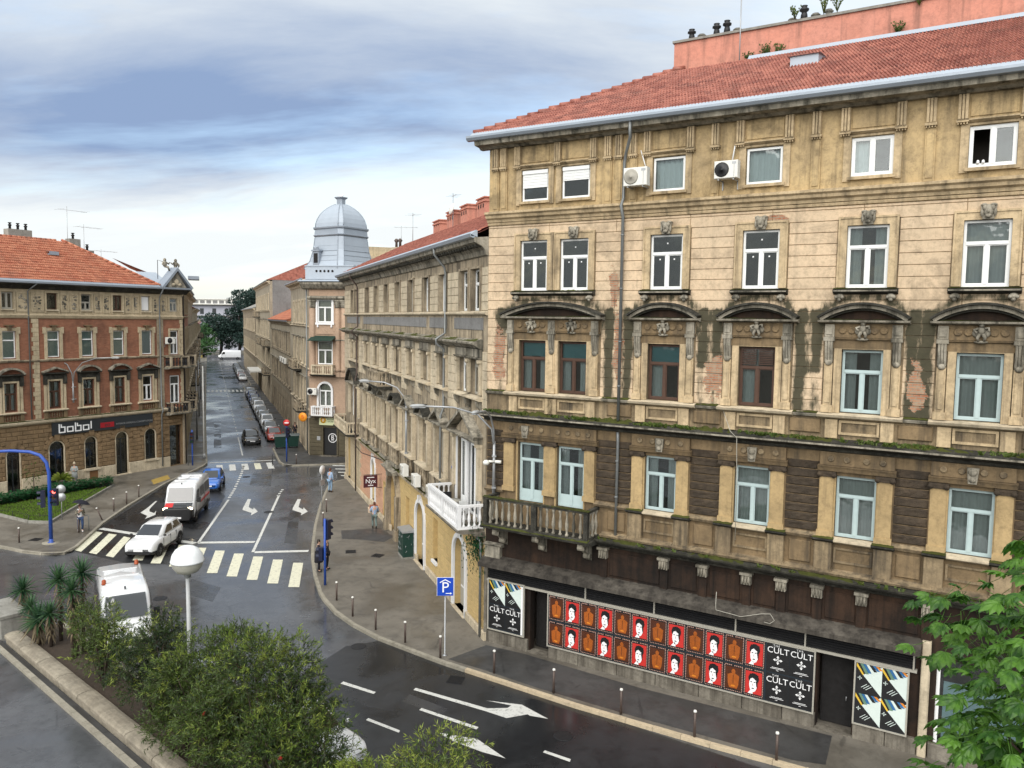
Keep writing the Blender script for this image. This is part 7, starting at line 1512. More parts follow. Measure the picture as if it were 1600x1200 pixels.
# ---------------------------------------------------------------- poster boards on the ochre house
F = FM
def frm(name, label, u0, u1, z0, z1, d=.15):
    M = F.M @ T(0, -d, 0); t = thing(name, label, 'poster board', M)
    b = MB(); b.fb(u0, u1, 0, .04, z0, z1); obj('backing_board', b, plain('dark_blue_board', (.012, .02, .028), .6), t, M)
    b = MB(); q = .05; b.fb(u0-q, u0, 0, .07, z0-q, z1+q); b.fb(u1, u1+q, 0, .07, z0-q, z1+q); b.fb(u0, u1, 0, .07, z0-q, z0); b.fb(u0, u1, 0, .07, z1, z1+q); obj('frame', b, M_['greywood'], t, M)
    return t, M
PMATS = [M_['blackp'], plain('poster_red', (.50, .03, .025), .5, var=.06), M_['signw'], plain('poster_rust', (.33, .085, .012), .5, var=.35, sc=9), plain('poster_pinkish', (.42, .25, .2), .5, var=.2, sc=20), plain('poster_blue', (.03, .13, .3), .5), plain('poster_yellow', (.68, .45, .05), .5), plain('poster_orange', (.6, .2, .02), .5), plain('poster_green', (.12, .22, .16), .5), plain('poster_paper', (.6, .68, .64), .55, var=.08), plain('poster_dark_rust', (.07, .02, .008), .5)]
def flat(b, pts, m, lay): n = len(pts); b.add([(x, -.001-.0025*lay, z) for x, z in pts], [tuple(range(n))], m)
def rect(b, x0, x1, z0, z1, m, lay): flat(b, [(x0, z0), (x1, z0), (x1, z1), (x0, z1)], m, lay)
def disc(b, cx_, cz, rx, rz, m, lay, n=14, a0=0, a1=2*pi): flat(b, [(cx_+rx*cos(a0+(a1-a0)*k/n), cz+rz*sin(a0+(a1-a0)*k/n)) for k in range(n+ (1 if a1-a0 < 6.28 else 0))], m, lay)
def lettery(b, w_, h_, R):
    for k in range(10):
        x = -w_*.44+k*w_*.094
        if k != 4: rect(b, x, x+w_*.06, h_*.44, h_*.475, 4, 2)
        rect(b, x, x+w_*.05, -h_*.475, -h_*.445, 4, 2)
    for k in range(14):
        z = -h_*.42+k*h_*.062
        for sg in (-1, 1): rect(b, sg*w_*.455-w_*.022, sg*w_*.455+w_*.022, z, z+h_*.04, 4, 2)
def portrait(w_, h_):
    b = MB(); rect(b, -w_/2, w_/2, -h_/2, h_/2, 0, 1); lettery(b, w_, h_, None); rect(b, -w_*.41, w_*.41, -h_*.4, h_*.4, 1, 3)
    disc(b, -.0, h_*.15, w_*.27, h_*.2, 0, 4); disc(b, -w_*.02, -h_*.06, w_*.2, h_*.27, 2, 5); flat(b, [(-w_*.28, -h_*.4), (-w_*.02, -h_*.4), (-w_*.05, -h_*.25), (-w_*.16, -h_*.28)], 2, 5)
    flat(b, [(-w_*.24, h_*.1), (-w_*.05, h_*.18), (w_*.2, h_*.06), (w_*.24, h_*.3), (-w_*.2, h_*.32)], 0, 6); flat(b, [(w_*.1, h_*.08), (w_*.21, h_*.08), (w_*.2, -h_*.2), (w_*.15, -h_*.12)], 0, 6)
    for sg in (-1, 1): disc(b, -w_*.03+sg*w_*.08, h_*.03, w_*.05, h_*.018, 0, 6, 8)
    disc(b, -w_*.03, -h_*.2, w_*.07, h_*.02, 0, 6, 8); flat(b, [(-w_*.04, h_*.0), (-w_*.01, -h_*.1), (-w_*.06, -h_*.1)], 4, 6); return b
def figure(w_, h_):
    b = MB(); rect(b, -w_/2, w_/2, -h_/2, h_/2, 0, 1); lettery(b, w_, h_, None); rect(b, -w_*.41, w_*.41, -h_*.4, h_*.4, 10, 3)
    disc(b, 0, h_*.24, w_*.1, h_*.09, 3, 4); flat(b, [(-w_*.3, h_*.1), (-w_*.12, h_*.17), (w_*.12, h_*.17), (w_*.3, h_*.1), (w_*.27, -h_*.22), (w_*.2, -h_*.36), (-w_*.2, -h_*.36), (-w_*.27, -h_*.22)], 3, 4)
    flat(b, [(-.012, h_*.12), (.012, h_*.12), (.008, -h_*.2), (-.008, -h_*.2)], 10, 5); disc(b, 0, -h_*.28, w_*.12, h_*.03, 7, 5); return b
def emblem(b, x, z, s, m, lay):
    for k in range(4):
        a = k*pi/2; ca, sa = cos(a), sin(a)
        for q in ([(-.08, .1), (.08, .1), (.08, .55), (-.08, .55)], [(-.3, .5), (.3, .5), (0, .95)], [(-.22, .32), (.22, .32), (.12, .22), (-.12, .22)]): flat(b, [(x+s*(px*ca-pz*sa), z+s*(px*sa+pz*ca)) for px, pz in q], m, lay)
def cult(w_, h_):
    b = MB(); rect(b, -w_/2, w_/2, -h_/2, h_/2, 0, 1); emblem(b, 0, -h_*.05, w_*.22, 2, 2)
    for z, l in ((-h_*.33, .5), (-h_*.37, .62), (-h_*.43, .1)): rect(b, -w_*l/2, w_*l/2, z, z+h_*.015, 2, 2)
    return b
def tri(w_, h_):
    b = MB(); rect(b, -w_/2, w_/2, -h_/2, h_/2, 0, 1); flat(b, [(w_/2, -h_/2), (w_/2, h_/2), (-w_*.24, h_*.12)], 9, 2)
    for k, m in enumerate((6, 8, 5, 9, 0, 5, 7)):
        o = k*.12*w_; p = [(-w_/2+o, h_/2), (-w_/2+o+.11*w_, h_/2), (-w_*.22+o*.9+.1*w_, h_*.13+o*.45), (-w_*.25+o*.9, h_*.12+o*.45)]
        if k == 0: p = [(-w_/2, h_*.38), (-w_/2, h_/2), (-w_*.2, h_*.14), (-w_*.25, h_*.11)]
        flat(b, p, m, 3)
    emblem(b, -w_*.36, 0, w_*.1, 9, 3)
    for k in range(3): flat(b, [(-w_*.3+k*.09*w_, -h_*.3-k*.03*h_), (-w_*.28+k*.09*w_, -h_*.31-k*.03*h_), (-w_*.06+k*.09*w_, -h_*.17-k*.03*h_), (-w_*.08+k*.09*w_, -h_*.16-k*.03*h_)], 9, 3)
    return b
t, M = frm('poster_board', 'long board of red and rust repeated posters along the ochre house', 3.25, 13.62, .68, 2.82)
pm, pf_ = portrait(.7, 1.02).mesh('poster', PMATS), figure(.7, 1.02).mesh('poster', PMATS)
for r_ in range(2):
    for k in range(12): obj('poster', pm if k % 2 else pf_, None, t, M @ T(3.26+.36+k*.727, -.04-rnd(0, .003), 1.22+r_*1.07) @ RY(rnd(-.008, .008)))
cm = cult(.78, 1.02).mesh('poster', PMATS); ct, ct2 = text_mesh('CULT', .3, M_['signw'], 0, 1.0), text_mesh('THE', .1, M_['signw'], 0, 1.4)
for r_ in range(2):
    for k in range(2):
        o = obj('poster', cm, None, t, M @ T(12.02+.4+k*.79, -.042, 1.22+r_*1.07)); obj('lettering', ct, None, o, M @ T(12.42+k*.79, -.05, 1.5+r_*1.07) @ UPR); obj('lettering', ct2, None, o, M @ T(12.36+k*.79, -.05, 1.67+r_*1.07) @ UPR)
t, M = frm('poster_board', 'narrow poster board at the building corner beside the dark doorway', .32, 2.05, .78, 2.92)
tm = tri(.78, 1.02).mesh('poster', PMATS)
for k in range(2):
    obj('poster', tm, None, t, M @ T(.75+k*.8, -.042, 2.4)); o = obj('poster', cm, None, t, M @ T(.75+k*.8, -.042, 1.34)); obj('lettering', ct, None, o, M @ T(.75+k*.8, -.05, 1.64) @ UPR); obj('lettering', ct2, None, o, M @ T(.7+k*.8, -.05, 1.82) @ UPR)
b = MB(); b.fb(1.93, 2.02, .042, .046, .8, 2.88); obj('poster_strip', b, M_['signw'], t, M)
t, M = frm('poster_board', 'square board of white triangle posters beside the pale pier', 14.95, 16.5, .72, 2.8)
for r_ in range(2):
    for k in range(2): obj('poster', tm, None, t, M @ T(15.36+k*.78, -.042, 1.25+r_*1.04))
# ---------------------------------------------------------------- street furniture
def bollard(p, label='slim steel bollard with a pale cap', h=.95, tilt=None, grp='bollards'):
    M = T(p.x, p.y, p.z) @ (tilt or I4)
    t = thing('bollard', label, 'bollard', M, grp)
    b = MB(); b.lathe([(.045, -.05), (.045, h-.08)], n=10); obj('post', b, M_['pipeb'], t, M); b = MB(); b.lathe([(.055, h-.08), (.06, h-.05), (.05, h-.01), (.02, h)], n=10); obj('cap', b, M_['acw'], t, M)
    return t
for x, y in ((526, 938), (551, 963), (587, 984), (633, 1004), (688, 1028)): bollard(gp(x, y, .13), 'slim dark bollard along the curved kerb of the right pavement', grp='bollards on the curved kerb')
for x, y in ((772, 1052), (865, 1083), (970, 1116), (1085, 1152), (1213, 1188)): bollard(gp(x, y, .13), 'slim dark bollard along the pale kerb before the posters', grp='bollards before the posters')
for x, y in ((510, 800), (505, 822), (499, 893)): bollard(gp(x, y, .13), 'slim dark bollard on the kerb near the blue signal post', grp='bollards near the signal post')
for x, y in ((178, 799), (198, 788), (217, 777), (30, 848), (123, 832)): bollard(gp(x, y, .13), 'slim dark bollard along the kerb of the left pavement', grp='bollards on the left pavement')
bollard(gp(160, 813, .13), 'bent bollard leaning over on the left pavement', tilt=Matrix.Rotation(radians(-24), 4, 'Y'), grp='bollards on the left pavement')
c = gp(139, 829, .13); M = T(c) @ RZ(radians(4)); t = thing('pedestrian_rail', 'short grey pedestrian rail beside the person with the umbrella', 'railing', M); b = MB(); b.tube([(0, 0, -.05), (0, 0, .95), (-.12, 0, 1.0), (-.6, 0, 1.0)], .03, 8); b.tube([(-.6, 0, 1.0), (-.6, 0, -.05)], .03, 8); obj('rail', b, M_['pipe'], t, M)
def pole_sign(): pass
# parking sign
c = gp(695, 1024, .13); Zp = 2.95; M = T(c) @ RZ(radians(3)); t = thing('parking_sign', 'blue parking sign with roof symbol and arrow on a grey post', 'sign', M)
b = MB(); b.lathe([(.1, 0), (.1, .02), (.03, .03), (.03, 3.2)], n=10); obj('post', b, M_['steel'], t, M)
b = MB(); b.box(-.33, .33, -.06, -.035, 2.55, 3.3); p = obj('panel', b, M_['signb'], t, M); b = MB(); b.box(-.345, .345, -.036, -.03, 2.535, 3.315); obj('panel_edge', b, M_['signw'], p, M)
obj('lettering', text_mesh('P', .62, M_['signw']), None, p, M @ T(0, -.064, 2.88) @ UPR)
b = MB(); b.poly([(-.22, 3.08), (0, 3.2), (.22, 3.08), (.22, 3.12), (0, 3.245), (-.22, 3.12)], -.067, -.06); b.poly([(.02, 2.63), (.2, 2.63), (.2, 2.6), (.28, 2.645), (.2, 2.69), (.2, 2.66), (.02, 2.66)], -.067, -.06); obj('symbol', b, M_['signw'], p, M)
M_['lampg'] = plain('lamp_housing', (.36, .37, .37), .5)
# globe lamp in the planting
c = gp(300, 1152, .35); M = T(c); t = thing('globe_lamp', 'white globe street lamp on a slim grey post in the planting', 'street lamp', M)
top = Vector((0, 0, CAMH)) + ray(293, 897)*((c.y)/ray(293, 897).y); hh = top.z-.35; lean = top.x-c.x
b = MB(); b.tube([(0, 0, -.2), (lean*.5, 0, hh*.5), (lean, 0, hh)], [.085, .07, .06], 12); obj('post', b, M_['lampg'], t, M)
b = MB(); b.lathe([(.07, -.12), (.11, -.1), (.11, .0), (.2, .05)], n=14); obj('collar', b, M_['steel'], t, M @ T(lean, 0, hh))
R_ = .5; b = MB(); b.lathe([(.18, -.42), (.33, -.36), (.44, -.22), (.5, -.03)], n=26, cap=False); obj('lower_bowl', b, plain('milky_grey_bowl', (.45, .44, .38), .3), t, M @ T(lean, 0, hh+.45))
b = MB(); b.lathe([(.515, -.04), (.515, .0), (.5, .03), (.47, .18), (.36, .35), (.2, .45), (.02, .48)], n=26); obj('upper_dome', b, plain('white_globe', (.72, .74, .75), .35), t, M @ T(lean, 0, hh+.45))
# curved double street lamps
def lamp_arm(p, d, reach, rise, r=.045): return [p, p+Vector((0, 0, rise*.45))+d*reach*.04, p+Vector((0, 0, rise*.8))+d*reach*.25, p+Vector((0, 0, rise*.97))+d*reach*.6, p+Vector((0, 0, rise))+d*reach]
def street_lamp(base, h, arms, label, clamp=None, cam_=False):
    M = T(base); t = thing('street_lamp', label, 'street lamp', M)
    b = MB(); b.tube([(0, 0, -.05), (0, 0, h)], [.07 if h < 5 else .1, .055], 10); obj('post', b, M_['steel'], t, M)
    if h < 5:
        for z in (.2, h*.7): b = MB(); b.box(-.09, .09, -.09, .3, z, z+.06); obj('wall_bracket', b, M_['steel'], t, M)
    for d, reach, rise in arms:
        d = Vector(d).normalized(); P = lamp_arm(Vector((0, 0, h-.3)), d, reach, rise); b = MB(); b.tube(P, .04, 8); a = obj('arm', b, M_['steel'], t, M)
        e = P[-1]; b = MB(); b.ell((0, 0, 0), (.36, .13, .08)); b.box(-.3, .25, -.08, .08, -.08, -.04); obj('lamp_head', b, M_['lampg'], a, M @ T(e) @ RZ(atan2(d.y, d.x)) @ T(.3, 0, .02))
    return t
q = gp(114, 650); street_lamp(FB.P(-9.15, .25, 6.8), 1.7, [((-.9, -.5, 0), 1.5, 2.1), ((.95, -.15, 0), 3.6, 2.3)], 'double-armed curved lamp bracketed to the red brick facade')
q = FM.P(.55, .26, 6.7); tl = street_lamp(q, 2.2, [((-.98, -.2, 0), 2.9, 1.8), ((-.3, -.95, 0), 2.0, 1.75)], 'double-armed curved lamp bracketed to the corner of the ochre house')
b = MB(); b.tube([(0, 0, 0), (-.22, -.06, .02)], .05, 10); b.ell((-.32, -.08, -.03), (.15, .13, .12)); b.tube([(.05, 0, 0), (.3, -.08, 0)], .07, 10); Mcam = T(q) @ T(0, -.1, 1.35); o = obj('security_camera', b, M_['acw'], None, Mcam); tag(o, 'white security camera clamped to the curved lamp post by the ochre corner', 'camera')
q = FS.P(-13.6, .3, 5.9); street_lamp(q, 3.0, [((-.98, .1, 0), 2.2, 1.7)], 'single-armed curved lamp bracketed to the weathered stone house')
for k, (s, lab) in enumerate(((96, 'curved street lamp on the left kerb, nearest the brick house'), (118, 'curved street lamp on the left kerb, second from the brick house'), (142, 'curved street lamp on the left kerb, third from the brick house'))): street_lamp(st(s, -1.4, .13), 7.9, [(TD, 2.2, 1.2)], lab)
b = MB(); q = st(82.5, -.6, .13); b.tube([(0, 0, -.05), (0, 0, 9.0)], .07, 8); o = thing('utility_pole', 'pale thin pole on the left kerb at the mouth of the side street', 'pole', T(q)); obj('post', b, M_['acw'], o, T(q)); b = MB(); b.lathe([(.14, 0), (.12, .5)], n=10); obj('collar', b, M_['steel'], o, T(q))
# traffic signals
def signal_head(parent, M, lit=None, n=3, name='signal_head'):
    b = MB(); b.box(-.16, .16, -.12, .1, 0, .34*n); o = obj(name, b, M_['navy'], parent, M)
    for k, cc in enumerate(((.03, .12, .05), (.2, .12, .02), (.2, .02, .02))[-n:] if n == 3 else ((.03, .12, .05), (.2, .02, .02))):
        z = .17+.34*k; b = MB(); b.lathe([(.11, 0), (.11, .01)], n=14); m = emit('lit_red_lamp', (1, .08, .06), 3) if (lit == k) else plain('dark_lens', cc, .3); obj('lens', b, m, o, M @ T(0, -.12, z) @ RX(pi/2))
        b = MB(); archband(b, 0, 0, .12, .135, 0, .2, 10, 0, pi); obj('visor', b, M_['navy'], o, M @ T(0, -.12, z))
    return o
c = gp(80, 848, .13); M = T(c); t = thing('signal_mast', 'blue cantilever signal mast arching over the left road', 'traffic light', M)
P = [(0, 0, 0), (0, 0, 4.3), (-.12, 0, 4.9), (-.5, .0, 5.35), (-1.1, 0, 5.55), (-2.2, 0, 5.6), (-4.5, -.3, 5.5), (-7, -.6, 5.4)]
b = MB(); b.tube(P, [.11, .1, .1, .1, .095, .09, .08, .07], 12); obj('mast', b, M_['bluep'], t, M); b = MB(); b.lathe([(.2, 0), (.2, .03), (.12, .06), (.12, .25)], n=12); obj('base', b, M_['bluep'], t, M)
signal_head(t, M @ T(-.38, -.02, 2.2) @ RZ(-1.2)); signal_head(t, M @ T(.3, .06, 2.3) @ RZ(-.1), lit=2)
b = MB(); b.lathe([(.5, 0), (.5, .3)], n=16); o = obj('footing', b, M_['kerb'], t, M @ T(0, 0, -.27))
c = gp(97, 812, .13); M = T(c) @ RZ(.2); t = thing('road_sign', 'two grey round sign backs on one post beside the flower bed', 'sign', M); b = MB(); b.tube([(0, 0, -.05), (0, 0, 2.35)], .03, 8); obj('post', b, M_['steel'], t, M)
for z in (1.55, 2.1): b = MB(); b.lathe([(.3, 0), (.3, .02)], n=20); obj('plate', b, M_['steel'], t, M @ T(0, -.04, z) @ RX(pi/2))
def signal_post(p, label, h, heads, extra=None, mat='bluep'):
    M = T(p); t = thing('traffic_light', label, 'traffic light', M); b = MB(); b.tube([(0, 0, -.05), (0, 0, h)], .065, 10); obj('post', b, M_[mat], t, M)
    for z, a, n in heads: signal_head(t, M @ RZ(a) @ T(0, -.16, z), n=n)
    return t, M
signal_post(gp(508, 914, .13), 'blue signal post on the curved kerb beside the two dark figures', 3.5, [(2.4, 2.6, 3), (1.3, -1.9, 2)])
signal_post(gp(301, 727, .13), 'blue signal post on the corner of the left pavement', 3.3, [(2.1, .2, 3)])
t, M = signal_post(gp(448, 721, .13), 'blue signal post with red sign on the far right corner', 3.6, [(2.3, 1.0, 3)]); b = MB(); b.lathe([(.32, 0), (.32, .03)], n=20); o = obj('red_sign', b, M_['red'], t, M @ T(.05, -.1, 3.75) @ RX(pi/2)); b = MB(); b.box(-.2, .2, -.14, -.12, 3.7, 3.8); obj('sign_bar', b, M_['signw'], o, M @ T(.05, 0, 0))
c = gp(503, 799, .13); M = T(c) @ RZ(1.2); t = thing('road_sign', 'tall slim sign seen edge-on near the man in light blue', 'sign', M); b = MB(); b.tube([(0, 0, -.05), (0, 0, 3.3)], .03, 8); obj('post', b, M_['steel'], t, M); b = MB(); b.lathe([(.33, 0), (.33, .025)], n=20); obj('plate', b, M_['signw'], t, M @ T(0, -.04, 3.0) @ RX(pi/2)); b = MB(); b.box(-.28, .28, -.06, -.03, 1.9, 2.3); obj('panel', b, M_['steel'], t, M)
c = gp(322, 727, .13); M = T(c) @ RZ(.1); t = thing('pedestrian_rail', 'short grey rail on the corner of the left pavement', 'railing', M); b = MB(); b.tube([(-1.6, 0, -.05), (-1.6, 0, .95), (0, 0, .95), (0, 0, -.05)], .03, 8); obj('rail', b, M_['pipe'], t, M)
c = gp(426, 727, .13); M = T(c) @ RZ(1.9); t = thing('pedestrian_rail', 'short dark rail on the far right corner', 'railing', M); b = MB(); b.tube([(0, 0, -.05), (0, 0, .95), (.9, 0, .95), (.9, 0, -.05)], .03, 8); obj('rail', b, M_['iron'], t, M)
c = gp(463, 726, .13); bollard(Vector((c.x, c.y, .13)), 'slim bollard on the far right corner kerb', 1.0, grp='bollards on the far corner')
# bins
for k, (s, tt, lab) in enumerate(((86.9, 6.9, 'large dark green wheeled bin standing nearest the parked red saloon'), (87.1, 8.2, 'large dark green wheeled bin standing nearest the domed house'))):
    M = T(st(s, tt, .13)) @ RZ(atan2(TD.y, TD.x)); t = thing('wheeled_bin', lab, 'bin', M, 'green bins at the kerb')
    b = MB(); b.add([(-.5,-.4,.15),(.5,-.4,.15),(.5,.4,.15),(-.5,.4,.15),(-.62,-.52,1.3),(.62,-.52,1.3),(.62,.52,1.3),(-.62,.52,1.3)], [(0,3,2,1),(4,5,6,7),(0,1,5,4),(1,2,6,5),(2,3,7,6),(3,0,4,7)]); obj('tub', b, M_['green'], t, M)
    b = MB(); b.prof([(-.56, 1.3), (.56, 1.3), (.5, 1.42), (0, 1.5), (-.5, 1.42)], -.66, .66); obj('lid', b, plain('grey_lid', (.1, .12, .12), .5), t, M)
    for x in (-.4, .4):
        for y in (-.3, .3): b = MB(); b.tube([(x, y-.03, .08), (x, y+.03, .08)], .08, 10); obj('castor', b, M_['blackp'], t, M)
# utility cabinet by the stone house
M = FS.M @ T(-13.0, -.45, .13); t = thing('utility_cabinet', 'dark green graffitied utility cabinet against the yellow wall', 'cabinet', M)
b = MB(); b.box(-.62, .62, -.3, .3, .12, 1.55); obj('casing', b, M_['green'], t, M); b = MB(); b.prof([(-.36, 1.55), (.36, 1.55), (.36, 1.62), (-.36, 1.7)], -.68, .68); obj('lid', b, M_['steel'], t, M); b = MB(); b.box(-.64, .64, -.32, .32, -.02, .12); obj('base', b, M_['conc'], t, M)
R = random.Random(5)
for k in range(14): b = MB(); x, z = R.uniform(-.5, .5), R.uniform(.3, 1.4); b.tube([(x, -.305, z), (x+R.uniform(-.1, .1), -.306, z+R.uniform(-.15, .15)), (x+R.uniform(-.15, .15), -.305, z+R.uniform(-.1, .1))], .012, 4); obj('graffiti_stroke', b, M_['steel'], t, M)
for k in range(6): b = MB(); y, z = R.uniform(-.2, .2), R.uniform(.3, 1.4); b.tube([(.624, y, z), (.625, y+R.uniform(-.1, .1), z+R.uniform(-.15, .15))], .014, 4); obj('graffiti_stroke', b, M_['steel'], t, M)
# ---------------------------------------------------------------- people
SKIN = plain('skin', (.48, .29, .21), .6, var=.08); HAIRD = plain('dark_hair', (.025, .018, .014), .6); JEAN = plain('blue_denim', (.03, .06, .14), .85); WHITEC = plain('white_cloth', (.68, .68, .7), .9, var=.06); DARKC = plain('black_cloth', (.012, .012, .02), .9); LBLUE = plain('light_blue_cloth', (.26, .36, .5), .9); PALE = plain('pale_blue_denim', (.2, .3, .42), .9); GREYG = plain('grey_green_cloth', (.12, .16, .15), .9); COATG = plain('grey_coat', (.3, .32, .31), .9); TROUG = plain('light_grey_cloth', (.34, .34, .33), .9); REDH = plain('red_knit', (.3, .05, .03), .9); BROWNH = plain('brown_hair', (.1, .035, .02), .6); CARD = plain('cardboard', (.42, .24, .14), .8)
def chk():
    m, nt, b = newmat('plaid_cloth', .9); c = node(nt, 'ShaderNodeTexChecker', {'Vector': coords(nt), 'Scale': 16.0, 'Color1': (.012, .012, .012, 1), 'Color2': (.3, .27, .2, 1)}); nt.links.new(c.outputs[0], b.inputs['Base Color']); return m
PLAID = chk()
TMP = bpy.data.scenes.new('workbench')                                  # small side scene so that each skin is evaluated alone
def skinned(verts, edges, radii, mat, name, root=0, sub=1):
    me = bpy.data.meshes.new(name); me.from_pydata(verts, edges, []); o = bpy.data.objects.new(name, me); TMP.collection.objects.link(o)
    o.modifiers.new('Skin', 'SKIN'); sv = me.skin_vertices[0].data
    for i, r in enumerate(radii): sv[i].radius = (r, r) if not hasattr(r, '__len__') else r; sv[i].use_root = i == root
    m = o.modifiers.new('Sub', 'SUBSURF'); m.levels = sub; m.render_levels = sub
    with bpy.context.temp_override(scene=TMP, view_layer=TMP.view_layers[0]): dg = bpy.context.evaluated_depsgraph_get()
    out = bpy.data.meshes.new_from_object(o.evaluated_get(dg)); bpy.data.objects.remove(o); bpy.data.meshes.remove(me)
    out.materials.clear(); out.materials.append(mat); out.polygons.foreach_set('use_smooth', [True]*len(out.polygons)); return out
BASE = dict(pelvis=(0, 0, .96), spine=(0, .01, 1.14), chest=(0, .0, 1.34), neck=(0, .005, 1.5), head1=(0, -.015, 1.6), head2=(0, -.02, 1.69), shL=(.18, 0, 1.43), elL=(.24, .02, 1.15), wrL=(.25, -.06, .92), shR=(-.18, 0, 1.43), elR=(-.24, .02, 1.15), wrR=(-.25, -.06, .92),
            hipL=(.095, 0, .9), knL=(.11, -.03, .5), anL=(.11, .02, .1), toeL=(.12, -.13, .045), hipR=(-.095, 0, .9), knR=(-.11, -.03, .5), anR=(-.11, .02, .1), toeR=(-.12, -.13, .045))
RAD = dict(pelvis=(.15, .11), spine=(.13, .1), chest=(.16, .11), neck=.055, head1=(.075, .09), head2=(.075, .085), sh=.06, el=.045, wr=.032, hip=.09, kn=.06, an=.042, toe=.04)
def rad(k): return RAD.get(k, RAD.get(k[:-1], .05))
def person(M, label, pose=None, top=WHITEC, legs=JEAN, shoes=M_['signw'], hair=HAIRD, coat=None, long=False, hat=None, scale=1.0):
    J = dict(BASE); J.update(pose or {}); M = M @ Matrix.Scale(scale, 4)
    t = thing('person', label, 'person', M)
    names = list(J); idx = {n: i for i, n in enumerate(names)}; V = [Vector(J[n]) for n in names]; Rr = [rad(n) for n in names]
    E = [('pelvis', 'spine'), ('spine', 'chest'), ('chest', 'neck'), ('neck', 'head1'), ('head1', 'head2')]
    for s in 'LR': E += [('chest', 'sh'+s), ('sh'+s, 'el'+s), ('el'+s, 'wr'+s), ('pelvis', 'hip'+s), ('hip'+s, 'kn'+s), ('kn'+s, 'an'+s), ('an'+s, 'toe'+s)]
    E = [(idx[a], idx[b_]) for a, b_ in E]
    for s in 'LR':                                                       # palms and five fingers
        w0, e0 = Vector(J['wr'+s]), Vector(J['el'+s]); d = (w0-e0).normalized(); sd = d.cross(Vector((0, 1, .2))).normalized(); up = sd.cross(d)
        p = len(V); V.append(w0+d*.07); Rr.append((.035, .02)); E.append((idx['wr'+s], p))
        for k, l in ((-1.5, .07), (-.5, .085), (.5, .08), (1.5, .06)):
            a = len(V); V.append(w0+d*(.07+l*.55)+sd*.018*k); Rr.append(.0095); E.append((p, a)); V.append(w0+d*(.07+l)+sd*.019*k-up*.03); Rr.append(.008); E.append((a, a+1))
        a = len(V); V.append(w0+d*.05-sd*.045-up*.01); Rr.append(.011); E.append((p, a)); V.append(w0+d*.085-sd*.055-up*.03); Rr.append(.009); E.append((a, a+1))
    obj('body', skinned(V, E, Rr, SKIN, 'body'), None, t, M)
    def cloth(nm, ns, es, mat, k, extra=None):
        rr = []
        for n in ns:
            r = rad(n); r = r if hasattr(r, '__len__') else (r, r); q = (extra or {}).get(n, k); rr.append((r[0]*q+.008, r[1]*q+.008))
        obj(nm, skinned([J[n] for n in ns], [(ns.index(a), ns.index(b_)) for a, b_ in es], rr, mat, nm), None, t, M)
    cloth('trousers', ['pelvis', 'hipL', 'knL', 'anL', 'hipR', 'knR', 'anR'], [('pelvis', 'hipL'), ('hipL', 'knL'), ('knL', 'anL'), ('pelvis', 'hipR'), ('hipR', 'knR'), ('knR', 'anR')], legs, 1.12)
    tn = ['spine', 'pelvis', 'chest', 'neck', 'shL', 'elL', 'wrL', 'shR', 'elR', 'wrR']
    te = [('spine', 'pelvis'), ('spine', 'chest'), ('chest', 'neck'), ('chest', 'shL'), ('shL', 'elL'), ('elL', 'wrL'), ('chest', 'shR'), ('shR', 'elR'), ('elR', 'wrR')]
    cloth('shirt', tn, te, top, 1.14, {'neck': 1.0})
    if coat: cloth('jacket', tn, te, coat, 1.3, {'neck': .9, 'spine': 1.12 if not long else 1.35, 'pelvis': 1.02 if not long else 1.45})
    if long:
        b = MB(); p = Vector(J['pelvis']); b.lathe([(.2, .15), (.22, -.1), (.24, -.42), (.225, -.43)], c=tuple(p), n=14, cap=False); obj('coat_skirt', b, coat or top, t, M)
    for s in 'LR':
        a, e = Vector(J['an'+s]), Vector(J['toe'+s]); b = MB(); m = a.lerp(e, .55); b.ell((m.x, m.y, min(a.z, e.z)), (.048, .13, .05)); b.ell((a.x, a.y, a.z-.02), (.05, .06, .07)); obj('shoe', b, shoes, t, M)
    h = Vector(J['head2']); b = MB(); b.ell((h.x, h.y+.018, h.z+.02), (.088, .1, .098)); b.ell((h.x, h.y+.05, h.z-.05), (.08, .06, .1)); obj('hair', b, hat or hair, t, M)
    f = Vector(J['head1'])
    b = MB(); b.ell((h.x, h.y-.088, h.z-.05), (.014, .02, .025)); obj('nose', b, SKIN, t, M); b = MB()
    for sg in (-1, 1): b.ell((h.x+sg*.032, h.y-.078, h.z-.025), (.012, .008, .007)); 
    obj('eyes', b, HAIRD, t, M); b = MB(); b.ell((h.x, h.y-.076, h.z-.1), (.024, .008, .007)); obj('mouth', b, REDH, t, M)
    for sg in (-1, 1): b = MB(); b.ell((h.x+sg*.082, h.y+.005, h.z-.035), (.012, .022, .03)); obj('ear', b, SKIN, t, M)
    return t
def faceM(p, heading): return T(p.x, p.y, .132) @ RZ(heading)            # the figure faces local -Y
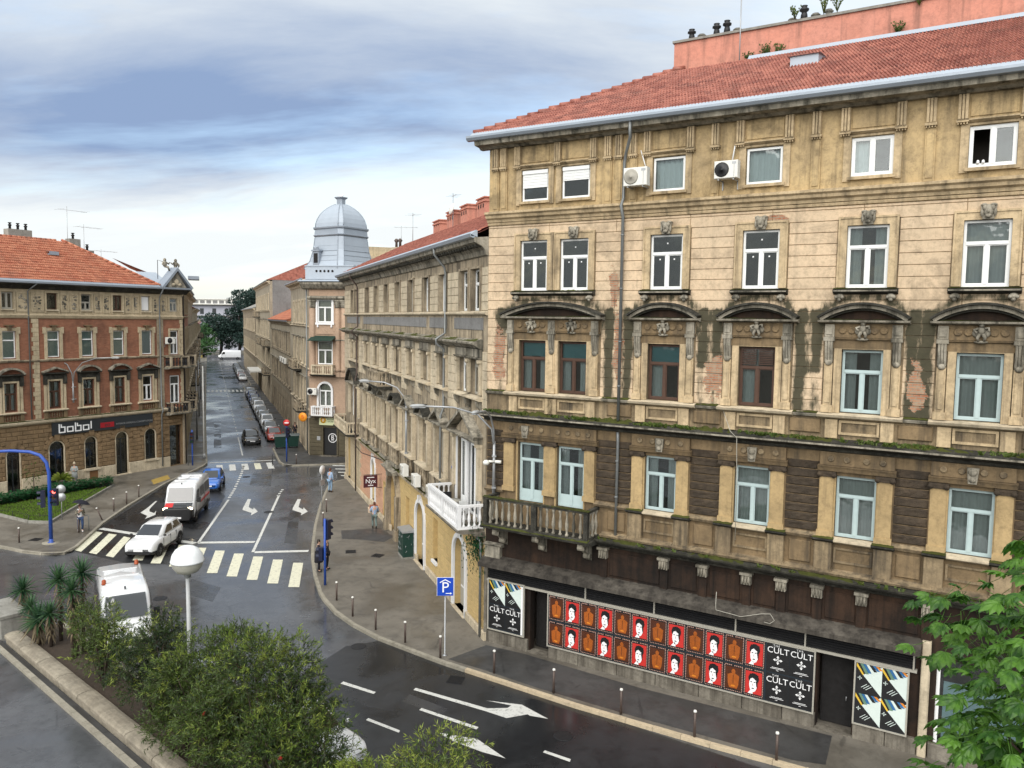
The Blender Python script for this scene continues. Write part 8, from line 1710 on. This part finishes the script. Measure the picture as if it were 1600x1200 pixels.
# person with umbrella
c = gp(126, 831, .13); Mu = faceM(c, radians(35))
person(Mu, 'person in plaid jacket and jeans walking under a black umbrella', dict(elR=(-.26, -.08, 1.2), wrR=(-.12, -.24, 1.32), elL=(.25, .06, 1.17), wrL=(.16, -.02, .98), knL=(.11, -.16, .52), anL=(.1, -.02, .14), toeL=(.11, -.16, .06), knR=(-.1, .02, .5), anR=(-.1, .16, .12), toeR=(-.11, .04, .045)), WHITEC, JEAN, M_['signw'], BROWNH, coat=PLAID)
Mx = Mu @ T(-.12, -.28, 1.28) @ Matrix.Rotation(radians(16), 4, 'Y') @ Matrix.Rotation(radians(-6), 4, 'X'); t = thing('umbrella', 'open black umbrella held over the person in plaid', 'umbrella', Mx)
b = MB(); n = 8; pr = [(.02, .86), (.22, .83), (.4, .74), (.52, .62)]; vs = []
for r_, z in pr: vs += [(r_*cos(2*pi*k/16)*(1 if k % 2 == 0 else .955), r_*sin(2*pi*k/16)*(1 if k % 2 == 0 else .955), z-(0 if k % 2 == 0 else r_*.03)) for k in range(16)]
b.add(vs, [(i*16+k, i*16+(k+1) % 16, (i+1)*16+(k+1) % 16, (i+1)*16+k) for i in range(3) for k in range(16)], 0, True); obj('canopy', b, DARKC, t, Mx)
b = MB(); b.tube([(0, 0, -.08), (0, 0, .92)], .008, 6); obj('shaft', b, M_['steel'], t, Mx); b = MB(); b.tube([(0, 0, -.02), (0, 0, -.1), (.02, 0, -.14), (.05, 0, -.12)], .012, 6); obj('handle', b, M_['blackp'], t, Mx)
for k in range(8): a = 2*pi*k/8; b = MB(); b.tube([(r_*cos(a), r_*sin(a), z-.008) for r_, z in pr], .004, 4); obj('rib', b, M_['steel'], t, Mx)
# others
c = gp(117, 757, .13); person(faceM(c, radians(20)), 'person in long grey coat and pale hat outside the brick house', dict(elL=(.25, -.04, 1.17), wrL=(.06, -.22, 1.15), elR=(-.25, -.04, 1.17), wrR=(-.06, -.24, 1.2)), COATG, TROUG, M_['signw'], HAIRD, coat=COATG, long=True)
Mh = faceM(c, radians(20)); b = MB(); b.lathe([(.1, 0), (.105, .03), (.09, .1), (.04, .15), (.02, .17)], n=12); b.ell((0, 0, .18), (.035, .035, .035)); o = obj('knit_hat', b, plain('cream_knit', (.5, .42, .3), .9), None, Mh @ T(0, -.005, 1.7)); tag(o, 'pale bobble hat worn by the person in the long grey coat', 'hat')
c = gp(516, 769, .13); person(faceM(c, radians(150)), 'man in light blue shirt and pale jeans at the pavement corner', dict(elL=(.27, .0, 1.18), wrL=(.16, -.2, 1.2), elR=(-.25, .03, 1.16)), LBLUE, PALE, M_['blackp'], BROWNH, scale=1.08)
c = gp(585, 826, .13); Mp = faceM(c, radians(195))
person(Mp, 'person in pale blue top carrying cardboard boxes past the pink wall', dict(elL=(.26, -.06, 1.17), wrL=(.2, -.34, 1.1), elR=(-.26, -.06, 1.17), wrR=(-.2, -.34, 1.1), knL=(.1, -.2, .52), anL=(.1, -.1, .14), toeL=(.1, -.24, .07), knR=(-.1, .08, .5), anR=(-.1, .3, .2), toeR=(-.1, .2, .08)), LBLUE, GREYG, M_['blackp'], BROWNH, scale=1.0)
for z, w_, lab, mt in ((1.0, .36, 'open pale cardboard box carried lowest in the stack of two', plain('pale_cardboard', (.55, .42, .3), .8)), (1.232, .26, 'reddish cardboard box carried on top of the pale box', plain('reddish_cardboard', (.3, .1, .06), .8))):
    M = Mp @ T(0, -.5, z); t = thing('cardboard_box', lab, 'box', M); h = .22; b = MB(); b.box(-w_, w_, -.2, .2, 0, h); obj('carton', b, mt, t, M)
    b = MB(); b.add([(-w_, -.2, h), (w_, -.2, h), (w_, -.34, h+.05), (-w_, -.34, h+.05)], [(0, 1, 2, 3)]) if z < 1.1 else b.box(-w_, w_, -.005, .005, h-.005, h+.004); obj('flap', b, mt, t, M)
c = gp(498, 893, .13); person(faceM(c, radians(100)), 'person in long black coat waiting beside the blue signal post', dict(elL=(.25, -.06, 1.2), wrL=(.14, -.28, 1.28), elR=(-.25, -.06, 1.2), wrR=(-.14, -.28, 1.1)), DARKC, DARKC, M_['blackp'], HAIRD, coat=DARKC, long=True)
c = gp(510, 890, .13); person(faceM(c, radians(80)), 'person in dark navy jacket standing behind the blue signal post', None, M_['navy'], DARKC, M_['blackp'], HAIRD, coat=M_['navy'])
c = gp(461, 684, .13); person(faceM(c, radians(10)), 'dark clad person near the shop front beyond the coin sign', dict(elL=(.25, -.06, 1.18), wrL=(.12, -.26, 1.15)), DARKC, DARKC, M_['blackp'], BROWNH)
bpy.data.scenes.remove(TMP)
# ---------------------------------------------------------------- planter, shrubs, trees
WD = Vector((.747, -.665, 0)).normalized(); WP = Vector((-WD.y, WD.x, 0))            # along the planter and across it (towards the main road)
W0 = gp(6, 990, .45); W0.z = 0
L_ = 34.0; ZW = .45
for k in range(17):                                                       # wall blocks with rounded coping stones
    a = k*2.0; M = T(W0+WD*(a+1.0)+WP*.33) @ RZ(atan2(WD.y, WD.x))
    if k == 0: wall = thing('planter_wall', 'long low stone planter wall with rounded coping between the two roads', 'wall', T(W0) @ RZ(atan2(WD.y, WD.x)))
    b = MB(); b.box(-.992, .992, -.26, .26, -.05, ZW-.2); obj('wall_block', b, M_['stone'], wall, M)
    j = rnd(-.012, .012); b = MB(); n = 6; pr = [(-.33, ZW-.2)]+[(-.33*cos(pi*q/n)*1.0, ZW-.1+.1*sin(pi*q/n)) for q in range(n+1)]+[(.33, ZW-.2)]
    b.poly([(y, z) for y, z in pr], -.985, .985); Mk = M @ T(0, j, rnd(-.008, .012)) @ RZ(pi/2+rnd(-.006, .006)); obj('coping_stone', b, M_['stone'], wall, Mk)
b = MB(); b.box(-2.6, -.25, -.5, .5, -.05, .95); b.box(-2.7, -.2, -.56, .56, .95, 1.08); o = obj('stone_pier', b, M_['conc'], None, T(W0+WP*.5-WD*.1) @ RZ(atan2(WD.y, WD.x))); tag(o, 'square grey stone pier at the end of the planter wall', 'pier')
kn = [W0-WP*.30+WD*-.5, W0-WP*.30+WD*L_]
b = MB(); q = [kn[0], kn[1], kn[1]+WP*.3, kn[0]+WP*.3]; b.slab([(p.x, p.y) for p in q], -.02, .05); kb = structure('kerb', b, M_['paved'])
for k in range(34): M = T(W0+WD*(k+.1)-WP*.32) @ RZ(atan2(WD.y, WD.x)); b = MB(); b.box(-.49, .49, -.09, .09, -.02, .115); obj('kerbstone', b, M_['kerb'], kb, M)
BEDW = 1.5
b = MB(); q = [W0+WP*.6, W0+WP*.6+WD*L_, W0+WP*(.6+BEDW)+WD*L_, W0+WP*(.6+BEDW)]; b.slab([(p.x, p.y) for p in q], -.04, .3); structure('flower_bed', b, M_['soil'])
kk = [W0+WP*(.6+BEDW+.1)]
for k in range(34): M = T(W0+WD*(k+.5)+WP*(.6+BEDW+.09)) @ RZ(atan2(WD.y, WD.x)); b = MB(); b.box(-.495, .495, -.09, .09, -.03, .36); obj('kerbstone', b, M_['kerb'], kb, M)
LEAFB = leafm('bottlebrush_leaf', (.012, .03, .008), (.10, .15, .03), .45, .25); LEAFT = leafm('bottlebrush_tip_leaf', (.09, .15, .02), (.28, .33, .06), .5, .35); BARK = plain('shrub_bark', (.05, .035, .025), .9, var=.4); FLOW = plain('bottlebrush_flower', (.45, .02, .015), .7)
def onbed(x, y, off=.75):
    "point above the bed's axis seen at a pixel: where the sight line meets the upright plane through the axis"
    p0 = W0+WP*(.6+off); d = ray(x, y); C = Vector((0, 0, CAMH)); t = (p0-C).dot(WP)/d.dot(WP); return C+d*t
def leafquad(b, p, d, l, wd, nrm, m=0):
    s = d.cross(nrm).normalized()*wd; b.add([p, p+d*l*.45+s, p+d*l, p+d*l*.45-s], [(0, 1, 2, 3)], m)
def shrub(px, py, r, rz, label, n=520, off=.75, seed=1, bright=.25, fl=6):
    R = random.Random(seed); c = onbed(px, py, off); base = Vector((c.x, c.y, .28)); M = T(base)
    t = thing('bottlebrush_shrub', label, 'shrub', M, 'bottlebrush shrubs in the planter'); cz = c.z-.28
    st_ = MB(); lf = MB(); tp = MB(); fw = MB()
    lobes = [(Vector((R.uniform(-.55, .55)*r, R.uniform(-.55, .55)*r, R.uniform(.3, 1)*(cz+.45*rz))), R.uniform(.45, .7)) for _ in range(15)]
    for k in range(15):
        a = R.uniform(0, 6.28); e = lobes[k][0]; st_.tube([(R.uniform(-.08, .08), R.uniform(-.08, .08), -.1), tuple(e*.5+Vector((R.uniform(-.15, .15), R.uniform(-.15, .15), 0))), tuple(e)], [.045, .03, .012], 5)
    for k in range(n):
        lc, lr = R.choice(lobes); v = Vector((R.gauss(0, 1), R.gauss(0, 1), R.gauss(.25, 1))).normalized(); q = R.random()**.35
        p = lc+Vector((v.x*r*lr*q, v.y*r*lr*q, v.z*rz*lr*q)); 
        if p.z < .05: continue
        d = (v+Vector((R.uniform(-.5, .5), R.uniform(-.5, .5), R.uniform(-.35, .5)))).normalized(); ln = R.uniform(.16, .34)
        st_.tube([p-d*ln*.4, p+d*ln], [.006, .003], 3, cap=False)
        tip = q > .8 and v.z > -.1 and R.random() < bright*2
        for j in range(13):
            f = j/13; w_ = (d*.75+Vector((R.gauss(0, 1), R.gauss(0, 1), R.gauss(0, 1))).normalized()*.75).normalized()
            leafquad(tp if tip else lf, p+d*ln*(f*1.2-.25), w_, R.uniform(.09, .19), R.uniform(.009, .017), Vector((R.gauss(0, 1), R.gauss(0, 1), 1)))
        if fl and q > .85 and v.z > 0 and R.random() < fl/700:
            for j in range(60): a = R.uniform(0, 6.28); f = R.uniform(0, .12); w_ = (d*.2+Vector((R.gauss(0, 1), R.gauss(0, 1), R.gauss(0, 1))).normalized()).normalized(); leafquad(fw, p+d*(ln+f), w_, .05, .006, Vector((0, 0, 1)))
    obj('branches', st_, BARK, t, M)['kind'] = 'stuff'; obj('crown', lf, LEAFB, t, M)['kind'] = 'stuff'
    if tp.v: obj('young_shoots', tp, LEAFT, t, M)['kind'] = 'stuff'
    if fw.v: obj('flowers', fw, FLOW, t, M)['kind'] = 'stuff'
for k, (x, y, r, rz, n, off, br, fl, lab) in enumerate(((160, 968, 1.15, .8, 420, .5, .2, 0, 'olive bottlebrush shrub next to the yuccas'), (240, 985, 1.5, 1.15, 620, .7, .15, 0, 'dark bottlebrush shrub before the white service van'), (335, 1030, 1.75, 1.3, 760, .9, .3, 4, 'wide bottlebrush shrub just behind the globe lamp post'), (432, 1075, 2.0, 1.5, 1000, .9, .4, 14, 'tall bottlebrush shrub with red flowers beside the lane marks'), (352, 1120, 1.3, 1.0, 560, .3, .12, 3, 'dark low bottlebrush shrub at the foot of the globe lamp'), (462, 1165, 1.6, .9, 760, .4, .4, 6, 'bottlebrush shrub before the white car bonnet'), (560, 1215, 1.2, .8, 520, .6, .6, 2, 'sparse bottlebrush shrub with long shoots beside the white bonnet'), (672, 1215, 1.6, .7, 640, .8, .9, 2, 'bright green bottlebrush shrub over the lane arrow'), (285, 1060, 1.1, .8, 420, .3, .12, 2, 'small dark bottlebrush shrub between the wall and the silver car'))):
    shrub(x, y, r, rz, lab, n=int(n*1.9), off=off, seed=40+k, bright=br, fl=fl)
YUC = leafm('yucca_leaf', (.012, .045, .022), (.06, .13, .05), .45, .15); DRY = plain('dry_yucca_leaf', (.2, .16, .1), .9)
def yucca(px, py, r, label, seed, off=.6, mat=YUC):
    R = random.Random(seed); c = onbed(px, py, off); M = T(c.x, c.y, .28); t = thing('yucca', label, 'yucca', M, 'yuccas at the end of the planter'); h = max(.15, c.z-.28)
    b = MB(); b.tube([(0, 0, -.1), (R.uniform(-.05, .05), 0, h*.5), (0, 0, h)], [.09, .07, .06], 8); obj('trunk', b, BARK, t, M)
    for j in range(26):                                                   # skirt of old leaves on the trunk
        a = j*2.4; z = Vector((0, 0, h*(.35+.6*j/26))); d = Vector((cos(a)*.45, sin(a)*.45, -.9)).normalized(); s = Vector((-sin(a), cos(a), 0))*.03; l = min(.5, h*.5)*r/.8
        b = MB(); b.add([z-s, z+s, z+d*l*.5+s+Vector((cos(a), sin(a), 0))*.06, z+d*l, z+d*l*.5-s+Vector((cos(a), sin(a), 0))*.06], [(0, 1, 2, 3, 4)]); obj('dead_leaf', b, DRY, t, M)
    for j in range(64):
        a = j*2.4; el = radians(-50+130*(j/64)); d = Vector((cos(a)*cos(el), sin(a)*cos(el), sin(el))); s = Vector((-sin(a), cos(a), 0))*.026*r/.6; l = r*R.uniform(.85, 1.1); dr = Vector((0, 0, -.09*l*(1-sin(el))))
        b = MB(); z = Vector((0, 0, h)); b.add([z-s, z+s, z+d*l*.5+s*1.1, z+d*l+dr, z+d*l*.5-s*1.1], [(0, 1, 2, 3, 4)]); obj('leaf', b, mat if j > 7 else DRY, t, M)
yucca(36, 921, .8, 'lone spiky yucca at the pier end of the planter', 1); yucca(92, 905, .8, 'spiky yucca in the middle of the three grouped before the van', 2, .9); yucca(128, 895, .75, 'spiky yucca nearest the white service van', 3, 1.1); yucca(112, 922, .75, 'spiky yucca in front of the grouped pair', 4, .6); yucca(60, 968, .95, 'dark drooping yucca on the planter wall', 5, .15)
yucca(78, 958, .7, 'low yucca tucked between the drooping one and the olive shrub', 6, .4); yucca(118, 952, .7, 'low yucca under the grouped yuccas beside the olive shrub', 7, .8); yucca(48, 948, .65, 'low yucca under the lone one by the pier', 8, .5)
# ---------------------------------------------------------------- horse chestnut close to the window
CL = leafm('chestnut_leaf', (.025, .085, .010), (.10, .23, .025), .45, .35, .4)
TC = Vector((6.35, 7.0, 9.2)); Mt = T(TC.x+1.2, TC.y-.5, -.05); t = thing('horse_chestnut', 'leafy horse chestnut tree close to the camera, right of the poster boards', 'tree', Mt)
t['label'] = 'leafy horse chestnut tree standing before the pale pier and triangle posters'
b = MB(); b.tube([(0, 0, 0), (.05, 0, 3), (-.1, .1, 6), (-.6, .2, 8.4)], [.3, .25, .2, .12], 12); obj('trunk', b, plain('chestnut_bark', (.09, .07, .05), .95, var=.4, bmp=.8), t, Mt)
def palmate():
    b = MB()
    for k, a in enumerate((-80, -52, -26, 0, 26, 52, 80)):
        l = .2*(1-abs(a)/150); w_ = l*.2; ca, sa = sin(radians(a)), cos(radians(a)); pt = lambda f, s, z: (ca*l*f+sa*s, sa*l*f-ca*s, z)
        b.add([pt(.02, 0, 0), pt(.35, -w_*.6, -.008), pt(.7, -w_, -.022), pt(1, 0, -.05), pt(.7, w_, -.022), pt(.35, w_*.6, -.008), pt(.4, 0, .006), pt(.72, 0, -.008)], [(0, 1, 6), (1, 2, 7, 6), (2, 3, 7), (3, 4, 7), (4, 5, 6, 7), (5, 0, 6)])
    b.tube([(0, 0, 0), (0, -.12, .01), (0, -.2, .04)], .003, 4); return b
PALM = palmate(); pme = PALM.mesh('leaf', CL); R = random.Random(11); allp = []
lob = [Vector((6.35, 7.0, 9.2))+Vector((R.uniform(-1, 1)*1.5, R.uniform(-1, 1)*1.5, R.uniform(-1.6, 1.6))) for _ in range(16)]
lob += [Vector((4.55, 6.6, 11.2)), Vector((4.25, 6.5, 10.5)), Vector((4.3, 6.9, 10.1)), Vector((4.6, 6.6, 9.6)), Vector((4.9, 6.9, 11.6)), Vector((4.75, 6.4, 10.6)), Vector((5.3, 7.2, 11.3)), Vector((4.95, 6.5, 9.9))]
br = MB()
for q in lob: br.tube([(-.6, .2, 8.0), tuple((q-Mt.translation)*.6+Vector((0, 0, 3.0))), tuple(q-Mt.translation)], [.06, .035, .01], 6)
obj('limbs', br, BARK, t, Mt)
for q in lob:
    for k in range(62):
        v = Vector((R.gauss(0, 1), R.gauss(0, 1), R.gauss(0, 1))).normalized(); p = q+v*(.62*R.random()**.4)
        yaw = atan2(v.y, v.x)-pi/2+R.uniform(-.6, .6); allp.append((p, T(p) @ RZ(yaw) @ RX(R.uniform(-.75, .15)) @ RY(R.uniform(-.4, .4)) @ Matrix.Scale(R.uniform(.75, 1.15), 4)))
def seen(p):
    d = p-Vector((0, 0, CAMH)); z = d.dot(_fw)
    if z < .5: return 9e9
    x, y = 800+FPX*d.dot(R2)/z, 600-FPX*d.dot(U2)/z
    return z if (x < 1640 and -40 < y < 1240) else 100+z
allp.sort(key=lambda a: seen(a[0])); rest = MB()
for k, (p, M) in enumerate(allp):
    if k < 300: obj('leaf', pme, None, t, M)
    else: rest.merge(PALM, M)
obj('crown', rest, CL, t)['kind'] = 'stuff'
# ---------------------------------------------------------------- left flower bed
bed = [gp(x, y, .14) for x, y in ((-60, 800), (0, 806), (45, 817), (78, 818), (104, 802), (140, 781), (178, 759), (172, 755), (120, 762), (60, 772), (0, 784), (-60, 795))]
b = MB(); b.slab([(p.x, p.y) for p in bed], .05, .2); structure('flower_bed', b, M_['soil'])
for i in range(6):
    a, e = bed[i], bed[i+1]; n = max(1, int((e-a).length/1.0))
    for k in range(n): p, q = a.lerp(e, k/n), a.lerp(e, (k+1)/n); dd = q-p; b = MB(); b.box(-dd.length/2+.01, dd.length/2-.01, -.07, .07, 0, .2); obj('kerbstone', b, M_['conc'], pv2, T((p.x+q.x)/2, (p.y+q.y)/2, .1) @ RZ(atan2(dd.y, dd.x)))
def inpoly(x, y, P):
    r_ = False; j = len(P)-1
    for i in range(len(P)):
        if (P[i].y > y) != (P[j].y > y) and x < (P[j].x-P[i].x)*(y-P[i].y)/(P[j].y-P[i].y)+P[i].x: r_ = not r_
        j = i
    return r_
x0, x1 = min(p.x for p in bed), max(p.x for p in bed); y0, y1 = min(p.y for p in bed), max(p.y for p in bed); gr = MB(); iv = MB(); R = random.Random(9)
edge0, edge1 = gp(-60, 800, .2), gp(175, 762, .2)
for _ in range(26000):
    x, y = R.uniform(x0, x1), R.uniform(y0, y1)
    if not inpoly(x, y, bed): continue
    dd = (y-edge0.y)-(x-edge0.x)*(edge1.y-edge0.y)/(edge1.x-edge0.x)
    a = R.uniform(0, 6.28); d = Vector((cos(a)*.4, sin(a)*.4, 1)).normalized()
    if dd < .2+.5*sin(x*.9): leafquad(gr, Vector((x, y, .19)), d, R.uniform(.08, .2), .014, Vector((sin(a), -cos(a), .1)))
    else:
        h = R.uniform(.1, .62); d = Vector((cos(a), sin(a), R.uniform(-.1, .5))).normalized(); leafquad(iv, Vector((x, y, .2+h)), d, R.uniform(.16, .32), R.uniform(.05, .09), Vector((0, 0, 1)))
tag(obj('grass', gr, M_['grass']), 'short bright lawn grass at the front of the left flower bed', 'grass', kind='stuff')
tag(obj('ground_cover', iv, M_['ivy']), 'broad dark green leaves filling the back of the left flower bed', 'ground cover', kind='stuff')
M = T(gp(0, 800, .2)); t = thing('low_railing', 'low dark hoop railing round the left flower bed', 'railing', M); pts = [gp(x, y, .2) for x, y in ((-40, 803), (20, 808), (45, 814), (78, 815), (102, 801), (128, 787), (147, 775), (172, 761))]
for i, p in enumerate(pts):
    b = MB(); b.tube([(p.x, p.y, .1), (p.x, p.y, .62)], .02, 6); obj('post', b, M_['iron'], t)
    if i: q = pts[i-1]; b = MB(); b.tube([(q.x, q.y, .6), (p.x, p.y, .6)], .012, 5); obj('rail', b, M_['iron'], t)
def small_tree(px, py, h, r, label, mat, n=260, seed=1):
    R = random.Random(seed); c = gp(px, py, .2); M = T(c); t = thing('young_tree', label, 'tree', M); b = MB(); b.tube([(0, 0, -.1), (.03, 0, h*.5), (0, 0, h)], [.05, .04, .025], 6); obj('trunk', b, BARK, t, M); lf = MB()
    for k in range(n): v = Vector((R.gauss(0, 1), R.gauss(0, 1), R.gauss(0, .7))).normalized()*R.random()**.4*r; leafquad(lf, Vector((0, 0, h))+v, (v+Vector((0, 0, -.2))).normalized(), R.uniform(.12, .22), .035, Vector((R.gauss(0, 1), R.gauss(0, 1), 1)))
    obj('crown', lf, mat, t, M)['kind'] = 'stuff'
small_tree(53, 774, 1.7, .8, 'thin young tree in the left flower bed', M_['weed'], 150, 3)
c = gp(97, 760, .2); M = T(c); t = thing('palm_plant', 'low yellow-green fan plant in a pot behind the road sign backs', 'plant', M); b = MB(); b.lathe([(.3, 0), (.42, .5), (.45, .55)], n=14); obj('pot', b, M_['plinth'], t, M)
for j in range(34): a = j*2.4; el = radians(10+60*(j/34)); d = Vector((cos(a)*cos(el), sin(a)*cos(el), sin(el))); s = Vector((-sin(a), cos(a), 0))*.03; b = MB(); z = Vector((0, 0, .55)); b.add([z-s, z+s, z+d*.6+s, z+d*1.05+Vector((0, 0, -.35)), z+d*.6-s], [(0, 1, 2, 3, 4)]); obj('leaf', b, LEAFT, t, M)
# ---------------------------------------------------------------- pines and broadleaved trees closing the street
PIN = leafm('pine_needles', (.008, .022, .022), (.025, .055, .042), .7, .1); BRO = leafm('broad_leaf', (.012, .045, .02), (.05, .12, .035), .6, .2)
def big_tree(s, tt, h, rx, rz, label, mat, seed, flat=False, n=2600, lf_=1.0):
    R = random.Random(seed); M = T(st(s, tt)); t = thing('pine_tree' if flat else 'broadleaf_tree', label, 'tree', M, 'trees at the end of the side street')
    b = MB(); b.tube([(0, 0, 0), (.3, 0, h*.4), (0, 0, h-rz*.5)], [.6, .45, .25], 10)
    lobes = []
    for k in range(16):
        a = R.uniform(0, 6.28); q = sqrt(R.random())*.75; z = h-rz*R.uniform(.1, 1.5) if not flat else h-rz*R.uniform(.05, 1.0)
        lobes.append((Vector((cos(a)*rx*q, sin(a)*rx*q, z)), R.uniform(.28, .5)))
    for c, l in lobes: b.tube([(0, 0, h-rz*1.2), tuple(c*.6+Vector((0, 0, (h-rz)*.4))), tuple(c)], [.2, .14, .05], 6)
    obj('trunk', b, plain('bark_dark', (.05, .04, .035), .95), t, M); lf = MB()
    for k in range(n):
        c, l = R.choice(lobes); v = Vector((R.gauss(0, 1), R.gauss(0, 1), R.gauss(0, 1))).normalized(); q = R.random()**.35; p = c+Vector((v.x*rx*l*q, v.y*rx*l*q, v.z*(rx*.5 if not flat else rz*.45)*l*q)); d = (v+Vector((R.uniform(-1, 1), R.uniform(-1, 1), R.uniform(-.6, .6)))).normalized()
        leafquad(lf, p, d, R.uniform(.5, 1.1)*lf_, R.uniform(.16, .34)*lf_, Vector((R.gauss(0, 1), R.gauss(0, 1), 1)))
    obj('crown', lf, mat, t, M)['kind'] = 'stuff'
for a in ((292, 14, 23.5, 9, 6, 'tall umbrella pine rising over the end of the row', PIN, 1, True, 4200), (300, 4, 17, 9, 9, 'dark pine with a deep crown behind the far white van', PIN, 2, False, 4200), (288, -2, 11, 7, 6, 'lighter green broadleaved tree before the white apartment block', BRO, 3, False, 2600), (296, 10, 19, 9, 10, 'dense dark pine beside the last house of the row', PIN, 4, False, 4200), (304, -9, 8.5, 5, 4.5, 'dark pine at the left end of the far trees', PIN, 5, False, 2400), (322, 17, 21.5, 11, 7, 'spreading pine farthest back behind the others', PIN, 6, True, 3600), (286, 16, 13, 8, 7, 'bushy dark tree low behind the last house', PIN, 7, False, 3000)): big_tree(*a)
M = T(st(283, -7)) @ RZ(atan2(-TD.y, -TD.x)); b = MB(); b.box(-5, 5, 0, .3, 0, 2.6); o = obj('boundary_wall', b, plain('mustard_render', (.3, .24, .08), .8, sc=1), None, M); tag(o, 'mustard yellow boundary wall behind the far white van', 'wall')
